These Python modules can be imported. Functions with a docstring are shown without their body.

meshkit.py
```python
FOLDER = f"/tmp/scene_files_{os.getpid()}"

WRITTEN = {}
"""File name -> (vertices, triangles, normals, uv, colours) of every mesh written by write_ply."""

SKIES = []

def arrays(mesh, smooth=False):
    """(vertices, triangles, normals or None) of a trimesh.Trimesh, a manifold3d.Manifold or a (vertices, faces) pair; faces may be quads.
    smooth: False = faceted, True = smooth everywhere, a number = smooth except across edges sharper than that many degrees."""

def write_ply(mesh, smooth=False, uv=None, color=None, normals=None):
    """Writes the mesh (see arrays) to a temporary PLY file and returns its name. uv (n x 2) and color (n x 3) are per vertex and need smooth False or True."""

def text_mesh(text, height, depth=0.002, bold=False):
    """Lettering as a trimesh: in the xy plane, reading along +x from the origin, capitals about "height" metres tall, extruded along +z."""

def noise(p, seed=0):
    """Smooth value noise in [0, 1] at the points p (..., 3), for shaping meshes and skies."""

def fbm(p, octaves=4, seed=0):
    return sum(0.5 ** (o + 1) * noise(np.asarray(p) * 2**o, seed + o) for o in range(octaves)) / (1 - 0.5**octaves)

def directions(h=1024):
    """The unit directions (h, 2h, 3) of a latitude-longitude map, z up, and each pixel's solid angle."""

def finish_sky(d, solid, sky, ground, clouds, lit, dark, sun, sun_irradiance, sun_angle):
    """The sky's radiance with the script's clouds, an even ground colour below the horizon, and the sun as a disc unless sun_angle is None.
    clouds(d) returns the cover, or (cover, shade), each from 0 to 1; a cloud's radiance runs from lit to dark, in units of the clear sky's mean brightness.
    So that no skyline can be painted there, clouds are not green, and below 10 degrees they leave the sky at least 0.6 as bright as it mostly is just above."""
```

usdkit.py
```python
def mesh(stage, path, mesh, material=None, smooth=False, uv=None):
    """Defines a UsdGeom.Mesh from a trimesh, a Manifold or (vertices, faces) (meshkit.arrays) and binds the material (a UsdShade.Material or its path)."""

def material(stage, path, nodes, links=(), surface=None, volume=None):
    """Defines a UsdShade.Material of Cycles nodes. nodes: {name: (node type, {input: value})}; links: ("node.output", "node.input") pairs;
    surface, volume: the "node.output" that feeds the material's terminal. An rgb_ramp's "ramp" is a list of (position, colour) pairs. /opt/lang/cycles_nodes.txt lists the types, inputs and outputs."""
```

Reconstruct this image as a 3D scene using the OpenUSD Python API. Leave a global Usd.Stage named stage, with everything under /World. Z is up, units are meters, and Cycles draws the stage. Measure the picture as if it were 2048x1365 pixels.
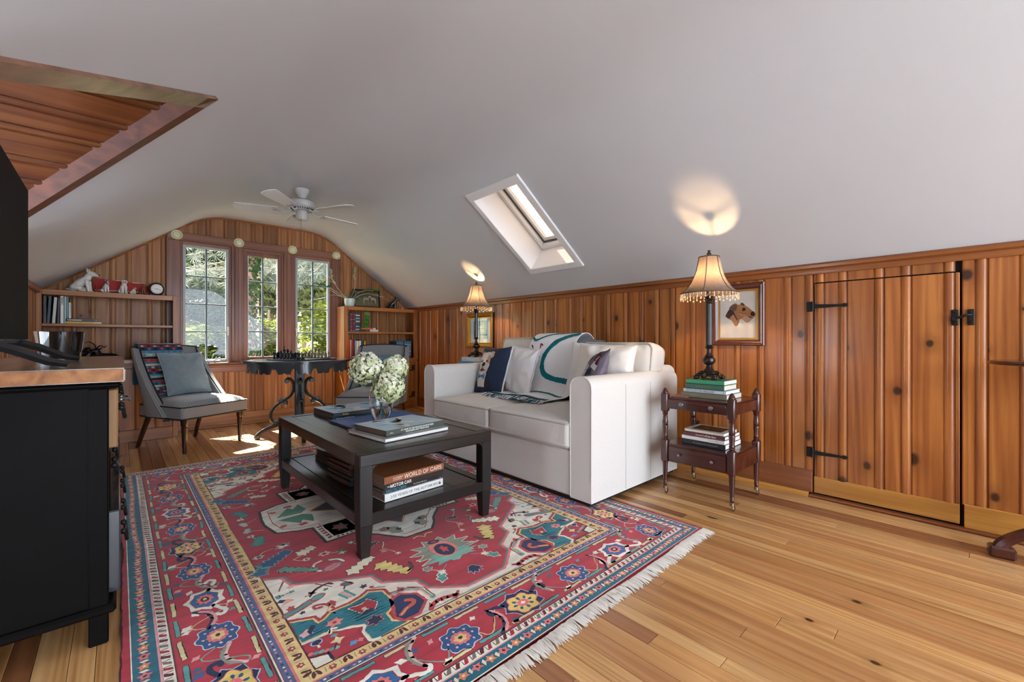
import math, random
import numpy as np
import trimesh, usdkit, meshkit
import manifold3d as m3
from shapely.geometry import Polygon, box as sbox, Point, LineString
from shapely import affinity
from shapely.ops import unary_union
from pxr import Usd, UsdGeom, UsdLux, UsdShade, Gf, Sdf, Vt

random.seed(7); np.random.seed(7)
stage = Usd.Stage.CreateInMemory()
UsdGeom.SetStageUpAxis(stage, 'Z'); UsdGeom.SetStageMetersPerUnit(stage, 1.0)
UsdGeom.Xform.Define(stage, '/World'); UsdGeom.Scope.Define(stage, '/World/Looks')
stage.SetDefaultPrim(stage.GetPrimAtPath('/World'))
PI = math.pi

# ---------------------------------------------------------------- camera, sky, sun, exposure
cam = UsdGeom.Camera.Define(stage, '/World/camera')
YAW = math.radians(42.55)
R_, F_ = (math.cos(YAW), -math.sin(YAW), 0), (math.sin(YAW), math.cos(YAW), 0)
cam.AddTransformOp().Set(Gf.Matrix4d(R_[0], R_[1], 0, 0, 0, 0, 1, 0, -F_[0], -F_[1], 0, 0, 0, 0, 0.95, 1))
cam.CreateHorizontalApertureAttr(36.0); cam.CreateVerticalApertureAttr(36.0 * 1365 / 2048)
cam.CreateFocalLengthAttr(858 / 2048 * 36.0)
cam.CreateVerticalApertureOffsetAttr(-1.5 / 2048 * 36.0)
cam.CreateClippingRangeAttr((0.05, 500.0))
cam.CreateExposureAttr(0.52)

def mat(name, nodes, links=(), surface='p.BSDF', volume=None):
    return usdkit.material(stage, '/World/Looks/' + name, nodes, links, surface=surface, volume=volume)

sky = UsdLux.DomeLight.Define(stage, '/World/sky')
sky.CreateIntensityAttr(1.0); sky.CreateColorAttr(Gf.Vec3f(0.87, 0.98, 1.12)); sky.CreateExposureAttr(1.1)
sun = UsdLux.DistantLight.Define(stage, '/World/sun')
sun.CreateNormalizeAttr(True); sun.CreateIntensityAttr(20.0); sun.CreateAngleAttr(1.2); sun.CreateColorAttr(Gf.Vec3f(1.0, 0.93, 0.82))
# low autumn sun from behind the window wall, over the left
def aim(prim, d):
    d = np.array(d, float); d /= np.linalg.norm(d); z = -d
    x = np.cross([0, 0, 1], z); x /= np.linalg.norm(x); y = np.cross(z, x)
    UsdGeom.Xformable(prim).AddTransformOp().Set(Gf.Matrix4d(*x, 0, *y, 0, *z, 0, 0, 0, 0, 1))
aim(sun, (0.09, -0.60, -0.76))

# ---------------------------------------------------------------- scene tree helpers
used = {}
def numbered(path):
    n = used.get(path, 0); used[path] = n + 1
    return path if n == 0 else '%s_%03d' % (path, n)
def tagp(prim, label=None, cat=None, group=None, kind=None):
    for k, v in (('label', label), ('category', cat), ('group', group), ('kind', kind)):
        if v: prim.SetCustomDataByKey(k, v)
    return prim
def pth(parent):
    return '/World' if parent is None else (parent if isinstance(parent, str) else str(parent.GetPath()))
def obj(name, mesh, m, parent=None, smooth=30, label=None, cat=None, group=None, kind=None, col=None):
    p = numbered(pth(parent) + '/' + name)
    g = usdkit.mesh(stage, p, mesh, m, smooth=smooth).GetPrim()
    return tagp(g, label, cat, group, kind)
def thing(name, label=None, cat=None, loc=(0, 0, 0), rotz=0, group=None, kind=None, roty=0, rotx=0, M=None):
    x = UsdGeom.Xform.Define(stage, numbered('/World/' + name))
    if M is not None:
        x.AddTransformOp().Set(Gf.Matrix4d(*[float(v) for v in np.asarray(M).T.ravel()]))
    else:
        x.AddTranslateOp().Set(Gf.Vec3d(*map(float, loc)))
        if rotz: x.AddRotateZOp().Set(math.degrees(rotz))
        if roty: x.AddRotateYOp().Set(math.degrees(roty))
        if rotx: x.AddRotateXOp().Set(math.degrees(rotx))
    return tagp(x.GetPrim(), label, cat, group, kind)
def dup(src, label, loc, rotz=0, group=None, name=None):
    was = src.GetCustomData()
    r = thing(name or src.GetName().rstrip('0123456789').rstrip('_'), label, was['category'], loc, rotz, group or was.get('group'))
    r.GetReferences().AddInternalReference(src.GetPath()); r.SetInstanceable(True)
    return r

# ---------------------------------------------------------------- mesh helpers
TM = trimesh.transformations
def cat(*ms):
    fl = []
    for a in ms: fl += list(a) if isinstance(a, (list, tuple)) else [a]
    return trimesh.util.concatenate(fl)
def mv(m, t=(0, 0, 0), rz=0, rx=0, ry=0, s=None):
    m = m.copy()
    if s is not None: m.apply_scale(s)
    if rx: m.apply_transform(TM.rotation_matrix(rx, [1, 0, 0]))
    if ry: m.apply_transform(TM.rotation_matrix(ry, [0, 1, 0]))
    if rz: m.apply_transform(TM.rotation_matrix(rz, [0, 0, 1]))
    m.apply_translation(t)
    return m
def bx(x0, x1, y0, y1, z0, z1, b=0.0):
    c = np.array([(x0 + x1) / 2, (y0 + y1) / 2, (z0 + z1) / 2]); h = np.abs([x1 - x0, y1 - y0, z1 - z0]) / 2.0
    if b <= 0:
        m = trimesh.creation.box(2 * h)
    else:
        b = min(b, h.min() * 0.9); pts = []
        for s in np.ndindex(2, 2, 2):
            s = np.array(s) * 2 - 1
            for k in range(3):
                q = h - b; q = q.copy(); q[k] = h[k]; pts.append(s * q)
        m = trimesh.convex.convex_hull(np.array(pts))
    m.apply_translation(c)
    return m
def lathe(prof, n=24, cap=True):
    """prof: (r, z) from bottom to top"""
    p = np.array(prof, float)
    if cap:
        if p[0, 0] > 1e-6: p = np.vstack([[0, p[0, 1]], p])
        if p[-1, 0] > 1e-6: p = np.vstack([p, [0, p[-1, 1]]])
    a = np.linspace(0, 2 * PI, n, endpoint=False)
    v = np.stack([p[:, 0][:, None] * np.cos(a), p[:, 0][:, None] * np.sin(a), np.repeat(p[:, 1][:, None], n, 1)], -1).reshape(-1, 3)
    f = []
    for i in range(len(p) - 1):
        for j in range(n):
            k = (j + 1) % n
            A, B, C, D = i * n + j, i * n + k, (i + 1) * n + k, (i + 1) * n + j
            if p[i, 0] > 1e-6: f.append((A, B, C))
            if p[i + 1, 0] > 1e-6: f.append((A, C, D))
    m = trimesh.Trimesh(v, f, process=False); m.merge_vertices()
    return m
def spline(pts, n=8):
    """Catmull-Rom through pts"""
    p = np.array(pts, float); P = np.vstack([2 * p[0] - p[1], p, 2 * p[-1] - p[-2]]); out = []
    for i in range(1, len(P) - 2):
        for t in np.linspace(0, 1, n, endpoint=False):
            a, b, c, d = P[i - 1], P[i], P[i + 1], P[i + 2]
            out.append(0.5 * (2 * b + (c - a) * t + (2 * a - 5 * b + 4 * c - d) * t * t + (3 * b - a - 3 * c + d) * t ** 3))
    return np.array(out + [p[-1]])
def tube(path, r, n=8, closed=False, flat=1.0):
    """flat < 1 squashes the section along the path's local binormal"""
    p = np.array(path, float); r = np.broadcast_to(np.asarray(r, float), (len(p),))
    t = np.gradient(p, axis=0) if not closed else np.roll(p, -1, 0) - np.roll(p, 1, 0)
    t /= np.maximum(np.linalg.norm(t, axis=1, keepdims=True), 1e-9)
    u = np.cross(t[0], [0, 0, 1.0]);
    if np.linalg.norm(u) < 1e-3: u = np.cross(t[0], [1.0, 0, 0])
    u /= np.linalg.norm(u); us = []
    for k in range(len(p)):
        u = u - t[k] * (u @ t[k]); u /= max(np.linalg.norm(u), 1e-9); us.append(u)
    us = np.array(us); w = np.cross(t, us)
    a = np.linspace(0, 2 * PI, n, endpoint=False)
    v = p[:, None] + r[:, None, None] * (np.cos(a)[None, :, None] * us[:, None] + flat * np.sin(a)[None, :, None] * w[:, None])
    L = len(p); f = []
    for i in range(L if closed else L - 1):
        i2 = (i + 1) % L
        for j in range(n):
            k = (j + 1) % n; f += [(i * n + j, i * n + k, i2 * n + k), (i * n + j, i2 * n + k, i2 * n + j)]
    v = v.reshape(-1, 3)
    if not closed:
        v = np.vstack([v, p[0], p[-1]]); c0, c1 = len(v) - 2, len(v) - 1
        for j in range(n):
            k = (j + 1) % n; f += [(c0, k, j), (c1, (L - 1) * n + j, (L - 1) * n + k)]
    m = trimesh.Trimesh(v, f, process=False)
    if m.is_watertight and m.volume < 0: m.invert()
    return m
def bar(a, b, r0, r1=None, n=10):
    return tube([a, b], [r0, r0 if r1 is None else r1], n)
def ext(poly, h):
    """prism: shapely polygon in xy, 0..h in z"""
    gs = [g for g in getattr(poly, 'geoms', [poly]) if g.area > 1e-9]
    return cat([trimesh.creation.extrude_polygon(g, h, engine='earcut') for g in gs])
def flatpoly(poly, z=0.0):
    gs = [g for g in getattr(poly, 'geoms', [poly]) if getattr(g, 'area', 0) > 1e-10]
    vs, fs, n = [], [], 0
    for g in gs:
        v, f = trimesh.creation.triangulate_polygon(g, engine='earcut')
        v3 = np.column_stack([v, np.full(len(v), z)]); f = np.array(f)
        a, b, c = v3[f[:, 0]], v3[f[:, 1]], v3[f[:, 2]]
        fl = np.cross(b - a, c - a)[:, 2] < 0; f[fl] = f[fl][:, ::-1]
        vs.append(v3); fs.append(f + n); n += len(v3)
    return trimesh.Trimesh(np.vstack(vs), np.vstack(fs), process=False)
def frame_map(m, o, ex, ey, ez):
    """local xyz -> o + x ex + y ey + z ez"""
    T = np.eye(4); T[:3, 0], T[:3, 1], T[:3, 2], T[:3, 3] = ex, ey, ez, o
    m = m.copy(); m.apply_transform(T)
    return m
def rbox(sx, sy, sz, r, seg=4, inner=(1, 1, 1)):
    """rounded box with its bottom centre at the origin; inner = subdivisions of the flat spans"""
    h = np.array([sx, sy, sz]) / 2.0; r = min(r, h.min() * 0.999)
    ax = []
    for k in range(3):
        a = np.tan(np.linspace(-PI / 4, 0, seg + 1))
        lo = -(h[k] - r) + a * r
        ax.append(np.concatenate([lo[:-1], np.linspace(-(h[k] - r), h[k] - r, inner[k] + 1), -lo[::-1][1:]]))
    vs, fs, n = [], [], 0
    for k in range(3):
        i, j = (k + 1) % 3, (k + 2) % 3
        for s in (-1, 1):
            A, B = np.meshgrid(ax[i], ax[j], indexing='ij')
            p = np.zeros(A.shape + (3,)); p[..., i], p[..., j], p[..., k] = A, B, s * h[k]
            na, nb = A.shape; idx = np.arange(na * nb).reshape(na, nb)
            q = np.stack([idx[:-1, :-1], idx[1:, :-1], idx[1:, 1:], idx[:-1, 1:]], -1).reshape(-1, 4)
            if s < 0: q = q[:, ::-1]
            fs.append(np.vstack([q[:, [0, 1, 2]], q[:, [0, 2, 3]]]) + n); vs.append(p.reshape(-1, 3)); n += na * nb
    p = np.vstack(vs); q = np.clip(p, -(h - r), h - r); d = p - q
    p = q + r * d / np.maximum(np.linalg.norm(d, axis=1, keepdims=True), 1e-12)
    m = trimesh.Trimesh(p, np.vstack(fs), process=False); m.merge_vertices(digits_vertex=6)
    m.apply_translation([0, 0, h[2]])
    return m
def grid_mesh(P, closed_u=False):
    """P (n, m, 3) -> mesh"""
    n, m = P.shape[:2]; idx = np.arange(n * m).reshape(n, m)
    if closed_u: idx = np.vstack([idx, idx[:1]])
    q = np.stack([idx[:-1, :-1], idx[1:, :-1], idx[1:, 1:], idx[:-1, 1:]], -1).reshape(-1, 4)
    return trimesh.Trimesh(P.reshape(-1, 3), np.vstack([q[:, [0, 1, 2]], q[:, [0, 2, 3]]]), process=False)
def thick(P, t):
    """a sheet P (n, m, 3) given thickness t along its normal"""
    du, dv = np.gradient(P, axis=0), np.gradient(P, axis=1)
    N = np.cross(du, dv); N /= np.maximum(np.linalg.norm(N, axis=-1, keepdims=True), 1e-9)
    n, m = P.shape[:2]; A, B = P + N * t / 2, P - N * t / 2
    a, b = grid_mesh(A), grid_mesh(B); b.invert()
    idx = np.arange(n * m).reshape(n, m)
    ring = np.concatenate([idx[:, 0], idx[-1, 1:], idx[-2::-1, -1], idx[0, -2:0:-1]])
    r2 = np.roll(ring, -1); o = n * m
    side = np.vstack([np.column_stack([ring, ring + o, r2]), np.column_stack([r2, ring + o, r2 + o])])
    v = np.vstack([a.vertices, b.vertices]); f = np.vstack([a.faces, b.faces + o, side])
    mm = trimesh.Trimesh(v, f, process=False); mm.fix_normals()
    return mm
def pillow(w, h, t, n=26, seed=0, pinch=0.07, wr=0.006, kick=0.0):
    """cushion standing in its xz plane, bottom edge at z = 0, thickness along y"""
    u = np.linspace(-1, 1, n); U, V = np.meshgrid(u, u, indexing='ij')
    prof = np.clip((1 - np.abs(U) ** 2.6), 0, 1) ** 0.55 * np.clip((1 - np.abs(V) ** 2.6), 0, 1) ** 0.55
    X = w / 2 * U * (1 - pinch * (1 - V ** 2)); Z = h / 2 * V * (1 - pinch * (1 - U ** 2)) + h / 2
    out = []
    for s in (1, -1):
        nz = meshkit.fbm(np.stack([U * 2.2 + 5 * s, V * 2.2, np.full_like(U, seed * 1.7)], -1), 3, seed) - 0.5
        rad = np.sin(10 * np.arctan2(V, U) + seed) * (np.hypot(U, V) ** 2) * 0.5
        Y = s * (t / 2 * prof + 0.003) + s * wr * (nz * 3 + rad) * np.clip(prof * 3, 0, 1) * (0.3 + np.hypot(U, V))
        P = np.stack([X, Y + kick * V * V, Z], -1); m = grid_mesh(P)
        if s > 0: m.invert()
        out.append(m)
    idx = np.arange(n * n).reshape(n, n); o = n * n
    ring = np.concatenate([idx[:, 0], idx[-1, 1:], idx[-2::-1, -1], idx[0, -2:0:-1]]); r2 = np.roll(ring, -1)
    side = np.vstack([np.column_stack([ring, ring + o, r2]), np.column_stack([r2, ring + o, r2 + o])])
    m = trimesh.Trimesh(np.vstack([out[0].vertices, out[1].vertices]), np.vstack([out[0].faces, out[1].faces + o, side]), process=False)
    m.fix_normals()
    return m
def pillow_edge(w, h, pinch=0.07, n=14):
    u = np.linspace(-1, 1, n); e = []
    for a in u[:-1]: e.append((a, -1))
    for a in u[:-1]: e.append((1, a))
    for a in u[::-1][:-1]: e.append((a, 1))
    for a in u[::-1][:-1]: e.append((-1, a))
    e = np.array(e)
    return np.column_stack([w / 2 * e[:, 0] * (1 - pinch * (1 - e[:, 1] ** 2)), np.zeros(len(e)), h / 2 * e[:, 1] * (1 - pinch * (1 - e[:, 0] ** 2)) + h / 2])
def text(s, height, depth=0.0008, bold=False, center=False):
    m = meshkit.text_mesh(s, height, depth, bold)
    if center: m.apply_translation([-m.bounds[:, 0].mean(), -height / 2, 0])
    return m

# ---------------------------------------------------------------- materials
def rgb(h):
    h = h.lstrip('#'); c = np.array([int(h[i:i + 2], 16) for i in (0, 2, 4)]) / 255.0
    return tuple(np.where(c < 0.04045, c / 12.92, ((c + 0.055) / 1.055) ** 2.4))
def plain(name, c, rough=0.5, metal=0.0, bump=0.0, bscale=60, var=0.0, coat=0.0, spec=0.5, sheen=0.0, noise_detail=4, transl=0):
    c = rgb(c) if isinstance(c, str) else c
    n = {'p': ('principled_bsdf', dict(base_color=c, roughness=rough, metallic=metal, coat_weight=coat, specular_ior_level=spec, sheen_weight=sheen))}
    l = []
    if bump or var:
        n['t'] = ('texture_coordinate', {}); n['n'] = ('noise_texture', dict(scale=bscale, detail=noise_detail, roughness=0.6)); l.append(('t.object', 'n.vector'))
    if bump:
        n['b'] = ('bump', dict(strength=bump, distance=0.002)); l += [('n.fac', 'b.height'), ('b.normal', 'p.normal')]
    if var:
        d = tuple(np.array(c) * (1 - var)); e = tuple(np.minimum(np.array(c) * (1 + var), 1))
        n['n2'] = ('noise_texture', dict(scale=bscale * 0.12, detail=3)); n['r'] = ('rgb_ramp', {'ramp': [(0.3, d), (0.7, e)]})
        l += [('t.object', 'n2.vector'), ('n2.fac', 'r.fac'), ('r.color', 'p.base_color')]
    return mat(name, n, l)
def wood(name, axis, dark, mid, light, rough=0.38, coat=0.25, knots=0.0, ring=14.0, vary=0.22, bump=0.12, ortho=None, coatr=0.15, grain=1.0, knotc='2a1206'):
    """axis: grain direction 0/1/2 in object space; ortho: the board's normal axis (knots are drawn in the board's plane)"""
    D, Mi, L = rgb(dark), rgb(mid), rgb(light)
    sc = [16.0 * grain] * 3; sc[axis] = 0.7
    sf = [110.0 * grain] * 3; sf[axis] = 2.5
    sr = [6.5] * 3; sr[axis] = 0.28
    sk = [3.6] * 3; sk[axis] = 2.6
    two = [c for k, c in enumerate('xyz') if k != (ortho if ortho is not None else (axis + 1) % 3)]
    n = {'t': ('texture_coordinate', {}), 'o': ('object_info', {}),
         'om': ('math', dict(math_type='multiply', value2=53.0)), 'ov': ('combine_xyz', {}),
         'add': ('vector_math', dict(math_type='add')),
         'm1': ('mapping', dict(scale=tuple(sc))), 'n1': ('noise_texture', dict(scale=1.0, detail=5, roughness=0.62, distortion=0.25)),
         'm2': ('mapping', dict(scale=tuple(sf))), 'n2': ('noise_texture', dict(scale=1.0, detail=3, roughness=0.6)),
         'm3': ('mapping', dict(scale=tuple(sr))), 'n3': ('noise_texture', dict(scale=1.0, detail=2, roughness=0.4, distortion=0.1)),
         'rm': ('math', dict(math_type='multiply', value2=ring * 6.28)), 'rs': ('math', dict(math_type='sine')),
         'mix1': ('math', dict(math_type='multiply_add', value2=0.10)),
         'mix2': ('math', dict(math_type='multiply_add', value2=0.22)),
         'ramp': ('rgb_ramp', {'ramp': [(0.28, D), (0.55, Mi), (0.80, L)]}),
         'vr': ('map_range', dict(from_min=0.0, from_max=1.0, to_min=1 - vary, to_max=1 + vary)),
         'hsv': ('hsv', dict(hue=0.5, saturation=1.0, fac=1.0)),
         'bump': ('bump', dict(strength=bump, distance=0.001)),
         'p': ('principled_bsdf', dict(roughness=rough, coat_weight=coat, coat_roughness=coatr, specular_ior_level=0.4))}
    comp = 'xyz'[axis]
    l = [('o.random', 'om.value1'), ('om.value', 'ov.' + comp), ('t.object', 'add.vector1'), ('ov.vector', 'add.vector2'),
         ('add.vector', 'm1.vector'), ('m1.vector', 'n1.vector'), ('add.vector', 'm2.vector'), ('m2.vector', 'n2.vector'),
         ('add.vector', 'm3.vector'), ('m3.vector', 'n3.vector'), ('n3.fac', 'rm.value1'), ('rm.value', 'rs.value1'),
         ('rs.value', 'mix1.value1'), ('n1.fac', 'mix1.value3'), ('n2.fac', 'mix2.value1'), ('mix1.value', 'mix2.value3'),
         ('mix2.value', 'ramp.fac'), ('o.random', 'vr.value'), ('vr.result', 'hsv.value'), ('ramp.color', 'hsv.color'),
         ('n2.fac', 'bump.height'), ('bump.normal', 'p.normal')]
    last = 'hsv.color'
    if knots > 0:
        n.update({'mk': ('mapping', dict(scale=tuple(sk))), 'vk': ('voronoi_texture', dict(dimensions='2D', scale=1.0, randomness=1.0)), 'sx': ('separate_xyz', {}), 'cx': ('combine_xyz', {}),
                  'sep': ('separate_color', {}), 'kt': ('math', dict(math_type='less_than', value2=knots)),
                  'kr': ('math', dict(math_type='multiply_add', value2=0.085, value3=0.018)),
                  'kd': ('math', dict(math_type='divide')), 'kn': ('noise_texture', dict(scale=30.0, detail=3)),
                  'ka': ('math', dict(math_type='multiply_add', value2=0.5)),
                  'ks': ('map_range', dict(range_type='smoothstep', from_min=0.75, from_max=1.45, to_min=0.92, to_max=0.0, clamp=True)),
                  'ks2': ('map_range', dict(range_type='smoothstep', from_min=0.6, from_max=4.2, to_min=0.42, to_max=0.0, clamp=True)),
                  'km': ('math', dict(math_type='multiply')), 'km2': ('math', dict(math_type='multiply')),
                  'kmix2': ('mix', dict(color2=tuple(np.array(D) * 0.8))), 'kmix': ('mix', dict(color2=rgb(knotc)))})
        l += [('add.vector', 'mk.vector'), ('mk.vector', 'sx.vector'), ('sx.' + two[0], 'cx.x'), ('sx.' + two[1], 'cx.y'), ('cx.vector', 'vk.vector'), ('vk.color', 'sep.color'), ('sep.r', 'kt.value1'),
              ('sep.g', 'kr.value1'), ('vk.distance', 'kd.value1'), ('kr.value', 'kd.value2'), ('add.vector', 'kn.vector'),
              ('kn.fac', 'ka.value1'), ('kd.value', 'ka.value3'), ('ka.value', 'ks.value'), ('ka.value', 'ks2.value'),
              ('ks.result', 'km.value1'), ('kt.value', 'km.value2'), ('ks2.result', 'km2.value1'), ('kt.value', 'km2.value2'),
              ('hsv.color', 'kmix2.color1'), ('km2.value', 'kmix2.fac'), ('kmix2.color', 'kmix.color1'), ('km.value', 'kmix.fac')]
        last = 'kmix.color'
    l.append((last, 'p.base_color'))
    return mat(name, n, l)

PINE = dict(dark='6e3a17', mid='935524', light='ab6c32')
pine_z_x = wood('pine_vertical_right', 2, **PINE, knots=0.62, ortho=0, rough=0.36, coat=0.35, ring=9)
PINEB = dict(dark='6a3e1f', mid='8b5a32', light='a27042')
pine_z_y = wood('pine_vertical_back', 2, **PINEB, knots=0.36, ortho=1, rough=0.5, coat=0.06, ring=9)
pine_z = wood('pine_upright_trim', 2, '6a3a1c', '8c552c', 'a06a3a', rough=0.42, coat=0.2, ring=7)
pine_x = wood('pine_along_x', 0, '6e3d1c', '935b30', 'a86f3e', rough=0.4, coat=0.25, ring=7)
pine_y = wood('pine_along_y', 1, '6a3718', '854a22', '995c2c', rough=0.36, coat=0.35, ring=7)
pine_rail = wood('pine_door_rail', 1, '8a5a22', 'a87230', 'bd8840', rough=0.4, coat=0.25, knots=0.3, ortho=0, ring=8)
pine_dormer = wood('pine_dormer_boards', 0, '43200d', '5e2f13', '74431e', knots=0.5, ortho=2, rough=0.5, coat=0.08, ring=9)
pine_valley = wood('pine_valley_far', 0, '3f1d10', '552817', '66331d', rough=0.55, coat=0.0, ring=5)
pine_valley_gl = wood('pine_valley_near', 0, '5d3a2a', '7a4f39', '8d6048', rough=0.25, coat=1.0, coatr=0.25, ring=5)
pine_skirt = wood('pine_skirting_dark', 1, '66351a', '7c4623', '8f5529', rough=0.4, coat=0.2, ring=6)
win_wood = wood('window_wood', 2, '553326', '6f4634', '825742', rough=0.45, coat=0.15, ring=6, vary=0.1)
win_wood_x = wood('window_wood_across', 0, '5d3a2a', '7a4f39', '8d6048', rough=0.45, coat=0.15, ring=6, vary=0.1)
floor_mats = [wood('floor_pine_%d' % i, 1, *c, rough=0.30, coat=0.30, coatr=0.2, knots=k, ortho=2, ring=r, vary=0.10, bump=0.10)
              for i, (c, k, r) in enumerate([(('98653a', 'ba8a58', 'cc9f6a'), 0.12, 12), (('a06e3c', 'c2945e', 'd3a770'), 0.10, 16), (('8c5b32', 'b07e4c', 'c2935e'), 0.14, 10),
                                             (('8a5a34', 'a87548', 'ba8858'), 0.16, 12), (('6e452a', '875838', '9a6844'), 0.10, 9), (('a87542', 'c69a64', 'd6af7a'), 0.06, 18)])]
plaster = plain('ceiling_paint', (0.565, 0.585, 0.605), rough=0.85, bump=0.25, bscale=9, noise_detail=3)
white_paint = plain('white_paint', (0.80, 0.80, 0.80), rough=0.5)
shaft_paint = plain('shaft_paint', (0.82, 0.82, 0.82), rough=0.7)
grey_metal = plain('sash_grey', '9aa0a2', rough=0.45)
dark_bar = plain('glazing_bar', '4a5560', rough=0.45)
black_iron = plain('black_iron', '1b1a1a', rough=0.5, metal=0.5, bump=0.4, bscale=40)
black_gap = plain('gap_black', '0a0604', rough=0.9)
def pane_mat(name, tint, r0=0.04):
    return mat(name, {'w': ('layer_weight', dict(blend=0.5)), 'p': ('math', dict(math_type='power', value2=4.0)), 'k': ('math', dict(math_type='multiply_add', value2=0.75, value3=r0)), 't': ('transparent_bsdf', dict(color=tint)), 'g': ('glossy_bsdf', dict(color=(1, 1, 1), roughness=0.02)), 'm': ('mix_closure', {})},
               [('w.facing', 'p.value1'), ('p.value', 'k.value1'), ('k.value', 'm.fac'), ('t.BSDF', 'm.closure1'), ('g.BSDF', 'm.closure2')], surface='m.closure')
glass_pane = pane_mat('window_glass', (0.98, 0.99, 0.99), 0.02)

# ---------------------------------------------------------------- prints: flat colour carried on the mesh as a primvar
def print_mat(name, rough=0.8, bump=0.0, bscale=200, var=0.0, vscale=30, coat=0.0, sheen=0.0):
    n = {'a': ('attribute', dict(attribute='Cd')), 'p': ('principled_bsdf', dict(roughness=rough, coat_weight=coat, specular_ior_level=0.3, sheen_weight=sheen))}
    l = []; last = 'a.color'
    if bump or var: n['t'] = ('texture_coordinate', {})
    if bump:
        n['n'] = ('noise_texture', dict(scale=bscale, detail=3)); n['b'] = ('bump', dict(strength=bump, distance=0.0015))
        l += [('t.object', 'n.vector'), ('n.fac', 'b.height'), ('b.normal', 'p.normal')]
    if var:
        n['n2'] = ('noise_texture', dict(scale=vscale, detail=4, roughness=0.65)); n['mr'] = ('map_range', dict(from_min=0.3, from_max=0.7, to_min=1 - var, to_max=1 + var)); n['h'] = ('hsv', dict(hue=0.5, saturation=1.0, fac=1.0))
        l += [('t.object', 'n2.vector'), ('n2.fac', 'mr.value'), ('mr.result', 'h.value'), (last, 'h.color')]; last = 'h.color'
    l.append((last, 'p.base_color'))
    return mat(name, n, l)
def pobj(name, items, m, parent=None, smooth=False, **kw):
    """items: (mesh, colour) pairs joined into one printed part"""
    v, f, c, n = [], [], [], 0
    for a, col in items:
        col = rgb(col) if isinstance(col, str) else col
        v.append(a.vertices); f.append(a.faces + n); n += len(a.vertices); c.append(np.broadcast_to(np.asarray(col, float), (len(a.vertices), 3)))
    mm = trimesh.Trimesh(np.vstack(v), np.vstack(f), process=False)
    p = numbered(pth(parent) + '/' + name); g = usdkit.mesh(stage, p, mm, m, smooth=smooth)
    UsdGeom.PrimvarsAPI(g).CreatePrimvar('Cd', Sdf.ValueTypeNames.Color3fArray, 'vertex').Set(Vt.Vec3fArray.FromNumpy(np.vstack(c).astype(np.float32)))
    return tagp(g.GetPrim(), kw.get('label'), kw.get('cat'), kw.get('group'), kw.get('kind'))
def decal(poly, surf, cell=0.03):
    """a flat polygon laid on a curved surface: cut into cells, then mapped by surf(u, v) -> (n, 3)"""
    if not poly.is_valid: poly = poly.buffer(0)
    x0, y0, x1, y1 = poly.bounds; parts = []
    xs = np.arange(math.floor(x0 / cell), math.ceil(x1 / cell) + 1) * cell; ysn = np.arange(math.floor(y0 / cell), math.ceil(y1 / cell) + 1) * cell
    for a, b in zip(xs[:-1], xs[1:]):
        col = poly.intersection(sbox(a, y0 - 1, b, y1 + 1))
        if col.is_empty: continue
        for c, d in zip(ysn[:-1], ysn[1:]):
            g = col.intersection(sbox(a, c, b, d))
            parts += [q for q in getattr(g, 'geoms', [g]) if q.geom_type == 'Polygon' and q.area > 1e-9]
    m = cat([flatpoly(q) for q in parts]); m.vertices = surf(m.vertices[:, 0], m.vertices[:, 1])
    return m
def fwd(m, want):
    """turn a sheet so that its mean normal faces want"""
    if (m.face_normals * m.area_faces[:, None]).sum(0) @ np.array(want) < 0: m.invert()
    return m
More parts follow.
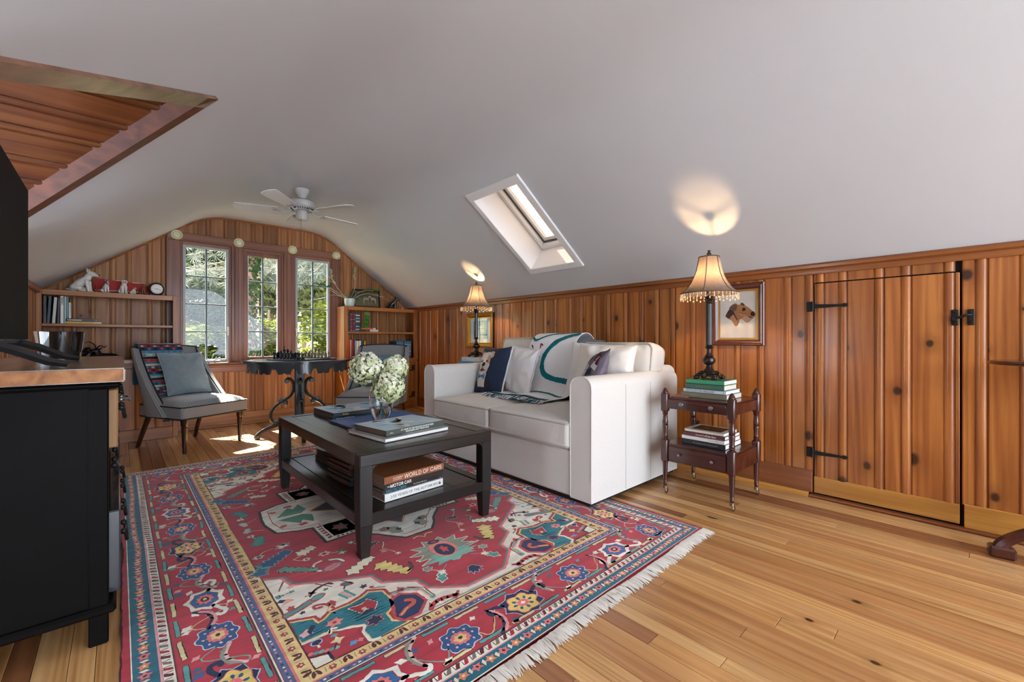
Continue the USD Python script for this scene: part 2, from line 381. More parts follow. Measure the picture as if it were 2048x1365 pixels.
def PG(*p): return Polygon(p).buffer(0)
def blob(cx, cy, rx, ry, rot=0, n=20, lobes=0, amp=0.0):
    a = np.linspace(0, 2 * PI, n, endpoint=False); r = 1 + amp * np.cos(lobes * a)
    x, y = rx * r * np.cos(a), ry * r * np.sin(a); c, s = math.cos(rot), math.sin(rot)
    return Polygon(np.column_stack([cx + x * c - y * s, cy + x * s + y * c]))
def stroke(pts, w): return LineString(pts).buffer(w / 2, quad_segs=3)
def at(m, T):
    """T: a thing's prim; world-space mesh -> its local space"""
    M = np.array(UsdGeom.Xformable(T).GetLocalTransformation()).T
    m = m.copy(); m.apply_transform(np.linalg.inv(M)); return m
def W(T, name, m, mt, **kw): return obj(name, at(m, T), mt, T, **kw)

linen = mat('linen', {'t': ('texture_coordinate', {}), 'm1': ('mapping', dict(scale=(700, 700, 120))), 'n1': ('noise_texture', dict(scale=1.0, detail=2)), 'm2': ('mapping', dict(scale=(90, 90, 700))), 'n2': ('noise_texture', dict(scale=1.0, detail=2)),
                      'a': ('math', dict(math_type='add')), 'r': ('rgb_ramp', {'ramp': [(0.30, (0.60, 0.575, 0.535)), (0.7, (0.72, 0.70, 0.665))]}), 'h': ('math', dict(math_type='multiply', value2=0.5)), 'b': ('bump', dict(strength=0.25, distance=0.0012)),
                      'p': ('principled_bsdf', dict(roughness=0.9, sheen_weight=0.15, specular_ior_level=0.2))},
            [('t.object', 'm1.vector'), ('m1.vector', 'n1.vector'), ('t.object', 'm2.vector'), ('m2.vector', 'n2.vector'), ('n1.fac', 'a.value1'), ('n2.fac', 'a.value2'), ('a.value', 'h.value1'), ('h.value', 'r.fac'), ('h.value', 'b.height'), ('r.color', 'p.base_color'), ('b.normal', 'p.normal')])
seam_m = plain('linen_seam', (0.50, 0.48, 0.44), rough=0.95)
white_cotton = plain('white_cotton', (0.80, 0.80, 0.80), rough=0.95, bump=0.3, bscale=35)
satin = plain('ivory_satin', (0.80, 0.765, 0.70), rough=0.42, bump=0.35, bscale=18, sheen=0.2)
navy_cotton = plain('navy_cotton', '1d2c48', rough=0.9, bump=0.2, bscale=300, var=0.2)
print_cloth = print_mat('printed_cloth', rough=0.95, bump=0.15, bscale=300, var=0.08, vscale=60)
print_flat = print_mat('printed_paper', rough=0.6)
print_gloss = print_mat('printed_gloss', rough=0.35, coat=0.15)

# ---------------------------------------------------------------- the room
XL, XR, YB, YF = -0.511, 3.125, 5.63, -2.80      # knee walls, window wall, open end behind the camera
ZK, ZC, SL = 1.40, 2.30, 0.735
CASE_Y = 5.345
def ceil_z(x):
    return min(ZC, ZK + SL * (x - XL), ZK + SL * (XR - x))
def profile():
    """ceiling line from the left knee to the right, bends rounded"""
    xa, xb = XL + (ZC - ZK) / SL, XR - (ZC - ZK) / SL
    ang = math.atan(SL); tl = 0.20; R = tl / math.tan(ang / 2); pts = [(XL, ZK)]
    for k in range(9):
        a = ang * k / 8; cx, cz = xa + tl, ZC - R
        pts.append((cx - R * math.sin(ang - a), cz + R * math.cos(ang - a)))
    for k in range(9):
        a = ang * k / 8; cx, cz = xb - tl, ZC - R
        pts.append((cx + R * math.sin(a), cz + R * math.cos(a)))
    pts.append((XR, ZK))
    return pts
PROF = profile()
def prof_z(x):
    p = np.array(PROF); return float(np.interp(x, p[:, 0], p[:, 1]))

# floor: pine strips running down the room, each board its own part
fl = thing('floor', kind='structure')
rf = random.Random(3)
x = XL - 0.02; row = 0
while x < XR + 0.02:
    w = rf.choice([0.058, 0.066, 0.066, 0.075]); y = YF - rf.random() * 1.5
    while y < YB:
        L = rf.uniform(1.3, 3.6); y0, y1 = max(y, YF), min(y + L, YB)
        if y1 - y0 > 0.05:
            m = bx(x + 0.0006, x + w - 0.0006, y0 + 0.0006, y1 - 0.0006, -0.022, rf.uniform(-0.0006, 0), 0.0012)
            obj('plank', m, floor_mats[rf.choices(range(6), [5, 5, 4, 3, 2, 3])[0]], fl)
        y += L
    x += w; row += 1
obj('subfloor', bx(XL - 0.6, XR + 0.3, YF, YB + 0.1, -0.06, -0.0225), black_gap, fl)

# boards with a moulded edge: flat face, quirk, round bead, quirk (section in u = across, v = out of the wall)
def board_section(w, bead=0.036, q=0.005, d=0.0045, t=0.018):
    p = [(0.0008, -t), (0.0008, -d), (q * 0.5, -d), (q, 0)]
    f = w - bead - 2 * q
    p += [(f, 0), (f + q * 0.4, -d), (f + q, -d)]
    for k in range(7):
        a = PI * k / 6; p.append((f + q + bead / 2 - bead / 2 * math.cos(a), -d + 0.0095 * math.sin(a)))
    p += [(w - q * 0.6, -d), (w - 0.0008, -d), (w - 0.0008, -t)]
    return p
def board(w, L, **k):
    """a board standing along +z, section in xy (face towards +y)"""
    return ext(Polygon(board_section(w, **k)), L)

# right knee wall: boards with faces at x = XR
wr = thing('wall_right', kind='structure')
def right_board(y_hi, w, z0, z1, parent, m=None, x=XR):
    b = board(w, z1 - z0)
    obj('board', frame_map(b, (x, y_hi, z0), (0, -1, 0), (-1, 0, 0), (0, 0, 1)), m or pine_z_x, parent, smooth=25)
RB = 0.155                                         # skirting height
bead_y = [5.30, 5.15, 5.03, 4.86, 4.69, 4.56, 4.40, 4.28, 4.10, 3.98, 3.82, 3.66, 3.52, 3.40, 3.22, 3.06, 2.90, 2.77, 2.58, 2.45, 2.30, 2.15, 1.98, 1.83, 1.70, 1.565, 1.41, 1.25, 1.10, 0.955, 0.80]
ys = [YB - 0.01, 5.48] + bead_y
for a, b in zip(ys[:-1], ys[1:]):
    right_board(a, a - b, RB - 0.01, ZK, wr)
DY0, DY1, DZ0, DZ1 = 0.064, 0.684, 0.022, 1.296    # the access door
right_board(0.80, 0.80 - DY1 - 0.002, RB - 0.01, ZK, wr)
for a, b in ((DY1, 0.63), (0.63, 0.52), (0.52, 0.357), (0.357, 0.246), (0.246, 0.082), (0.082, DY0)):   # short pieces over the door
    if a - b > 0.05: right_board(a, a - b, DZ1 + 0.004, ZK, wr)
ys2 = [DY0 - 0.004, -0.028, -0.17, -0.29, -0.43, -0.56, -0.70, -0.83, -0.98, -1.10, YF]
for a, b in zip(ys2[:-1], ys2[1:]): right_board(a, a - b, 0.125, ZK, wr)
obj('backing', bx(XR + 0.0185, XR + 0.05, YF, YB + 0.05, 0, ZK + 0.02), black_gap, wr)
obj('skirting', bx(XR - 0.016, XR + 0.018, DY1 + 0.004, CASE_Y, 0.022, RB, 0.003), pine_skirt, wr)
obj('shoe_moulding', frame_map(ext(Polygon([(0, 0), (0.028, 0), (0.028, 0.006), (0.02, 0.018), (0.008, 0.024), (0, 0.024)]), CASE_Y - DY1 - 0.02), (XR - 0.016, DY1 + 0.02, 0), (-1, 0, 0), (0, 0, 1), (0, 1, 0)).copy(), pine_rail, wr)
obj('skirting', bx(XR - 0.008, XR + 0.018, YF, DY0 - 0.012, 0.012, 0.13, 0.003), pine_rail, wr)
# cap rail along the top of the wall
capsec = [(0, -0.05), (0.012, -0.05), (0.016, -0.044), (0.016, -0.02), (0.024, -0.014), (0.034, -0.012), (0.036, 0.004), (0.03, 0.012), (0, 0.03)]
obj('trim_1', frame_map(ext(Polygon(capsec), YB - YF), (XR, YF, ZK), (-1, 0, 0), (0, 0, 1), (0, 1, 0)), pine_y, smooth=40, kind='structure')
# access door in the knee wall
d1 = thing('door_1', kind='structure')
dys = [DY1 - 0.003, 0.63, 0.52, 0.357, 0.246, 0.082, DY0 + 0.003]
for a, b in zip(dys[:-1], dys[1:]):
    if a - b > 0.045: right_board(a, a - b, 0.118, DZ1 - 0.003, d1, x=XR - 0.001)
    else: obj('board', bx(XR - 0.001, XR + 0.017, b, a, 0.118, DZ1 - 0.003, 0.002), pine_z_x, d1)
obj('rail', bx(XR - 0.006, XR + 0.017, DY0 + 0.003, DY1 - 0.003, DZ0 + 0.002, 0.122, 0.002), pine_rail, d1)
obj('threshold', bx(XR - 0.03, XR + 0.018, -0.5, DY1 + 0.02, 0.0, 0.012, 0.003), pine_skirt, wr)
def strap_hinge(z, parent):
    y = DY1 + 0.018
    g = [bx(XR - 0.012, XR - 0.003, y - 0.012, y + 0.016, z - 0.03, z + 0.03, 0.002), bar((XR - 0.014, y - 0.016, z - 0.03), (XR - 0.014, y - 0.016, z + 0.03), 0.007)]
    pl = Polygon([(0, -0.013), (0.135, -0.006), (0.148, -0.011), (0.158, -0.011), (0.17, 0), (0.158, 0.011), (0.148, 0.011), (0.135, 0.006), (0, 0.013)])
    g.append(frame_map(ext(pl, 0.006), (XR - 0.013, y - 0.02, z), (0, -1, 0), (0, 0, 1), (-1, 0, 0)))
    for k in (0.02, 0.07, 0.12): g.append(mv(lathe([(0.005, 0), (0.004, 0.003), (0.0, 0.004)], 8), (XR - 0.019, y - 0.02 - k, z), ry=-PI / 2))
    obj('hinge', cat(g), black_iron, parent)
strap_hinge(1.155, d1); strap_hinge(0.268, d1)
lt = []
for yy in (0.083, 0.028):
    lt += [bx(XR - 0.014, XR - 0.004, yy - 0.012, yy + 0.012, 1.025, 1.105, 0.003)]
    for zz in (1.04, 1.09): lt.append(mv(lathe([(0.006, 0), (0.004, 0.004), (0, 0.005)], 8), (XR - 0.014, yy, zz), ry=-PI / 2))
lt += [tube(spline([(XR - 0.02, 0.088, 1.058), (XR - 0.028, 0.068, 1.064), (XR - 0.03, 0.045, 1.075), (XR - 0.022, 0.026, 1.078)], 4), 0.006), bx(XR - 0.028, XR - 0.01, 0.072, 0.098, 1.045, 1.072, 0.004)]
obj('latch', cat(lt), black_iron, d1)

# window wall: pine boards cut to the ceiling line, around the window
wb = thing('wall_back', kind='structure')
WX0, WX1, WZ0, WZ1 = 0.425, 2.075, 0.70, 2.03
beads = [XL - 0.03, -0.41, -0.323, -0.20, -0.059, 0.053, 0.214, 0.318, 0.425, 0.585, 0.692, 0.856, 0.96, 1.119, 1.242, 1.392, 1.50, 1.648, 1.769, 1.90, 2.03, 2.13, 2.27, 2.37, 2.52, 2.63, 2.78, 2.90, 3.03, 3.15]
for a, b in zip(beads[:-1], beads[1:]):
    w = b - a; zt = max(prof_z(min(max(a, XL), XR)), prof_z(min(max(b, XL), XR)), prof_z(min(max((a + b) / 2, XL), XR))) + 0.015
    spans = [(0.0, zt)]
    if a > WX0 - 0.06 and b < WX1 + 0.06: spans = [(0.0, WZ0 - 0.02), (WZ1 - 0.04, zt)]
    for z0, z1 in spans:
        if z1 - z0 > 0.03:
            obj('board', frame_map(board(w, z1 - z0), (b, YB, z0), (-1, 0, 0), (0, -1, 0), (0, 0, 1)), pine_z_y, wb, smooth=25)
outer = Polygon([(XL - 0.3, -0.05), (XR + 0.3, -0.05), (XR + 0.3, 1.6), (2.2, 2.5), (0.5, 2.5), (XL - 0.3, 1.6)])
hole = sbox(WX0 + 0.03, WZ0 - 0.03, WX1 - 0.03, WZ1 - 0.04)
obj('backing', frame_map(ext(outer.difference(hole), 0.12), (0, YB + 0.14, 0), (1, 0, 0), (0, 0, 1), (0, -1, 0)), black_gap, wb)
# skirting under the window and dark moulding along the ceiling line
obj('baseboard_back', cat(bx(0.42, 2.0, YB - 0.018, YB, 0, 0.14, 0.003), bx(0.42, 2.0, YB - 0.036, YB - 0.016, 0, 0.026, 0.006)), pine_x, kind='structure')
line = np.array([(x, YB - 0.006, z - 0.008) for x, z in PROF])
obj('trim_2', tube(line, 0.011, 6), pine_x, kind='structure')

# ceiling: one shell with the skylight and dormer cut through it
prof_out = [(XL - 0.16, ZK - 0.02)] + [(x, z) for x, z in PROF][0:1]
shell2d = [(x, z) for x, z in PROF] + [(XR + 0.0, ZK + 0.17), (XR - (ZC - ZK) / SL, ZC + 0.17), (XL + (ZC - ZK) / SL, ZC + 0.17), (XL, ZK + 0.17)]
def orient_(pl):
    from shapely.geometry.polygon import orient
    return list(orient(pl, 1.0).exterior.coords)[:-1]
def prism_y(pts, y0, y1):
    cs = m3.CrossSection([np.array(pts)[::-1] if Polygon(pts).exterior.is_ccw is False else np.array(pts)])
    m = m3.Manifold.extrude(cs, y1 - y0)            # xy -> x, z after the turn
    return m.rotate([90, 0, 0]).translate([0, y1, 0])
shell = prism_y(shell2d, YF, YB + 0.0)
# skylight hole: a box square to the right slope
SKX0, SKX1, SKY0, SKY1 = 2.160, 2.830, 2.300, 2.815
sn = np.array([-SL, 0, -1.0]); sn /= np.linalg.norm(sn)       # into the room
sd = np.array([1.0, 0, -SL]); sd /= np.linalg.norm(sd)        # down the slope
def slope_pt(x): return np.array([x, 0, ZK + SL * (XR - x)])
A_, B_ = slope_pt(SKX0), slope_pt(SKX1); up = -sn * 0.5; dn = sn * 0.1
shell = shell - prism_y([tuple(q[[0, 2]]) for q in (A_ + dn - sd * 0.012, B_ + dn + sd * 0.012, B_ + up + sd * 0.012, A_ + up - sd * 0.012)], SKY0 - 0.012, SKY1 + 0.012)
# dormer hole: gabled tunnel running to the left
DC, DR, DH = 2.23, 1.995, 1.034                    # centre, ridge height, half width at the knee
dpoly = [(DC - DH, -0.2), (DC + DH, -0.2), (DC + DH, ZK), (DC, DR), (DC - DH, ZK)]
cs = m3.CrossSection([np.array(dpoly)])
tun = m3.Manifold.extrude(cs, 2.6)                 # local x -> y, y -> z, z -> x
tun = tun.transform(np.array([[0, 0, 1, -2.2], [1, 0, 0, 0], [0, 1, 0, 0]], float))
shell = shell - tun
sm = shell.to_mesh(); ceiling = trimesh.Trimesh(sm.vert_properties[:, :3], sm.tri_verts, process=False)
obj('ceiling', ceiling, plaster, smooth=14, kind='structure')

# left knee wall either side of the dormer
wl = thing('wall_left', kind='structure')
for y0, y1 in ((YF, DC - DH), (DC + DH, YB)):
    y = y0
    while y < y1 - 0.02:
        w = min(rf.choice([0.105, 0.15]), y1 - y)
        if y1 - y - w < 0.05: w = y1 - y
        obj('board', frame_map(board(w, ZK), (XL, y, 0), (0, 1, 0), (1, 0, 0), (0, 0, 1)), pine_z_x, wl, smooth=25); y += w
    obj('backing', bx(XL - 0.06, XL - 0.022, y0, y1, 0, ZK + 0.02), black_gap, wl)
    obj('cap', bx(XL - 0.02, XL + 0.03, y0, y1, ZK - 0.05, ZK + 0.0, 0.006), pine_y, wl)
# dormer: pine boarding on both pitches, cheeks, front wall with its window
dm = thing('dormer', 'pine-boarded gabled dormer recess opening off the left ceiling slope', 'dormer')
pit = math.atan2(DR - ZK, DH); plen = math.hypot(DR - ZK, DH); DX0 = -1.75
for s in (1, -1):
    ex = np.array([0, s * math.cos(pit), -math.sin(pit)]); nrm = np.array([0, -s * math.sin(pit), -math.cos(pit)])
    u = 0.0
    while u < plen - 0.01:
        w = rf.choice([0.125, 0.16, 0.145]); w = min(w, plen - u)
        if plen - u - w < 0.06: w = plen - u
        # the board ends on the valley line: x where the pitch meets the left ceiling slope
        zmid = DR - math.sin(pit) * (u + w / 2); x1 = XL + (zmid - ZK) / SL + 0.3
        b = board(w, x1 - DX0, bead=0.03)
        o = np.array([DX0, DC, DR]) + ex * u + nrm * 0.011
        b = frame_map(b, o, ex, nrm, (1, 0, 0))
        if b.volume < 0: b.invert()
        q = m3.Manifold(m3.Mesh(np.asarray(b.vertices, np.float32), np.asarray(b.faces, np.uint32))).trim_by_plane((-SL / math.hypot(1, SL), 0, 1 / math.hypot(1, SL)), (ZK - SL * XL + 0.004) / math.hypot(1, SL))
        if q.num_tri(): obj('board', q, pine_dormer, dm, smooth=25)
        u += w
    # valley trim: a square-edged board along the edge of the opening
    a = np.array([0.299, DC, DR]); e = np.array([XL, DC + s * DH, ZK]); dv = (e - a) / np.linalg.norm(e - a)
    sn_l = np.array([SL, 0, -1.0]); sn_l /= np.linalg.norm(sn_l); side = np.cross(dv, sn_l); side *= -s * np.sign(side[1]) or 1
    sec = sbox(-0.012, -0.055, 0.062, 0.014)
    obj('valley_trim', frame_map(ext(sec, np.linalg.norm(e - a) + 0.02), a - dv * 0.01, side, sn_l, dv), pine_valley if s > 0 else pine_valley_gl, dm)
for s in (1, -1):
    obj('cheek', bx(DX0, XL + 0.0, DC + s * DH, DC + s * (DH + 0.05), 0, ZK + 0.03), pine_z_x, dm)
gab = Polygon([(DC - DH - 0.05, 0), (DC + DH + 0.05, 0), (DC + DH + 0.05, ZK), (DC, DR + 0.05), (DC - DH - 0.05, ZK)]).difference(sbox(DC - 0.90, 0.45, DC + 0.90, 1.39))
obj('front_wall', frame_map(ext(gab, 0.05), (DX0 - 0.05, 0, 0), (0, 1, 0), (0, 0, 1), (1, 0, 0)), pine_z_x, dm)
fr = sbox(DC - 0.90, 0.45, DC + 0.90, 1.39).difference(unary_union([sbox(DC - 0.86, 0.49, DC - 0.025, 1.35), sbox(DC + 0.025, 0.49, DC + 0.86, 1.35)]))
obj('window_frame', frame_map(ext(fr, 0.05), (DX0 - 0.05, 0, 0), (0, 1, 0), (0, 0, 1), (1, 0, 0)), white_paint, dm)

for s in (1, -1):
    a0, a1 = (DC, DR + 0.03), (DC + s * (DH + 0.06), ZK - 0.005)
    pl = Polygon([a0, a1, (a1[0], a1[1] + 0.05), (a0[0], a0[1] + 0.05)])
    q = m3.Manifold.extrude(m3.CrossSection([np.array(orient_(pl))]), 2.6).transform(np.array([[0, 0, 1, DX0], [1, 0, 0, 0], [0, 1, 0, 0]], float)).trim_by_plane((-SL / math.hypot(1, SL), 0, 1 / math.hypot(1, SL)), (ZK - SL * XL + 0.01) / math.hypot(1, SL))
    obj('roof_lining', q, black_gap, dm)
obj('outer_cheek', cat(bx(DX0, XL - 0.02, DC - DH - 0.09, DC - DH - 0.052, 0, ZK + 0.05), bx(DX0, XL - 0.02, DC + DH + 0.052, DC + DH + 0.09, 0, ZK + 0.05)), black_gap, dm)

# skylight
sk = thing('skylight', 'white framed skylight in the right ceiling slope with a winder handle', 'skylight')
def slab(x0, x1, y0, y1, h0, h1, b=0.002):
    """box on the right slope: x measured on plan, h along the slope normal into the room"""
    L = (x1 - x0) * math.hypot(1, SL)
    m = bx(0, L, y0, y1, h0, h1, b)
    return frame_map(m, slope_pt(x0), sd, (0, 1, 0), sn * 1.0)
def mk(m):
    if m.volume < 0: m.invert()
    return m
for args in ((2.108, SKX0 + 0.004, 2.238, 2.863), (SKX1 - 0.004, 2.878, 2.238, 2.863)): obj('casing', mk(slab(*args, -0.004, 0.016, 0.004)), white_paint, sk)
for y0, y1 in ((2.238, SKY0 + 0.003), (SKY1 - 0.003, 2.863)): obj('casing', mk(slab(SKX0, SKX1, y0, y1, -0.004, 0.014, 0.004)), white_paint, sk)
DP = 0.30
for args in ((SKX0 - 0.02, SKX0, SKY0, SKY1), (SKX1, SKX1 + 0.02, SKY0, SKY1), (SKX0, SKX1, SKY0 - 0.02, SKY0), (SKX0, SKX1, SKY1, SKY1 + 0.02)):
    obj('shaft_lining', mk(slab(*args, -DP, -0.003, 0)), shaft_paint, sk)
fw = 0.035
for args in ((SKX0, SKX0 + fw, SKY0, SKY1), (SKX1 - fw, SKX1, SKY0, SKY1), (SKX0 + fw, SKX1 - fw, SKY0, SKY0 + fw), (SKX0 + fw, SKX1 - fw, SKY1 - fw, SKY1)):
    obj('sash', mk(slab(*args, -DP - 0.01, -DP + 0.06, 0.004)), white_paint, sk)
g0, g1 = fw, fw + 0.012
for args in ((SKX0 + g0, SKX0 + g1, SKY0 + g0, SKY1 - g0), (SKX1 - g1, SKX1 - g0, SKY0 + g0, SKY1 - g0), (SKX0 + g1, SKX1 - g1, SKY0 + g0, SKY0 + g1), (SKX0 + g1, SKX1 - g1, SKY1 - g1, SKY1 - g0)):
    obj('gasket', mk(slab(*args, -DP - 0.012, -DP + 0.02, 0)), dark_bar, sk)
g2 = g1 + 0.03
for args in ((SKX0 + g1, SKX0 + g2, SKY0 + g1, SKY1 - g1), (SKX1 - g2, SKX1 - g1, SKY0 + g1, SKY1 - g1), (SKX0 + g2, SKX1 - g2, SKY0 + g1, SKY0 + g2), (SKX0 + g2, SKX1 - g2, SKY1 - g2, SKY1 - g1)):
    obj('inner_frame', mk(slab(*args, -DP - 0.02, -DP + 0.012, 0.003)), white_paint, sk)
sky_screen = mat('skylight_glass', {'t': ('texture_coordinate', {}), 'n': ('noise_texture', dict(scale=60, detail=4)), 'r': ('rgb_ramp', {'ramp': [(0.35, rgb('75675d')), (0.62, rgb('86786d')), (0.72, rgb('b8aea4'))]}),
                 'd': ('translucent_bsdf', {}), 'e': ('diffuse_bsdf', {}), 'x': ('transparent_bsdf', dict(color=(0.9, 0.88, 0.85))), 'm': ('mix_closure', dict(fac=0.25)), 'm2': ('mix_closure', dict(fac=0.17))},
                 [('t.object', 'n.vector'), ('n.fac', 'r.fac'), ('r.color', 'd.color'), ('r.color', 'e.color'), ('d.BSDF', 'm.closure1'), ('e.BSDF', 'm.closure2'), ('m.closure', 'm2.closure1'), ('x.BSDF', 'm2.closure2')], surface='m2.closure')
obj('glass', mk(slab(SKX0 + g1, SKX1 - g1, SKY0 + g1, SKY1 - g1, -DP - 0.016, -DP - 0.010, 0)), sky_screen, sk, label='pane filmed with brown dust and leaf litter')
hb = slope_pt(SKX1 - 0.05); hb[1] = SKY0 + 0.16
h0 = hb - sn * (DP - 0.06)
obj('handle', cat(bar(h0, h0 + sn * 0.05 + sd * 0.02, 0.008), bar(h0 + sn * 0.05 + sd * 0.02, h0 + sn * 0.05 + sd * 0.075, 0.006), mv(trimesh.creation.icosphere(1, 0.010), h0 + sn * 0.055 + sd * 0.08), bx(h0[0] - 0.012, h0[0] + 0.012, h0[1] - 0.06, h0[1] + 0.03, h0[2] - 0.008, h0[2] + 0.012, 0.003)), white_paint, sk)

# ---------------------------------------------------------------- triple window: three casements in one casing
FRO = YB - 0.030
tr = thing('trim_3', kind='structure')
obj('head', cat(bx(WX0 - 0.06, WX1 + 0.06, FRO, YB, 1.995, 2.075, 0.005), bx(WX0 - 0.05, WX1 + 0.05, FRO - 0.012, YB, 1.985, 1.997, 0.003)), win_wood_x, tr)
for x0, x1 in ((0.358, 0.475), (2.012, 2.12)): obj('casing', bx(x0, x1, FRO + 0.004, YB, 0.70, 2.0, 0.005), win_wood, tr)
for x0, x1 in ((0.922, 1.022), (1.452, 1.565)): obj('mullion', cat(bx(x0, x1, FRO - 0.006, YB + 0.05, 0.70, 2.0, 0.004), bx(x0 + 0.03, x1 - 0.03, FRO - 0.014, FRO, 0.70, 1.99, 0.005)), win_wood, tr)
obj('stool', bx(0.40, 2.02, YB - 0.075, YB + 0.03, 0.685, 0.712, 0.008), win_wood_x, tr)
obj('apron', cat(bx(0.40, 2.02, YB - 0.024, YB, 0.60, 0.686, 0.004), bx(0.40, 2.02, YB - 0.034, YB, 0.655, 0.686, 0.008)), win_wood_x, tr)
for i, (x0, x1, fm, bm) in enumerate([(0.475, 0.922, grey_metal, dark_bar), (1.022, 1.452, win_wood, win_wood), (1.565, 2.012, grey_metal, dark_bar)]):
    w = thing('window_%d' % (i + 1), kind='structure')
    z0, z1, t = 0.712, 1.985, 0.026 if i != 1 else 0.042
    y0, y1 = YB - 0.012, YB + 0.03
    obj('jamb', bx(x0, x0 + 0.02, YB - 0.016, YB + 0.05, z0, z1, 0.002), win_wood, w); obj('jamb', bx(x1 - 0.02, x1, YB - 0.016, YB + 0.05, z0, z1, 0.002), win_wood, w)
    obj('jamb', bx(x0 + 0.02, x1 - 0.02, YB - 0.016, YB + 0.05, z1 - 0.03, z1, 0.002), win_wood_x, w)
    a0, a1, b0, b1 = x0 + 0.02, x1 - 0.02, z0 + 0.008, z1 - 0.03
    for q in ((a0, a0 + t, b0, b1), (a1 - t, a1, b0, b1), (a0 + t, a1 - t, b0, b0 + t), (a0 + t, a1 - t, b1 - t, b1)):
        obj('sash', bx(q[0], q[1], y0, y1, q[2], q[3], 0.003), fm, w)
    a0 += t; a1 -= t; b0 += t; b1 -= t; cxm = (a0 + a1) / 2
    if i == 1:
        for q in ((a0, a0 + 0.006, b0, b1), (a1 - 0.006, a1, b0, b1)): obj('bead', bx(*q[:2], y0 - 0.004, y0 + 0.01, *q[2:]), white_paint, w)
    obj('glazing_bar', bx(cxm - 0.008, cxm + 0.008, y0 + 0.006, y1 - 0.004, b0, b1, 0.003), dark_bar, w)
    for k in range(1, 4):
        z = b0 + (b1 - b0) * k / 4
        obj('glazing_bar', bx(a0, a1, y0 + 0.008, y1 - 0.006, z - 0.007, z + 0.007, 0.003), dark_bar, w)
    for k in range(4):
        for u0, u1 in ((a0, cxm), (cxm, a1)):
            obj('pane', bx(u0, u1, y0 + 0.020, y0 + 0.023, b0 + (b1 - b0) * k / 4, b0 + (b1 - b0) * (k + 1) / 4), glass_pane, w)
    if i != 1:
        hx = x1 - 0.028 if i == 0 else x0 + 0.028
        obj('catch', cat(bx(hx - 0.008, hx + 0.008, y0 - 0.008, y0, 1.06, 1.10, 0.003), bx(hx - 0.005, hx + 0.005, y0 - 0.022, y0 - 0.006, 1.00, 1.085, 0.003)), white_paint, w)
    if i == 0:
        obj('winder', cat(rbox(0.16, 0.05, 0.022, 0.01).apply_translation([0.74, YB - 0.03, 0.712]), bar((0.76, YB - 0.045, 0.732), (0.80, YB - 0.09, 0.755), 0.006), mv(trimesh.creation.icosphere(1, 0.011), (0.805, YB - 0.094, 0.758))), grey_metal, w)
rosette_brass = plain('rosette_cream', 'cfc7a0', rough=0.35, metal=0.25)
rosette_glass = plain('rosette_pale', 'd9e0c8', rough=0.2)
for k, x in enumerate((0.445, 0.993, 1.547, 2.067)):
    r = thing('curtain_rosette', 'pale round curtain rosette on the window head, %s' % ['at its left end', 'second from the left', 'third from the left', 'at its right end'][k], 'rosette', (x, FRO - 0.002, 2.038), group='rosettes along the window head')
    obj('ring', mv(lathe([(0.0, 0), (0.05, 0), (0.052, 0.006), (0.047, 0.012), (0.04, 0.010), (0.036, 0.016), (0.03, 0.012)], 28), rx=PI / 2), rosette_brass, r)
    obj('boss', mv(lathe([(0.03, 0.008), (0.027, 0.018), (0.018, 0.024), (0.012, 0.021), (0.008, 0.028), (0, 0.03)], 24), rx=PI / 2), rosette_glass, r)

# ---------------------------------------------------------------- loveseat
SX0, SX1, SY0, SY1 = 1.93, 2.945, 1.452, 3.206
so = thing('loveseat', 'off-white linen slipcovered loveseat standing against the right wall', 'sofa', (2.44, 2.33, 0.012))
AW, AH = 0.152, 0.742
def arm(y0, y1):
    L = SX1 - 0.02 - SX0
    sec = sbox(0, 0, y1 - y0, AH - 0.04).buffer(0)
    sec = unary_union([sbox(0, 0, y1 - y0, AH - 0.11), sbox(0.065, 0, y1 - y0 - 0.065, AH - 0.04), Point(0.065, AH - 0.105).buffer(0.065, 8), Point(y1 - y0 - 0.065, AH - 0.105).buffer(0.065, 8)])
    m = ext(sec, L)                                                   # section across y, rising in z, run along x
    return frame_map(m, (SX0, y0, 0.04), (0, 1, 0), (0, 0, 1), (1, 0, 0)), sec
for y0, y1 in ((SY0, SY0 + AW), (SY1 - AW, SY1)):
    m, sec = arm(y0, y1)
    W(so, 'arm', m, linen, smooth=40)
    ring = np.array(sec.exterior.coords)[::-1]
    ring = ring[(ring[:, 1] > 0.01)]
    line = np.column_stack([np.full(len(ring), SX0 + 0.001), y0 + ring[:, 0], 0.04 + ring[:, 1]])
    top = [p for p in line if p[2] > AH - 0.13]; top = sorted(top, key=lambda p: p[1])
    pipe = np.array([[SX0 + 0.001, y0 + 0.002, 0.05]] + [list(p) for p in top] + [[SX0 + 0.001, y1 - 0.002, 0.05]])
    W(so, 'arm_piping', tube(pipe, 0.0045, 6), linen)
W(so, 'side_seam', cat([bar((x, SY0 - 0.0005, 0.05), (x, SY0 - 0.0005, AH - 0.06), 0.0022, n=6) for x in (2.27, 2.56)] + [tube([(SX0 + 0.02, SY0 + 0.012, AH - 0.035), (2.5, SY0 + 0.012, AH - 0.038), (SX1 - 0.05, SY0 + 0.012, AH - 0.035)], 0.004, 6)]), seam_m)
W(so, 'base', bx(SX0 + 0.006, SX1 - 0.03, SY0 + AW - 0.01, SY1 - AW + 0.01, 0.04, 0.312, 0.012), linen, smooth=40)
bk = rbox(0.17, SY1 - SY0 - 0.02, 0.735, 0.05, 5); bk.apply_translation([2.86, (SY0 + SY1) / 2, 0.04])
W(so, 'back_frame', bk, linen, smooth=60)
W(so, 'plinth', bx(SX0 + 0.03, SX1 - 0.02, SY0 + 0.03, SY1 - 0.03, 0.012, 0.045), plain('sofa_plinth', '15110f', rough=0.7))
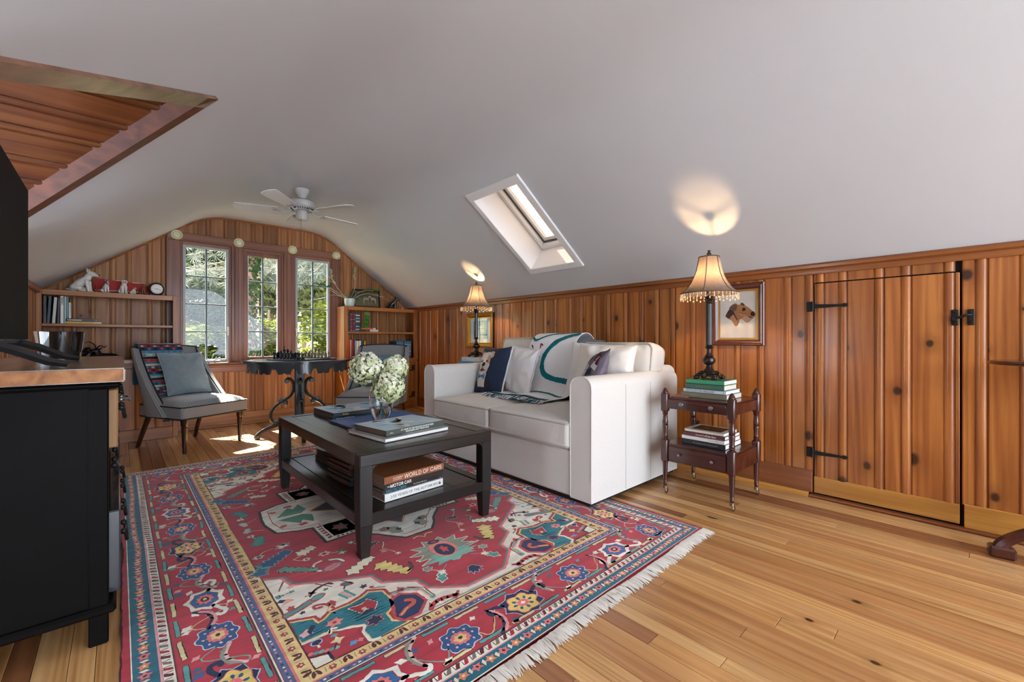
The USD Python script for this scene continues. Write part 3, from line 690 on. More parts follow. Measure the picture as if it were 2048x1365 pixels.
def soft(sx, sy, sz, r, puff, seed, inner=(10, 14, 6), wr=0.004):
    m = rbox(sx, sy, sz, r, 4, inner); v = m.vertices
    a, b, c = v[:, 0] / (sx / 2), v[:, 1] / (sy / 2), (v[:, 2] - sz / 2) / (sz / 2)
    bulge = (1 - np.clip(np.abs(a), 0, 1) ** 3) * (1 - np.clip(np.abs(b), 0, 1) ** 3)
    v[:, 2] += puff * bulge * np.clip(c, -0.2, 1)
    v[:, 0] += 0.35 * puff * (1 - np.abs(b) ** 3) * (1 - np.abs(c) ** 3) * np.sign(a) * (np.abs(a) > 0.9)
    nz = meshkit.fbm(np.column_stack([v[:, 0] * 5, v[:, 1] * 5, v[:, 2] * 9 + seed]), 3, seed) - 0.5
    v += np.column_stack([nz, 0.4 * nz, nz]) * wr * 2
    m.vertices = v; return m
def ring_pipe(sx, sy, z, r, off=0.0):
    c = np.array(sbox(-sx / 2 + r, -sy / 2 + r, sx / 2 - r, sy / 2 - r).buffer(r + off, 4).exterior.coords)[:-1]
    return np.column_stack([c, np.full(len(c), z)])
ym = 2.338
for k, (y0, y1) in enumerate(((SY0 + AW + 0.002, ym - 0.004), (ym + 0.004, SY1 - AW - 0.002))):
    sx, sy, sz = 0.70, y1 - y0, 0.162
    m = soft(sx, sy, sz, 0.028, 0.022, k * 7 + 1, (14, 18, 6))
    f = m.vertices[:, 0] < -sx / 2 + 0.02                              # gathers on the front boxing
    m.vertices[f, 0] += 0.0028 * np.sin(m.vertices[f, 1] * 62 + k) * np.sin(np.clip((m.vertices[f, 2]) / sz, 0, 1) * PI)
    c = W(so, 'seat_cushion', mv(m, (1.915 + sx / 2, (y0 + y1) / 2, 0.314)), linen, smooth=60)
    for z in (0.022, sz - 0.014):
        rp = ring_pipe(sx, sy, z, 0.03, 0.002)
        obj('piping', at(mv(tube(rp, 0.0055, 6, closed=True), (1.915 + sx / 2, (y0 + y1) / 2, 0.314)), so), seam_m if z > 0.1 else linen, c)
for k, (y0, y1, hh, ln) in enumerate(((1.50, 2.31, 0.445, 0.17), (2.325, 3.09, 0.485, 0.17))):
    sx, sy, sz = 0.20, y1 - y0, hh
    m = rbox(sx, sy, sz, 0.07, 5, (4, 14, 10)); v = m.vertices
    b, c = v[:, 1] / (sy / 2), (v[:, 2] - sz / 2) / (sz / 2)
    bul = np.clip(1 - np.abs(b) ** 2.5, 0, 1) * np.clip(1 - np.abs(c) ** 2.5, 0, 1)
    v[:, 0] += 0.03 * bul * np.sign(v[:, 0]) * (np.abs(v[:, 0]) > 0.03)
    v[:, 2] += np.where(c > 0.5, 0.018 * (np.abs(b) ** 2) * np.sign(c) - 0.01, 0)
    nz = meshkit.fbm(np.column_stack([v[:, 0] * 4, v[:, 1] * 5, v[:, 2] * 5 + k * 9]), 3, 5 + k) - 0.5
    v[:, 0] += nz * 0.03; v[:, 2] += nz * 0.012
    m.vertices = v
    rg = np.array(sbox(-sy / 2 + 0.07, 0.07, sy / 2 - 0.07, sz - 0.07).buffer(0.052, 5).exterior.coords)[:-1]
    rg[:, 1] += np.where(rg[:, 1] > sz / 2, 0.016 * (rg[:, 0] / (sy / 2)) ** 2 - 0.004, 0)
    pl = (2.715, (y0 + y1) / 2, 0.488)
    c = W(so, 'back_cushion', mv(m, pl, ry=ln), linen, smooth=60)
    obj('piping', at(mv(cat([tube(np.column_stack([np.full(len(rg), q), rg]), 0.0055, 6, closed=True) for q in (0.084, -0.084)]), pl, ry=ln), so), seam_m, c)

# ---------------------------------------------------------------- cushions and throw on the loveseat
def pillow_surf(w, h, t, seed, pinch=0.07, wr=0.006, off=0.0025, s=-1):
    def f(X, Z):
        U0, V0 = X / (w / 2), (Z - h / 2) / (h / 2); U, V = U0.copy(), V0.copy()
        for _ in range(3): U = U0 / (1 - pinch * (1 - np.clip(V, -1, 1) ** 2)); V = V0 / (1 - pinch * (1 - np.clip(U, -1, 1) ** 2))
        U, V = np.clip(U, -1, 1), np.clip(V, -1, 1)
        prof = np.clip(1 - np.abs(U) ** 2.6, 0, 1) ** 0.55 * np.clip(1 - np.abs(V) ** 2.6, 0, 1) ** 0.55
        nz = meshkit.fbm(np.stack([U * 2.2 + 5 * s, V * 2.2, np.full_like(U, seed * 1.7)], -1), 3, seed) - 0.5
        rad = np.sin(10 * np.arctan2(V, U) + seed) * (np.hypot(U, V) ** 2) * 0.5
        Y = s * (t / 2 * prof + 0.003) + s * wr * (nz * 3 + rad) * np.clip(prof * 3, 0, 1) * (0.3 + np.hypot(U, V))
        return np.column_stack([X, Y + s * off, Z])
    return f
def pose(loc, rz, lean, roll=0.0):
    """pillows are built facing -y; lean tips the top towards +y; then turned by rz"""
    T = TM.translation_matrix(loc) @ TM.rotation_matrix(rz, [0, 0, 1]) @ TM.rotation_matrix(-lean, [1, 0, 0]) @ TM.rotation_matrix(roll, [0, 1, 0])
    return T
FACE_W = -PI / 2                                    # turns a -y face to look along -x
bp = thing('throw_pillow', 'navy cushion printed with a white bulldog in a blue bow tie', 'cushion', M=pose((2.33, 2.865, 0.492), FACE_W - 0.10, 0.33, -0.04))
w, h, t = 0.40, 0.42, 0.11
obj('cover', pillow(w, h, t, 40, seed=3, wr=0.005), navy_cotton, bp, smooth=True)
obj('back_panel', mv(pillow(w * 0.985, h * 0.985, t * 0.8, 20, seed=3, wr=0.003), (0, 0.022, 0.003)), white_cotton, bp, smooth=True)
S = pillow_surf(w, h, t, 3, wr=0.005)
S2 = pillow_surf(w, h, t, 3, wr=0.005, off=0.0032); S3 = pillow_surf(w, h, t, 3, wr=0.005, off=0.0039); S4 = pillow_surf(w, h, t, 3, wr=0.005, off=0.0046)
def sp(poly, dx=-0.065, s=0.86, z0=0.03): return affinity.translate(affinity.scale(poly, s, s, origin=(0, 0)), dx, z0)
D = lambda p, sf, c: (fwd(decal(sp(p), sf, 0.02), (0, -1, 0)), c)
body = PG((-0.055, 0.02), (0.06, 0.02), (0.075, 0.11), (0.085, 0.16), (-0.075, 0.16), (-0.07, 0.09))
head = Polygon(spline([(-0.085, 0.20), (-0.10, 0.25), (-0.095, 0.30), (-0.10, 0.33), (-0.07, 0.37), (-0.03, 0.385), (0.03, 0.385), (0.075, 0.375), (0.10, 0.34), (0.095, 0.29), (0.105, 0.24), (0.085, 0.19), (0.05, 0.155), (0, 0.145), (-0.05, 0.155), (-0.085, 0.20)], 4))
earL, earR = PG((-0.11, 0.325), (-0.125, 0.36), (-0.09, 0.40), (-0.05, 0.385), (-0.08, 0.36)), PG((0.11, 0.31), (0.14, 0.335), (0.125, 0.385), (0.08, 0.395), (0.05, 0.38), (0.09, 0.36))
jacket = PG((0.06, 0.02), (0.16, 0.02), (0.15, 0.12), (0.10, 0.17), (0.075, 0.13))
items = [D(jacket, S, '2c3346'), D(body, S, 'd8cdc4'), D(earL, S, 'b39a90'), D(earR, S, 'c7aea4'), D(head, S2, 'e2d8d0'),
         D(blob(-0.045, 0.205, 0.05, 0.055), S3, 'cbbcb4'), D(blob(0.045, 0.205, 0.05, 0.055), S3, 'd4c5bc'), D(blob(0, 0.315, 0.02, 0.06), S3, 'f0eae4'),
         D(blob(-0.052, 0.285, 0.024, 0.016), S3, 'b29e94'), D(blob(0.052, 0.285, 0.024, 0.016), S3, 'b29e94'), D(blob(0.075, 0.30, 0.028, 0.05, 0.2), S3, 'c49f84'),
         D(blob(0, 0.25, 0.03, 0.022), S4, '2a2a30'), D(blob(-0.052, 0.282, 0.013, 0.011), S4, '241c1a'), D(blob(0.052, 0.282, 0.013, 0.011), S4, '241c1a'),
         D(stroke([(0, 0.23), (0, 0.212), (-0.035, 0.185), (-0.06, 0.19)], 0.008), S4, '4a3c3a'), D(stroke([(0, 0.212), (0.035, 0.185), (0.06, 0.19)], 0.008), S4, '4a3c3a'), D(blob(0, 0.188, 0.03, 0.014), S4, '5c4040'),
         D(PG((-0.062, 0.095), (-0.062, 0.155), (-0.008, 0.135), (0.008, 0.135), (0.062, 0.155), (0.062, 0.095), (0.008, 0.115), (-0.008, 0.115)), S3, '1f6ea8')]
for px, pz in ((-0.045, 0.115), (-0.03, 0.132), (-0.05, 0.138), (0.03, 0.118), (0.045, 0.136), (0.05, 0.11), (0.0, 0.125)): items.append(D(blob(px, pz, 0.005, 0.005, n=8), S4, 'e8eef2'))
pobj('bulldog_print', items, print_cloth, bp)

rp = thing('throw_pillow', 'plain white cotton cushion with a flanged edge behind the bulldog cushion', 'cushion', M=pose((2.44, 2.645, 0.497), FACE_W - 0.12, 0.25, 0.07))
obj('cover', pillow(0.40, 0.40, 0.13, 36, seed=8, wr=0.010), white_cotton, rp, smooth=True)
pe = pillow_edge(0.40, 0.40, n=16); fl_in = pe * [0.97, 1, 1] + [0, 0, 0.006]
cen = np.array([0, 0, 0.20]); fo = cen + (pe - cen) * 1.085; fo[:, 1] += 0.004 * np.sin(np.arange(len(fo)) * 1.1)
P = np.stack([cen + (pe - cen) * 0.97, fo], 1); P = np.concatenate([P, P[:1]], 0)
obj('flange', thick(P, 0.004), white_cotton, rp, smooth=50)
sp_ = thing('throw_pillow', 'large ivory satin and white cushion against the right back cushion', 'cushion', M=pose((2.475, 1.80, 0.50), FACE_W + 0.03, 0.20, 0.03))
obj('cover', pillow(0.47, 0.43, 0.15, 36, seed=12, wr=0.010, pinch=0.05), satin, sp_, smooth=True)
obj('piping', mv(tube(pillow_edge(0.47, 0.43, 0.05), 0.0045, 6, closed=True)), satin, sp_)
wp = thing('throw_pillow', 'thin white cushion peeping up behind the ivory satin cushion', 'cushion', M=pose((2.52, 1.955, 0.50), FACE_W, 0.19, 0.10))
obj('cover', pillow(0.44, 0.43, 0.07, 28, seed=14, wr=0.006, pinch=0.09), white_cotton, wp, smooth=True)
# the dark collage cushion leaning on the right arm
cp = thing('throw_pillow', 'dark collage-printed cushion leaning inside the right arm of the loveseat', 'cushion', M=pose((2.235, 1.775, 0.492), FACE_W - 0.80, 0.40, -0.12))
w, h, t = 0.42, 0.42, 0.12
obj('cover', pillow(w, h, t, 36, seed=21, wr=0.006), plain('collage_ground', '6c6470', rough=0.9, var=0.2, bscale=90), cp, smooth=True)
C1, C2 = pillow_surf(w, h, t, 21, off=0.0022), pillow_surf(w, h, t, 21, off=0.003)
rc = random.Random(11); items = []
def K(p, sf, c): return (fwd(decal(p, sf, 0.03), (0, -1, 0)), c)
pal = ['43405a', '8d8f9a', 'b9bcc4', '5a2730', '7b2f38', '2f3346', 'c9cfd6', '6e5a52', '38303a', 'a8b2bf']
for k in range(26):
    cx, cz = rc.uniform(-0.16, 0.16), rc.uniform(0.04, 0.38); a = rc.uniform(0.02, 0.07); b = rc.uniform(0.015, 0.05); rt = rc.uniform(-0.6, 0.6)
    q = affinity.translate(affinity.rotate(sbox(-a, -b, a, b), rt, use_radians=True), cx, cz).intersection(sbox(-0.18, 0.025, 0.18, 0.395))
    if q.area > 1e-5: items.append(K(q, C1 if k < 13 else C2, pal[k % len(pal)]))
C3 = pillow_surf(w, h, t, 21, off=0.0036)
items.append(K(affinity.rotate(sbox(-0.07, 0.15, 0.05, 0.25), 12), C3, 'cfe0ec'))
for k in range(6): items.append(K(affinity.rotate(sbox(-0.06, 0.165 + 0.013 * k, 0.04 - 0.01 * (k % 3), 0.169 + 0.013 * k), 12, origin=(-0.01, 0.2)), pillow_surf(w, h, t, 21, off=0.0042), '55687c'))
pobj('collage_print', items, print_cloth, cp)

# throw: over the back cushions, down to the seat, fringe on the seat
th = thing('throw_blanket', 'white throw with teal swirls and maroon lettering draped over the loveseat back', 'throw blanket', (2.55, 2.35, 0.5))
tp = spline([(2.90, 0.66), (2.885, 0.80), (2.868, 0.93), (2.80, 0.990), (2.715, 0.985), (2.648, 0.925), (2.612, 0.80), (2.585, 0.66), (2.545, 0.545), (2.49, 0.508), (2.38, 0.503), (2.27, 0.502), (2.235, 0.500)], 6)
sl_ = np.concatenate([[0], np.cumsum(np.linalg.norm(np.diff(tp, axis=0), axis=1))]); SLen = sl_[-1]
def throw_surf(off=0.0):
    def f(U, V):                                    # U across (0..0.56 from the right), V along from behind the back to the seat
        x, z = np.interp(V, sl_, tp[:, 0]), np.interp(V, sl_, tp[:, 1])
        dx, dz = np.interp(V + 0.01, sl_, tp[:, 0]) - np.interp(V - 0.01, sl_, tp[:, 0]), np.interp(V + 0.01, sl_, tp[:, 1]) - np.interp(V - 0.01, sl_, tp[:, 1])
        L = np.maximum(np.hypot(dx, dz), 1e-9); nx, nz = dz / L, -dx / L
        fold = 0.013 * np.sin(U * 17 + V * 3.5) * np.clip((V - 0.45) * 2.2, 0.15, 1) + 0.006 * np.sin(U * 43 - V * 5) * np.clip(V - 0.5, 0, 1)
        wv = np.clip((V - 0.85) * 3, 0, 1); fold = fold * (1 - 0.55 * wv) + wv * 0.007 + 0.012
        y = 2.13 + U + 0.16 * np.clip((V - 0.55) / 0.7, 0, 1.2) * (U / 0.56 - 0.28)
        o = fold + off
        return np.column_stack([x - np.abs(nx) * 0 + nx * o * -1 * np.sign(-1), y, z + nz * o])
    return f
ts = throw_surf()
UU, VV = np.meshgrid(np.linspace(0, 0.50, 40), np.linspace(0, SLen, 70), indexing='ij')
P = ts(UU.ravel(), VV.ravel()).reshape(40, 70, 3)
W(th, 'cloth', thick(P, 0.005), plain('throw_white', (0.80, 0.815, 0.83), rough=0.95, bump=0.3, bscale=120), smooth=60)
tS = throw_surf(0.0055)
def TD(p, c, cell=0.02): return (fwd(at(decal(p, tS, cell), th), (-1, 0, 0.6)), c)
V0 = float(np.interp(0.0, [0], [0])) + 0.40        # where the front starts to show
teal, mar = '11707a', '7a2440'
big = [(0.03, V0 + 0.06), (0.12, V0 + 0.09), (0.22, V0 + 0.15), (0.29, V0 + 0.24), (0.30, V0 + 0.34), (0.26, V0 + 0.41), (0.18, V0 + 0.44), (0.08, V0 + 0.45), (0.03, V0 + 0.46)]
rr = random.Random(2)
def rough_stroke(pts, w):
    pts = spline(pts, 8); return unary_union([Point(*p).buffer(w / 2 * rr.uniform(0.8, 1.15), 3) for p in pts] + [LineString(pts).buffer(w / 2 * 0.85, 3)])
items = [TD(rough_stroke(big, 0.042), teal), TD(rough_stroke([(0.02, V0 + 0.005), (0.15, V0 + 0.02), (0.30, V0 + 0.06), (0.42, V0 + 0.12), (0.46, V0 + 0.12), (0.49, V0 + 0.10)], 0.020), teal),
         TD(rough_stroke([(0.04, V0 + 0.62), (0.14, V0 + 0.60), (0.24, V0 + 0.60), (0.30, V0 + 0.62)], 0.03), teal),
         TD(stroke(spline([(0.34, V0 + 0.17), (0.365, V0 + 0.16), (0.36, V0 + 0.20), (0.40, V0 + 0.24), (0.385, V0 + 0.275), (0.35, V0 + 0.27)], 5), 0.012), mar),
         TD(stroke(spline([(0.47, V0 + 0.17), (0.45, V0 + 0.19), (0.455, V0 + 0.23), (0.475, V0 + 0.27), (0.49, V0 + 0.29)], 5), 0.012), mar),
         TD(unary_union([stroke([(0.30, V0 - 0.05), (0.36, V0 - 0.05), (0.36, V0 - 0.02)], 0.007), stroke(spline([(0.42, V0 - 0.02), (0.39, V0 - 0.035), (0.38, V0 - 0.01), (0.42, V0 + 0.005), (0.43, V0 - 0.02)], 4), 0.007), stroke([(0.37, V0 - 0.045), (0.37, V0 + 0.0)], 0.005)]), '24424e'),
         TD(sbox(0.005, SLen - 0.055, 0.495, SLen - 0.03), teal, 0.03), TD(sbox(0.005, SLen - 0.024, 0.495, SLen - 0.004), '1d3a44', 0.03)]
pobj('print', items, print_cloth, th)
fr_m = []; rr = random.Random(5)
for k in range(150):
    u = 0.5 * k / 149; a = ts(np.array([u]), np.array([SLen - 0.002]))[0]; L = rr.uniform(0.045, 0.085); sw = rr.uniform(-0.03, 0.03)
    p = [a, a + [-0.35 * L, 0.4 * sw, rr.uniform(-0.012, 0.004)], a + [-L * 0.8, sw, rr.uniform(-0.016, -0.010)]]
    fr_m.append((at(tube(p, [0.0028, 0.0025, 0.0018], 4), th), rr.choice(['dfe6ea', 'dfe6ea', '4a6f80', '1f4a5a', 'a9bcc6'])))
pobj('fringe', fr_m, print_cloth, th, kind='stuff')
# its grey underside shows where the corner folds back on the cushion top
P = np.zeros((10, 8, 3))
for i, u in enumerate(np.linspace(0, 1, 10)):
    for j, v in enumerate(np.linspace(0, 1, 8)):
        P[i, j] = (2.80 - 0.17 * v + 0.03 * u, 2.14 - 0.15 * u * (1 - 0.5 * v), 0.966 - 0.06 * v * v - 0.025 * u + 0.004 * math.sin(9 * u + 5 * v))
W(th, 'turned_corner', thick(P, 0.004), plain('throw_grey', '70757c', rough=0.95, bump=0.5, bscale=160), smooth=60)

# ---------------------------------------------------------------- coffee table
oak_black = wood('black_oak', 1, '0d0a09', '191513', '3a332e', rough=0.36, coat=0.45, coatr=0.25, ring=4, vary=0.08, bump=0.9, grain=1.8)
oak_black_x = wood('black_oak_across', 0, '0e0b0a', '161210', '211c19', rough=0.34, coat=0.08, coatr=0.22, ring=5, vary=0.06, bump=0.4, grain=1.4)
oak_black_z = wood('black_oak_upright', 2, '0e0b0a', '14100e', '1e1815', rough=0.5, coat=0.03, ring=5, vary=0.06, bump=0.4, grain=1.4)
TX0, TX1, TY0, TY1, TH_ = 0.752, 1.478, 1.772, 3.022, 0.462
RUGZ = 0.012
ct = thing('coffee_table', 'black-stained oak coffee table with a lower shelf on the patterned rug', 'coffee table', ((TX0 + TX1) / 2, (TY0 + TY1) / 2, RUGZ))
tb = 0.062
for x0, x1 in ((TX0, TX0 + tb), (TX1 - tb, TX1)): W(ct, 'top_rail', bx(x0, x1, TY0 + tb + 0.0002, TY1 - tb - 0.0002, TH_ - 0.056, TH_, 0.002), oak_black)
for y0, y1 in ((TY0, TY0 + tb), (TY1 - tb, TY1)): W(ct, 'top_rail', bx(TX0, TX1, y0, y1, TH_ - 0.056, TH_, 0.005), oak_black_x)
n_ = 4; bw = (TX1 - TX0 - 2 * tb - 0.006) / n_
for k in range(n_): W(ct, 'top_board', bx(TX0 + tb + 0.003 + bw * k + 0.0004, TX0 + tb + 0.003 + bw * (k + 1) - 0.0004, TY0 + tb + 0.003, TY1 - tb - 0.003, TH_ - 0.03, TH_ - 0.002, 0.001), oak_black)
for k in range(n_): W(ct, 'shelf_board', bx(TX0 + tb + 0.003 + bw * k + 0.0004, TX0 + tb + 0.003 + bw * (k + 1) - 0.0004, TY0 + tb + 0.003, TY1 - tb - 0.003, 0.165, 0.198, 0.001), oak_black)
for x0, x1 in ((TX0 + 0.004, TX0 + tb), (TX1 - tb, TX1 - 0.004)): W(ct, 'shelf_rail', bx(x0, x1, TY0 + 0.05, TY1 - 0.05, 0.148, 0.2, 0.004), oak_black)
for y0, y1 in ((TY0 + 0.004, TY0 + tb), (TY1 - tb, TY1 - 0.004)): W(ct, 'shelf_rail', bx(TX0 + 0.05, TX1 - 0.05, y0, y1, 0.1485, 0.2005, 0.004), oak_black_x)
for cx_, sx in ((TX0, 1), (TX1, -1)):
    for cy_, sy in ((TY0, 1), (TY1, -1)):
        q = lambda dx, dy, z: (cx_ + sx * dx, cy_ + sy * dy, z)
        pts = [q(a, b, 0.15) for a in (0.003, 0.06) for b in (0.003, 0.06)] + [q(a, b, RUGZ) for a in (0.012, 0.05) for b in (0.012, 0.05)]
        lower = trimesh.convex.convex_hull(np.array(pts)); upper = bx(*sorted((cx_ + sx * 0.001, cx_ + sx * 0.06)), *sorted((cy_ + sy * 0.001, cy_ + sy * 0.06)), 0.15, TH_ - 0.05, 0.003)
        br = Polygon([(0.06, TH_ - 0.056), (0.06, TH_ - 0.085), (0.063, TH_ - 0.072), (0.07, TH_ - 0.062), (0.085, TH_ - 0.056)])
        fil = frame_map(ext(br, 0.05), (cx_, cy_ + sy * 0.005, 0), (sx, 0, 0), (0, 0, 1), (0, sy, 0))
        if fil.volume < 0: fil.invert()
        W(ct, 'leg', cat(lower, upper, fil), oak_black_z)

# ---------------------------------------------------------------- two-tier side table with turned posts and castors
mahog = wood('mahogany', 2, '2a0f0b', '3a1610', '4a1e15', rough=0.24, coat=0.6, coatr=0.08, ring=4, vary=0.06, bump=0.05)
mahog_y = wood('mahogany_across', 1, '2a0f0b', '3a1610', '4a1e15', rough=0.24, coat=0.6, coatr=0.08, ring=4, vary=0.06, bump=0.05)
brass = plain('aged_brass', '8a7a58', rough=0.3, metal=0.9); steel = plain('dull_steel', '8d9094', rough=0.3, metal=0.9)
PX0, PX1, PY0, PY1 = 2.508, 2.893, 0.928, 1.322
st = thing('side_table', 'two-tier mahogany side table on brass castors beside the loveseat', 'side table', ((PX0 + PX1) / 2, (PY0 + PY1) / 2, 0))
turn = [(0.006, 0.03), (0.010, 0.032), (0.0105, 0.06), (0.013, 0.064), (0.011, 0.07), (0.0135, 0.075), (0.011, 0.081), (0.014, 0.13), (0.0155, 0.185), (0.017, 0.192), (0.017, 0.2)]
mid = [(0.0175, 0.335), (0.014, 0.34), (0.017, 0.346), (0.014, 0.352), (0.017, 0.358), (0.0135, 0.364), (0.0155, 0.40), (0.0175, 0.418), (0.0145, 0.423), (0.0175, 0.428), (0.0145, 0.433), (0.0175, 0.438), (0.0155, 0.458), (0.0135, 0.486), (0.017, 0.492), (0.014, 0.497), (0.017, 0.502), (0.0175, 0.51)]
fin = [(0.014, 0.622), (0.019, 0.625), (0.019, 0.629), (0.016, 0.633), (0.013, 0.643), (0.006, 0.653), (0.0, 0.657)]
for x in (PX0, PX1):
    for y in (PY0, PY1):
        blk = [bx(x - 0.021, x + 0.021, y - 0.021, y + 0.021, 0.2, 0.335, 0.006), bx(x - 0.021, x + 0.021, y - 0.021, y + 0.021, 0.51, 0.624, 0.006)]
        p = W(st, 'post', cat([mv(lathe(q, 16), (x, y, 0)) for q in (turn, mid, fin)] + blk), mahog, smooth=40)
        obj('castor', at(cat(mv(lathe([(0.013, 0.03), (0.012, 0.046), (0.009, 0.05)], 12), (x, y, 0)), mv(lathe([(0.013, -0.006), (0.016, -0.004), (0.016, 0.004), (0.013, 0.006)], 14), (x + 0.006, y - 0.006, 0.016), rx=PI / 2), bar((x, y, 0.034), (x + 0.006, y - 0.006, 0.014), 0.004)), st), brass, p)
W(st, 'top', cat(bx(PX0 - 0.008, PX1 + 0.008, PY0 - 0.008, PY1 + 0.008, 0.588, 0.600, 0.004)), mahog_y)
for x0, x1, y0, y1 in ((PX0 - 0.012, PX0 + 0.008, PY0 + 0.021, PY1 - 0.021), (PX1 - 0.008, PX1 + 0.012, PY0 + 0.021, PY1 - 0.021), (PX0 + 0.021, PX1 - 0.021, PY0 - 0.012, PY0 + 0.008), (PX0 + 0.021, PX1 - 0.021, PY1 - 0.008, PY1 + 0.012)):
    W(st, 'apron', bx(x0, x1, y0, y1, 0.53, 0.589, 0.002), mahog_y)
W(st, 'slide', bx(PX0 - 0.018, PX0 - 0.008, PY0 + 0.026, PY1 - 0.026, 0.568, 0.582, 0.002), mahog_y)
for y in (PY0 + 0.11, PY1 - 0.11):
    ring = np.array([[PX0 - 0.021, y + 0.011 * math.cos(a), 0.562 + 0.011 * math.sin(a)] for a in np.linspace(0, 2 * PI, 14, endpoint=False)])
    W(st, 'ring_pull', cat(tube(ring, 0.0018, 6, closed=True), mv(lathe([(0.011, 0), (0.009, 0.004), (0.004, 0.006)], 14), (PX0 - 0.012, y, 0.563), ry=-PI / 2)), steel)
W(st, 'shelf', bx(PX0 - 0.008, PX1 + 0.008, PY0 - 0.008, PY1 + 0.008, 0.304, 0.316, 0.003), mahog_y)
for x0, x1, y0, y1 in ((PX1 - 0.008, PX1 + 0.012, PY0 + 0.021, PY1 - 0.021), (PX0 + 0.021, PX1 - 0.021, PY0 - 0.012, PY0 + 0.008), (PX0 + 0.021, PX1 - 0.021, PY1 - 0.008, PY1 + 0.012)):
    W(st, 'drawer_case', bx(x0, x1, y0, y1, 0.205, 0.305, 0.002), mahog_y)
W(st, 'drawer_case', bx(PX0 - 0.004, PX0 + 0.006, PY0 + 0.021, PY1 - 0.021, 0.203, 0.305, 0.001), mahog_y)
dr = W(st, 'drawer', bx(PX0 - 0.014, PX0 - 0.003, PY0 + 0.026, PY1 - 0.026, 0.212, 0.298, 0.003), mahog_y)
for y in (PY0 + 0.10, PY1 - 0.10):
    obj('knob', at(mv(lathe([(0.004, 0), (0.004, 0.008), (0.009, 0.012), (0.009, 0.017), (0.004, 0.02), (0, 0.0205)], 14), (PX0 - 0.014, y, 0.256), ry=-PI / 2), st), steel, dr)
# its mate behind the far arm of the loveseat
et = thing('end_table', 'dark wooden end table mostly hidden behind the far loveseat arm', 'side table', (2.80, 3.60, 0))
obj('top', bx(-0.2, 0.2, -0.2, 0.2, 0.68, 0.70, 0.006), mahog_y, et)
obj('apron', bx(-0.18, 0.18, -0.18, 0.18, 0.58, 0.681, 0.004), mahog_y, et)
for x in (-0.165, 0.165):
    for y in (-0.165, 0.165): obj('leg', mv(lathe([(0.012, 0), (0.014, 0.05), (0.02, 0.5), (0.02, 0.585)], 12), (x, y, 0)), mahog, et, smooth=40)

# ---------------------------------------------------------------- round games table with an iron scroll base
pewter = plain('pewter_top', '2c3034', rough=0.30, coat=0.4, var=0.25, bscale=30)
iron_d = plain('wrought_iron', '3a3d40', rough=0.42, metal=0.75, bump=0.2, bscale=40)
GX, GY = 1.335, 4.60
gt = thing('games_table', 'round dark games table with a scalloped apron on an iron scroll base', 'table', (GX, GY, 0), -0.18)
a = np.linspace(0, 2 * PI, 96, endpoint=False); rad = 0.475 + 0.018 * np.cos(8 * a)
outl = Polygon(np.column_stack([rad * np.cos(a), rad * np.sin(a)]))
obj('top', cat(mv(ext(outl, 0.014), (0, 0, 0.741)), mv(ext(outl.buffer(-0.010), 0.010), (0, 0, 0.733))), pewter, gt, smooth=40)
# apron: a band with a scalloped lower edge
n = 160; P = np.zeros((n + 1, 4, 3))
for i in range(n + 1):
    t = 2 * PI * i / n; r = 0.44 + 0.012 * math.cos(8 * t); ph = (t * 16 / (2 * PI)) % 1.0
    notch = 0.052 * max(0.0, 1 - (abs(ph - 0.5) / 0.20) ** 2) ** 0.5 + 0.014 * max(0.0, 1 - abs(ph - 0.0) / 0.10) + 0.014 * max(0, 1 - abs(ph - 1.0) / 0.10)
    zb = 0.640 + notch
    for j, (rr_, zz) in enumerate(((r, 0.735), (r, zb), (r - 0.014, zb), (r - 0.014, 0.735))): P[i, j] = (rr_ * math.cos(t), rr_ * math.sin(t), zz)
obj('apron', grid_mesh(P), pewter, gt, smooth=40)
obj('column', cat(bx(-0.042, 0.042, -0.042, 0.042, 0.10, 0.735, 0.006), lathe([(0.10, 0.715), (0.09, 0.728), (0.09, 0.735)], 24), lathe([(0.05, 0.085), (0.055, 0.10), (0.05, 0.115)], 16)), iron_d, gt)
def scroll():
    g = []
    c1 = spline([(0.105, 0.53), (0.118, 0.545), (0.108, 0.565), (0.085, 0.566), (0.062, 0.54), (0.052, 0.50), (0.056, 0.45), (0.082, 0.40), (0.125, 0.365), (0.16, 0.352), (0.168, 0.365)], 6)
    c2 = spline([(0.125, 0.322), (0.116, 0.335), (0.128, 0.348), (0.155, 0.345), (0.20, 0.315), (0.24, 0.26), (0.25, 0.20), (0.235, 0.155), (0.21, 0.142), (0.196, 0.155)], 6)
    c3 = spline([(0.05, 0.115), (0.13, 0.130), (0.22, 0.118), (0.30, 0.088), (0.355, 0.048), (0.372, 0.018), (0.362, 0.010), (0.345, 0.022)], 6)
    for c, r in ((c1, 0.0155), (c2, 0.0155), (c3, 0.018)):
        p = np.column_stack([c[:, 0], np.zeros(len(c)), c[:, 1]]); g.append(tube(p, r, 8))
    for x, z, r in ((0.112, 0.545, 0.022), (0.165, 0.362, 0.02), (0.128, 0.333, 0.02), (0.207, 0.152, 0.02), (0.36, 0.022, 0.022)): g.append(mv(lathe([(0, -0.018), (r * 0.8, -0.017), (r, -0.01), (r, 0.01), (r * 0.8, 0.017), (0, 0.018)], 14), (x, 0, z), rx=PI / 2))
    return cat(g)
sc_ = scroll()
for k in range(4): obj('scroll_leg', mv(sc_, rz=k * PI / 2 + PI), iron_d, gt)
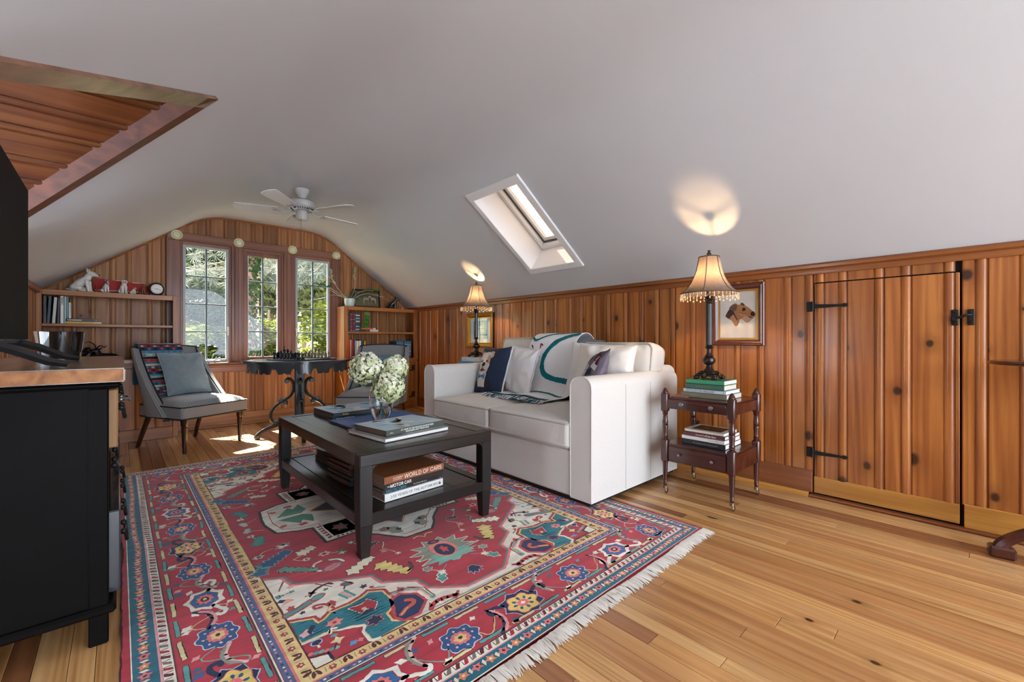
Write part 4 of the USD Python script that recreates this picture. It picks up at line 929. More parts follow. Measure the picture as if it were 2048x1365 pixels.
# chess board and men
board_m = plain('board_dark', '23211f', rough=0.4); board_l = plain('board_light', '6e675b', rough=0.4)
BR = 0.36
cb = thing('chess_board', 'thin dark chess board lying on the games table', 'chess board', (GX + 0.02, GY - 0.02, 0.7555), BR)
obj('slab', bx(-0.225, 0.225, -0.225, 0.225, 0, 0.010, 0.002), board_m, cb)
obj('light_squares', cat([bx(-0.2 + 0.05 * i, -0.15 + 0.05 * i, -0.2 + 0.05 * j, -0.15 + 0.05 * j, 0.010, 0.0106) for i in range(8) for j in range(8) if (i + j) % 2]), board_l, cb, kind='stuff')
base_ = [(0.017, 0), (0.019, 0.004), (0.017, 0.008), (0.012, 0.012)]
men = {'pawn': base_ + [(0.007, 0.02), (0.006, 0.034), (0.010, 0.037), (0.006, 0.040), (0.010, 0.046), (0.011, 0.052), (0.008, 0.058), (0, 0.061)],
       'rook': base_ + [(0.010, 0.02), (0.008, 0.045), (0.013, 0.052), (0.013, 0.068), (0.009, 0.068), (0.009, 0.064), (0, 0.064)],
       'bishop': base_ + [(0.008, 0.025), (0.007, 0.048), (0.012, 0.052), (0.008, 0.056), (0.011, 0.066), (0.008, 0.078), (0.003, 0.084), (0.004, 0.088), (0, 0.091)],
       'queen': base_ + [(0.009, 0.028), (0.008, 0.06), (0.013, 0.064), (0.009, 0.068), (0.012, 0.082), (0.015, 0.092), (0.010, 0.093), (0.005, 0.099), (0, 0.103)],
       'king': base_ + [(0.009, 0.028), (0.008, 0.064), (0.014, 0.068), (0.009, 0.073), (0.014, 0.092), (0.012, 0.098), (0.004, 0.102), (0, 0.104)]}
def man(kind):
    if kind == 'knight':
        head = ext(Polygon([(-0.012, 0), (0.010, 0), (0.011, 0.02), (0.006, 0.034), (0.016, 0.026), (0.02, 0.034), (0.010, 0.052), (0.004, 0.06), (-0.002, 0.052), (-0.013, 0.035)]), 0.014)
        return cat(lathe(base_ + [(0.012, 0.018)], 12), mv(head, (0, 0.007, 0.014), rx=PI / 2))
    m = lathe(men[kind], 12)
    if kind == 'king': m = cat(m, bx(-0.0025, 0.0025, -0.0025, 0.0025, 0.10, 0.124), bx(-0.008, 0.008, -0.0025, 0.0025, 0.110, 0.115))
    return m
ORDER = ['rook', 'knight', 'bishop', 'queen', 'king', 'bishop', 'knight', 'rook']
chm_d, chm_l = plain('chess_dark', '1e2530', rough=0.35, metal=0.5), plain('chess_pewter', '857b6c', rough=0.35, metal=0.6)
BT = TM.translation_matrix((GX + 0.02, GY - 0.02, 0.7662)) @ TM.rotation_matrix(BR, [0, 0, 1])
protos = {}
for side, mt_, wd in ((-1, chm_d, 'dark'), (1, chm_l, 'pale pewter')):
    for row in (0, 1):
        for k in range(8):
            kind = ORDER[k] if row == 0 else 'pawn'; x, y = side * (0.175 - 0.05 * row), -0.175 + 0.05 * k
            loc = (BT @ [x, y, 0, 1])[:3]; lab = '%s chess %s, %s in its row counting from the window' % (wd, kind, ['eighth', 'seventh', 'sixth', 'fifth', 'fourth', 'third', 'second', 'first'][k]); gr = '%s chess men on the games table' % wd
            key = (kind, side)
            if kind in ('king', 'queen'): lab = 'tall %s chess %s among its men on the board' % (wd, kind)
            if key not in protos:
                t_ = thing('chess_' + kind, lab, 'chess piece', loc, BR + (PI if side > 0 else 0), gr if kind not in ('king', 'queen') else None)
                obj('figure', man(kind), mt_, t_, smooth=40); protos[key] = t_
            else: dup(protos[key], lab, loc, BR, gr)

# ---------------------------------------------------------------- at the right edge: a tilt-top table
pd = thing('pedestal_table', 'round-topped dark mahogany pedestal table cut off by the right edge', 'table', (2.880, -0.245, 0))
obj('top', lathe([(0.0, 0.842), (0.20, 0.842), (0.217, 0.846), (0.221, 0.853), (0.215, 0.861), (0.20, 0.862), (0, 0.862)], 48), mahog_y, pd, smooth=40)
obj('pillar', lathe([(0.05, 0.06), (0.055, 0.10), (0.03, 0.16), (0.045, 0.26), (0.05, 0.34), (0.025, 0.46), (0.022, 0.70), (0.04, 0.76), (0.04, 0.845)], 20), mahog, pd, smooth=40)
for k in range(3):
    a = 2 * PI * k / 3 + 1.72
    leg = tube(spline([(0.03, 0, 0.14), (0.09, 0, 0.13), (0.16, 0, 0.08), (0.19, 0, 0.04)], 5), [0.024] * 15 + [0.022], 8)
    ft = bx(0.14, 0.222, -0.03, 0.03, 0.0, 0.048, 0.008)
    obj('foot', mv(cat(leg, ft), rz=a), mahog, pd)

# ---------------------------------------------------------------- slipper chairs
weave = mat('chair_weave', {'t': ('texture_coordinate', {}), 'm': ('mapping', dict(scale=(95, 95, 95))), 'c': ('checker_texture', dict(scale=1.0, color1=rgb('8b9196'), color2=rgb('736e69'))), 'n': ('noise_texture', dict(scale=220, detail=2)), 'b': ('bump', dict(strength=0.4, distance=0.0015)),
                            'mx': ('mix', dict(fac=0.25, mix_type='overlay')), 'p': ('principled_bsdf', dict(roughness=0.8, sheen_weight=0.25, specular_ior_level=0.3))},
            [('t.object', 'm.vector'), ('m.vector', 'c.vector'), ('t.object', 'n.vector'), ('c.color', 'mx.color1'), ('n.color', 'mx.color2'), ('mx.color', 'p.base_color'), ('c.fac', 'b.height'), ('b.normal', 'p.normal')])
blackw = plain('black_welt', '101318', rough=0.6)
chair_wood = wood('chair_walnut', 2, '1c100b', '2b1a12', '3c2619', rough=0.3, coat=0.4, ring=4, vary=0.05)
pil_blue = plain('pillow_bluegrey', '74828a', rough=0.9, bump=0.3, bscale=300, var=0.06)
def chair(label, loc, rz):
    c = thing('slipper_chair', label, 'chair', loc, rz)
    out = Polygon([(-0.265, -0.28), (0.265, -0.28), (0.245, 0.26), (-0.245, 0.26)]).buffer(0.03, 4)
    st_ = ext(out, 0.115); st_ = st_.subdivide().subdivide(); st_.apply_translation([0, 0, 0.285])
    obj('seat_box', mv(ext(out, 0.10), (0, 0, 0.29)), weave, c, smooth=40)
    n = 18; u = np.linspace(-1, 1, n); U, V = np.meshgrid(u, u, indexing='ij')
    X = (0.293 - 0.010 * (V + 1)) * U; Y = -0.01 + 0.298 * V; dome = (1 - np.abs(U) ** 4) ** 0.5 * (1 - np.abs(V) ** 4) ** 0.5
    top = grid_mesh(np.stack([X, Y, 0.388 + 0.065 * dome], -1))
    obj('seat_cushion', fwd(top, (0, 0, 1)), weave, c, smooth=True)
    rim = np.array(out.exterior.coords)[:-1]
    obj('welt', cat(tube(np.column_stack([rim, np.full(len(rim), 0.389)]), 0.0055, 6, closed=True), tube(np.column_stack([rim, np.full(len(rim), 0.291)]), 0.007, 6, closed=True)), blackw, c)
    # wrapped back: u across, v up; the wings sweep forward and down to the seat
    nu, nv = 34, 20; P = np.zeros((nu, nv, 3))
    def bp_(u, v):
        hw = 0.292 - 0.03 * v; lean = 0.245 + 0.16 * v ** 1.3; f = 0.30 * (1 - v) ** 1.7 + 0.055
        au = abs(u); k = max(0.0, (au - 0.62) / 0.38); crown = 0.025 * (1 - u * u)
        return np.array([math.copysign(hw * (1 - 0.04 * (1 - min(1, au / 0.75)) * 0) * min(1.0, au / 0.80) ** 1.0, u) if au < 0.80 else math.copysign(hw, u), lean - f * k ** 1.15 - 0.02 * 0, 0.30 + 0.575 * v + crown * v])
    for i, u_ in enumerate(np.linspace(-1, 1, nu)):
        for j, v_ in enumerate(np.linspace(0, 1, nv)): P[i, j] = bp_(u_, v_)
    sh = thick(P, 0.052)
    obj('back', sh, weave, c, smooth=55)
    edge = [bp_(-1, v_) for v_ in np.linspace(0.1, 1, 14)] + [bp_(u_, 1) for u_ in np.linspace(-0.95, 0.95, 24)] + [bp_(1, v_) for v_ in np.linspace(1, 0.1, 14)]
    e = np.array(edge); e1 = e + np.array([0, -0.012, 0.004]); off = np.zeros_like(e); off[:14, 0] = 0.024; off[-14:, 0] = -0.024; off[14:-14, 1] = -0.020
    obj('back_welt', tube(e1 + off, 0.006, 6), blackw, c)
    for sx in (-1, 1):
        x = sx * 0.245
        fl_ = lathe([(0.012, 0), (0.014, 0.01), (0.015, 0.05), (0.021, 0.19), (0.024, 0.215), (0.019, 0.222), (0.025, 0.232), (0.027, 0.262), (0.033, 0.30), (0.035, 0.325), (0.02, 0.335)], 14)
        obj('leg', mv(fl_, (x, -0.262, 0)), chair_wood, c, smooth=40)
        p = [(x * 1.0, 0.36, 0.0), (x * 0.97, 0.31, 0.12), (x * 0.95, 0.25, 0.24), (x * 0.94, 0.225, 0.30)]
        obj('leg', tube(spline(p, 4), np.linspace(0.016, 0.025, 13), 6), chair_wood, c, smooth=50)
    return c
chA = chair('blue-grey slipper chair with a bright striped blanket over its back', (0.508, 4.842, 0), 0.47)
RZB = -0.72
chB = chair('blue-grey slipper chair behind the hydrangeas near the right bookcase', (1.99, 4.31, 0), RZB)
def on(chairloc, rz, loc, lean, turn=0.0):
    T = TM.translation_matrix(chairloc) @ TM.rotation_matrix(rz, [0, 0, 1]); return T @ pose(loc, turn, lean)
pa = thing('chair_cushion', 'square blue-grey cushion leaning in the chair with the striped blanket', 'cushion', M=on((0.508, 4.842, 0), 0.47, (0.03, 0.085, 0.458), 0.36, 0.06))
obj('cover', pillow(0.40, 0.40, 0.11, 34, seed=31, wr=0.007), pil_blue, pa, smooth=True)
obj('piping', tube(pillow_edge(0.40, 0.40), 0.004, 6, closed=True), plain('pillow_piping', '8b969a', rough=0.9), pa)
pb = thing('chair_cushion', 'blue cushion half hidden behind the hydrangeas on the far chair', 'cushion', M=on((1.99, 4.31, 0), RZB, (0.05, 0.06, 0.458), 0.40, 0.15))
obj('cover', pillow(0.38, 0.36, 0.12, 28, seed=33, wr=0.006), plain('pillow_blue', '4d6f86', rough=0.9, bump=0.3, bscale=300), pb, smooth=True)
# striped blanket over the left chair's back
bl = thing('chair_blanket', 'multicoloured kilim-striped blanket folded over the left slipper chair', 'throw blanket', (0.508, 4.842, 0), 0.47)
bpth = spline([(0.44, 0.55), (0.435, 0.70), (0.445, 0.85), (0.425, 0.907), (0.385, 0.912), (0.352, 0.86), (0.315, 0.74), (0.275, 0.61), (0.235, 0.50), (0.20, 0.468), (0.10, 0.466)], 5)
bs = np.concatenate([[0], np.cumsum(np.linalg.norm(np.diff(bpth, axis=0), axis=1))]); BL = bs[-1]
def bsurf(off=0.0):
    def f(U, V):
        y, z = np.interp(V, bs, bpth[:, 0]), np.interp(V, bs, bpth[:, 1])
        dy, dz = np.interp(V + 0.01, bs, bpth[:, 0]) - np.interp(V - 0.01, bs, bpth[:, 0]), np.interp(V + 0.01, bs, bpth[:, 1]) - np.interp(V - 0.01, bs, bpth[:, 1])
        L = np.maximum(np.hypot(dy, dz), 1e-9); o = off + 0.006 * np.sin(U * 30 + V * 4) * np.clip(V - 0.3, 0, 1)
        return np.column_stack([-0.235 + U, y + dz / L * o + 0.03 * np.clip(0.06 - U, 0, 1) * -8 * np.clip(V - 0.45, 0, 1), z - dy / L * o])
    return f
g0 = bsurf(); UU, VV = np.meshgrid(np.linspace(0, 0.36, 24), np.linspace(0, BL, 50), indexing='ij')
obj('cloth', thick(g0(UU.ravel(), VV.ravel()).reshape(24, 50, 3), 0.006), plain('blanket_teal', '1f5a72', rough=0.95, bump=0.5, bscale=150), bl, smooth=60)
rb = random.Random(9); items = []; pal = ['8f2f35', '12405c', '3b87a6', '9aa39a', '15212e', 'a8453f', '2f6f86', 'b9b6a6', '5c3a4a']
gS, gS2 = bsurf(0.0055), bsurf(0.0065)
v = 0.02; k = 0
while v < BL - 0.03:
    hgt = rb.uniform(0.014, 0.034); items.append((fwd(decal(sbox(0.002, v, 0.358, v + hgt), gS, 0.03), (0, -1, 0.5)), pal[k % len(pal)]))
    if hgt > 0.022:
        for q in range(7):
            x = 0.026 + 0.051 * q; items.append((fwd(decal(PG((x - 0.018, v + hgt / 2), (x, v + 0.002), (x + 0.018, v + hgt / 2), (x, v + hgt - 0.002)), gS2, 0.04), (0, -1, 0.5)), pal[(k + 3 + q % 2) % len(pal)]))
    v += hgt; k += 1
pobj('woven_pattern', items, print_cloth, bl, kind='stuff')

# ---------------------------------------------------------------- built-in bookcases either side of the window
case_z = wood('case_pine_upright', 2, '6f3c18', '8f5526', 'a56d34', rough=0.42, coat=0.12, ring=6, vary=0.08)
case_x = wood('case_pine_across', 0, '6f3c18', '8f5526', 'a56d34', rough=0.42, coat=0.12, ring=6, vary=0.08)
def bookcase(name, label, x0, x1, sl, sr, zt, zs, zc, left):
    b = thing(name, label, 'bookcase', ((x0 + x1) / 2, CASE_Y + 0.14, 0))
    y0 = CASE_Y
    W(b, 'top_shelf', cat(bx(x0 + 0.002, x1 - 0.002, y0 + 0.004, YB - 0.001, zt, zt + 0.022, 0.002), bx(x0 + sl, x1 - sr, y0, y0 + 0.02, zt - 0.022, zt + 0.024, 0.003)), case_x)
    W(b, 'shelf', bx(x0 + 0.022, x1 - 0.022, y0 + 0.012, YB - 0.001, zs - 0.013, zs + 0.012, 0.003), case_x)
    W(b, 'counter', cat(bx(x0, x1, y0 - 0.012, YB - 0.001, zc - 0.022, zc, 0.004), bx(x0 + 0.01, x1 - 0.01, y0 - 0.004, y0 + 0.02, zc - 0.05, zc - 0.02, 0.003)), case_x)
    for u0, u1 in ((x0, x0 + sl), (x1 - sr, x1)): W(b, 'stile', bx(u0, u1, y0, y0 + 0.02, zc, zt + 0.024, 0.003), case_z)
    for u0, u1 in ((x0, x0 + 0.02), (x1 - 0.02, x1)): W(b, 'side_panel', bx(u0 + 0.001, u1 - 0.001, y0 + 0.019, YB - 0.002, 0.0, zt + 0.001, 0.001), case_z)
    for u0, u1 in ((x0, x0 + sl), (x1 - sr, x1)): W(b, 'base_stile', bx(u0, u1, y0, y0 + 0.02, 0.0, zc - 0.05, 0.003), case_z)
    W(b, 'base_rail', bx(x0 + sl, x1 - sr, y0, y0 + 0.02, 0.0, 0.11, 0.003), case_x)
    a, c = x0 + sl, x1 - sr; m_ = (a + c) / 2
    for k, (u0, u1) in enumerate(((a + 0.002, m_ - 0.002), (m_ + 0.002, c - 0.002))):
        d = W(b, 'door', bx(u0, u1, y0 + 0.002, y0 + 0.02, 0.112, zc - 0.052, 0.003), case_z)
        for q in range(3):
            w_ = (u1 - u0) / 3; obj('board', at(frame_map(board(w_, zc - 0.052 - 0.114), (u0 + w_ * (q + 1), y0 + 0.0015, 0.113), (-1, 0, 0), (0, -1, 0), (0, 0, 1)), b), case_z, d, smooth=25)
        hx = u0 + 0.02 if k == 0 else u1 - 0.02; s = 1 if k == 0 else -1
        for z in (0.20, zc - 0.14):
            hl = unary_union([sbox(-0.03, -0.04, -0.012, 0.04), sbox(0.0, -0.04, 0.016, 0.04), sbox(-0.03, -0.008, 0.016, 0.008), sbox(0.0, -0.04, 0.055, -0.024)])
            hm = frame_map(ext(hl, 0.004), (hx, y0 - 0.0015, z), (s, 0, 0), (0, 0, 1), (0, -1, 0))
            if hm.volume < 0: hm.invert()
            obj('hinge', at(mv(hm, (0, -0.001, 0)), b), black_iron, d)
        kx = u1 - 0.03 if k == 0 else u0 + 0.03
        obj('knob', at(mv(lathe([(0.006, 0), (0.005, 0.01), (0.013, 0.018), (0.012, 0.024), (0, 0.028)], 14), (kx, y0 - 0.012, 0.46), rx=PI / 2), b), black_iron, d)
    return b
bkL = bookcase('bookcase', 'built-in pine bookcase left of the window with dog figures on top', XL + 0.002, 0.44, 0.032 + 0.002, 0.046, 1.36, 1.083, 0.735, True)
bkR = bookcase('bookcase', 'built-in pine bookcase right of the window with a potted plant on top', 2.07, XR - 0.018, 0.052, 0.062, 1.355, 1.05, 0.706, False)

# ---------------------------------------------------------------- books
paper = plain('book_pages', 'd8d0bf', rough=0.9, bump=0.5, bscale=400)
paper_w = plain('book_pages_white', 'e6e4de', rough=0.9)
paper_br = plain('book_pages_brown', '6b554a', rough=0.9, bump=0.5, bscale=400)
_cov = {}
def cov(c, rough=0.42):
    k = c + str(rough)
    if k not in _cov: _cov[k] = plain('cover_' + c, c, rough=rough, coat=0.15)
    return _cov[k]
def book(label, w, d, t, c, M=None, loc=None, rz=0.0, pages=None, words=(), cover=None, group=None, stand=False, extra=None, name='book', spine_off=0.0):
    """lying: spine along +x at y = 0 facing -y, leaves towards +y; stand=True: upright, spine facing -y, w tall, t along +x"""
    if M is None: M = TM.translation_matrix(loc) @ TM.rotation_matrix(rz, [0, 0, 1])
    b = thing(name, label, 'book', M=M, group=group)
    ct_ = 0.0025 if t > 0.012 else 0.0012
    cm = cat(bx(0, w, 0, d, 0, ct_, 0.0005), bx(0, w, 0, d, t - ct_, t, 0.0005), bx(0, w, 0, ct_ * 1.4, 0, t, 0.0008))
    pm = bx(0.003, w - 0.003, ct_, d - 0.004, ct_, t - ct_)
    if stand:                                          # x -> z, z -> -x ... spine stays at y = 0
        T = np.array([[0, 0, 1, 0], [0, 1, 0, 0], [-1, 0, 0, w], [0, 0, 0, 1]], float)
        cm.apply_transform(T); pm.apply_transform(T)
    obj('cover', cm, cov(c), b); obj('pages', pm, pages or paper, b)
    for wd in words:                                   # (text, height, x0, z centre, colour, bold)
        s_, h_, x0, zc, col, bold = wd[:6]
        tm = text(s_, h_, 0.0004, bold)
        sx = wd[6] if len(wd) > 6 else 1.0
        tm.apply_scale([sx, 1, 1])
        if stand: tm = frame_map(tm, (zc - h_ / 2, -0.0001, x0), (0, 0, -1), (1, 0, 0), (0, -1, 0))
        else: tm = frame_map(tm, (x0, -0.0001, zc - h_ / 2), (1, 0, 0), (0, 0, 1), (0, -1, 0))
        if tm.volume < 0: tm.invert()
        obj('title', tm, cov(col), b, smooth=False)
    if cover:
        its = []
        for poly, col, k in cover: its.append((flatpoly(poly, t + 0.0003 * k), col))
        pobj('cover_print', its, print_gloss, b)
    if extra: extra(b)
    return b
# --- coffee table, top
z = TH_ + 0.0
def quad_book(label, p0, p1, d, z, t, c, **k):
    """spine from p0 to p1"""
    p0, p1 = np.array(p0), np.array(p1); v = p1 - p0
    return book(label, np.linalg.norm(v), d, t, c, loc=(p0[0], p0[1], z), rz=math.atan2(v[1], v[0]), **k)
def water_cover(w, d, seed, cols):
    r = random.Random(seed); out = [(sbox(0, 0, w, d), cols[0], 1)]
    for k in range(14):
        out.append((blob(r.uniform(0.1, 0.9) * w, r.uniform(0.1, 0.9) * d, r.uniform(0.03, 0.14) * w, r.uniform(0.03, 0.12) * d, r.uniform(0, 3), lobes=3, amp=0.25).intersection(sbox(0, 0, w, d)), cols[1 + k % (len(cols) - 1)], 2))
    return out
quad_book('dark book with a white lettered spine under the green book on the coffee table', (0.958, 2.648), (1.352, 2.655), 0.335, z, 0.017, '1c232b', words=[('My Dog in Pictures', 0.008, 0.02, 0.0085, 'e8e8e4', True, 1.2)], pages=paper_br)
quad_book('dark green picture book with a yellow emblem topping the far coffee table stack', (0.965, 2.655), (1.355, 2.668), 0.335, z + 0.0175, 0.025, '1f3238', words=[('DOGS', 0.010, 0.055, 0.0125, 'd9b32c', True)], pages=paper_br, cover=water_cover(0.39, 0.335, 4, ['a9cfe0', 'dcebf0', '6fa9c4', 'f4f6f4', '4a8fb0']))
bb = quad_book('flat royal blue book under the glass vase', (0.935, 2.245), (1.415, 2.262), 0.37, z, 0.013, '1558a0', pages=paper_br)
obj('cover_title', cat([mv(text(s, h, 0.0005), (x, y, 0.0132), rz=0.0) for s, h, x, y in (('FINE HOUSES', 0.010, 0.09, 0.10), ('and their', 0.006, 0.11, 0.085), ('GARDENS', 0.010, 0.055, 0.035))]), cov('c8d6e2'), bb, smooth=False)
quad_book('large grey book lying fore-edge out at the front of the coffee table', (0.93, 1.905), (1.322, 1.952), 0.345, z, 0.019, '8c8d88', pages=paper_w, cover=[(sbox(0, 0, 0.395, 0.345), '9aa0a0', 1), (sbox(0.02, 0.02, 0.12, 0.3), '4f565c', 2)],
          extra=lambda b: obj('fore_edge', bx(0.004, 0.39, -0.0006, 0.001, 0.003, 0.016), paper_w, b))
quad_book('picture book with a grey-green spine on English country dogs, front of the coffee table', (0.958, 1.946), (1.330, 2.002), 0.285, z + 0.0195, 0.027, '4a5148', pages=paper_br,
          words=[('AT HOME IN THE ENGLISH COUNTRYSIDE', 0.0075, 0.085, 0.0185, 'dfe3da', True, 1.0), ('DESIGNERS AND THEIR DOGS', 0.0075, 0.115, 0.0075, 'dfe3da', True, 1.0), ('HALL', 0.006, 0.022, 0.013, 'dfe3da', False)],
          cover=water_cover(0.376, 0.285, 8, ['c4dfec', 'f2f6f6', '94c0d6', 'dfe6e0', 'a9b8a6', 'f4f6f4']))
# --- coffee table, shelf: the motoring pile
z = 0.2008
quad_book('thick white-spined motoring book at the bottom of the shelf pile', (0.905, 1.852), (1.237, 1.875), 0.24, z, 0.037, 'dcdcd8', pages=paper_br, words=[('100 YEARS OF THE AUTOMOBILE', 0.0125, 0.028, 0.018, '2a2a2c', False, 1.02), ('4', 0.015, 0.305, 0.018, '2a2a2c', True)])
quad_book('thin black motoring book with cyan lettering in the shelf pile', (0.898, 1.862), (1.222, 1.884), 0.235, z + 0.0375, 0.0175, '191b1d', pages=paper_br, words=[('EXOTIC CARS', 0.011, 0.018, 0.0085, '1f9ab0', True, 1.05), ('The Classic Marques', 0.006, 0.165, 0.0085, 'c9c9c4', False)])
quad_book('dark brown motoring book with white capitals in the shelf pile', (0.90, 1.848), (1.228, 1.87), 0.245, z + 0.0555, 0.029, '241d1a', pages=paper_br, words=[('the', 0.007, 0.016, 0.0145, 'e8e6e0', False), ('MOTOR CAR', 0.0145, 0.03, 0.0145, 'e8e6e0', True, 0.95)])
quad_book('tan brown motoring book topping the shelf pile', (0.897, 1.842), (1.236, 1.866), 0.255, z + 0.085, 0.034, '8a5230', pages=paper_br, words=[('AUTOMOBILE', 0.006, 0.045, 0.021, 'e8dfce', False), ('QUARTERLY', 0.006, 0.045, 0.012, 'e8dfce', False), ('WORLD OF CARS', 0.0195, 0.105, 0.017, 'efe8da', False, 1.0)])
# dark books further back on the shelf
SH = 'stacked dark books on the coffee table shelf'
zz = z
for k, (t, w, d, c, y) in enumerate(((0.022, 0.20, 0.22, '1a1c20', 2.60), (0.012, 0.19, 0.22, '2a2e33', 2.61), (0.010, 0.19, 0.215, '16181c', 2.605), (0.024, 0.155, 0.20, '3a3f45', 2.62))):
    quad_book('small %s book, %s in the far left stack on the shelf' % (['black', 'slate', 'jet black', 'grey'][k], ['bottom', 'second up', 'third up', 'top'][k]), (0.925 + 0.004 * k, y), (0.925 + w, y + 0.015), d, zz, t, c, pages=paper_br); zz += t + 0.0004
zz = z
for k, (t, c) in enumerate(((0.026, '17191c'), (0.016, '1d3c56'), (0.022, '4b3026'), (0.017, '3b2620'), (0.020, '573a2c'), (0.018, '2a2c30'))):
    ln = ['lowest', 'second', 'third', 'fourth', 'fifth', 'topmost'][k]
    quad_book('%s brown-edged book in the middle shelf stack behind the front leg' % ln, (0.868 + 0.008 * (k % 3), 2.165 + 0.006 * k), (1.11 + 0.01 * (k % 2), 2.18 + 0.006 * k), 0.30 - 0.012 * k, zz, t, c, pages=paper_br); zz += t + 0.0004
quad_book('pale blue folder lying at the far side of the shelf', (1.24, 2.46), (1.40, 2.44), 0.12, z, 0.012, '6f9cc0', pages=paper_w)
quad_book('black glossy picture book behind the motoring pile', (1.0, 2.20), (1.25, 2.18), 0.20, z, 0.05, '14171c', pages=paper_br) if False else None
# --- side table, upper tier (spines towards the sofa)
def sbook(label, x, y0, y1, d, z, t, c, tw=0.0, **k):
    """spine faces -x, from y0 (far, left in view) to y1 (near)"""
    return book(label, y0 - y1, d, t, c, loc=(x, y0, z), rz=-PI / 2 + tw, **k)
z = 0.6004
sbook('large olive grey book at the bottom of the stack under the lamp', 2.585, 1.258, 0.985, 0.235, z, 0.031, '76705a', words=[], pages=paper)
sbook('white book on antiques in England in the stack under the lamp', 2.595, 1.248, 0.992, 0.215, z + 0.0315, 0.020, 'c3d0da', pages=paper_w, words=[('ANTIQUES IN ENGLAND', 0.0105, 0.018, 0.010, '3d4654', False, 1.0), ('J', 0.009, 0.235, 0.010, '3d4654', True)])
sbook('dull green book second from the top under the lamp', 2.60, 1.235, 1.005, 0.195, z + 0.052, 0.032, '2f5a48', pages=paper, words=[('LONGMANS TREASURY', 0.006, 0.06, 0.016, '8a8a5a', False)])
sbook('bright green book directly under the tall lamp', 2.598, 1.232, 1.004, 0.20, z + 0.0845, 0.026, '2f8a5e', pages=paper_w)
sbook('thin reddish brown booklet on the near left corner of the side table', 2.53, 1.292, 1.195, 0.14, z, 0.009, '8a5a44', pages=paper_br, tw=0.1)
# --- side table, lower tier
z = 0.3164
fc = [(sbox(0.0, 0.0, 0.235, 0.20), 'd8d2c4', 1), (sbox(0.03, 0.03, 0.205, 0.17), '3a2a22', 2), (blob(0.09, 0.10, 0.04, 0.035, lobes=3, amp=0.2), '6a4630', 3), (blob(0.15, 0.09, 0.035, 0.03, lobes=4, amp=0.2), '553826', 3), (blob(0.05, 0.12, 0.02, 0.04), '241a16', 3)]
sbook('black picture book at the bottom of the lower tier stack', 2.565, 1.242, 0.985, 0.245, z, 0.030, '17171b', pages=paper_w, words=[('the great gardens of the country', 0.007, 0.07, 0.015, '8d929a', False)])
sbook('white-spined picture book, second in the lower tier stack', 2.562, 1.243, 0.988, 0.240, z + 0.0305, 0.022, 'dcdcda', pages=paper_w, words=[('HOUSE STYLE', 0.006, 0.16, 0.011, '8d8a88', False)])
sbook('maroon gardening book, third in the lower tier stack', 2.572, 1.236, 0.99, 0.232, z + 0.053, 0.021, '5c1f26', pages=paper_w, words=[('Beautiful', 0.011, 0.075, 0.0105, 'd8aeb0', False), ('Garden', 0.013, 0.135, 0.0105, 'efe6e0', False)])
sbook('white-bordered book with a dark painting on its cover topping the lower tier', 2.578, 1.232, 0.997, 0.20, z + 0.0745, 0.016, 'd6d0c4', pages=paper_w, cover=fc)
# --- end table behind the sofa arm
sbook('turquoise book at the bottom of the pile under the far lamp', 2.66, 3.745, 3.47, 0.25, 0.7004, 0.028, '3c93b8', pages=paper_w)
sbook('thick white book under the far lamp', 2.685, 3.715, 3.48, 0.22, 0.7288, 0.045, 'd5dce2', pages=paper_w, words=[('COLOUR', 0.008, 0.03, 0.022, '7fa0b0', False)])
# --- left bookcase
z = 1.0954; x = -0.472
for k, (t, h, c, lab, tilt, wd) in enumerate((
        (0.020, 0.235, '22262a', 'black book at the left end of the upper shelf', 0.0, []), (0.018, 0.232, '2c3c44', 'dark slate book, second from the left on the upper shelf', 0.05, []),
        (0.020, 0.226, 'c9c7be', 'pale grey book leaning on the upper shelf', 0.06, []), (0.012, 0.222, '1d2a33', 'thin navy book on the upper shelf', 0.02, []),
        (0.022, 0.240, 'e4e4de', 'white book with black capitals down its spine on the upper shelf', 0.0, [('MANIC', 0.014, 0.225, 0.011, '1c1c1c', True)]),
        (0.015, 0.236, '9fb6b8', 'pale blue-green book on the upper shelf', 0.0, []), (0.011, 0.234, '5d8d88', 'thin teal book on the upper shelf', 0.0, []), (0.013, 0.185, 'e6e2da', 'short white book at the right end of the upright row', 0.0, []))):
    M = TM.translation_matrix((x, CASE_Y + 0.055, z + 0.0006)) @ TM.rotation_matrix(tilt, [0, 1, 0], (t, 0, 0))
    book(lab, h, 0.155, t, c, M=M, stand=True, words=[(w[0], w[1], w[2], w[3], w[4], w[5]) for w in wd]); x += t + 0.0012 + abs(tilt) * 0.2
book('yellow book lying on the upper left shelf', 0.225, 0.16, 0.021, 'c9a236', loc=(-0.335, CASE_Y + 0.05, z), words=[('EXOTICA  HOUSE AND HOME', 0.007, 0.03, 0.0105, '8a6a1c', False)])
book('dark book with a worn paper edge lying on the yellow book', 0.205, 0.15, 0.024, '2b1c18', loc=(-0.34, CASE_Y + 0.055, z + 0.0215), pages=paper, extra=lambda b: obj('fore_edge', bx(0.01, 0.10, -0.001, 0.001, 0.008, 0.016), paper, b))
book('white book with small lettering lying on the left counter', 0.215, 0.15, 0.021, 'd6d6d2', loc=(0.02, CASE_Y + 0.0, 0.7354), words=[('THE WAY WE WERE', 0.007, 0.06, 0.0105, '6a6a6e', False)])
book('thin gilt-edged book on the white book, left counter', 0.20, 0.14, 0.011, 'a8842e', loc=(0.015, CASE_Y + 0.005, 0.7568))
book('thin dark album lying against the back of the left counter', 0.20, 0.10, 0.02, '24201e', loc=(0.06, CASE_Y + 0.165, 0.7354))
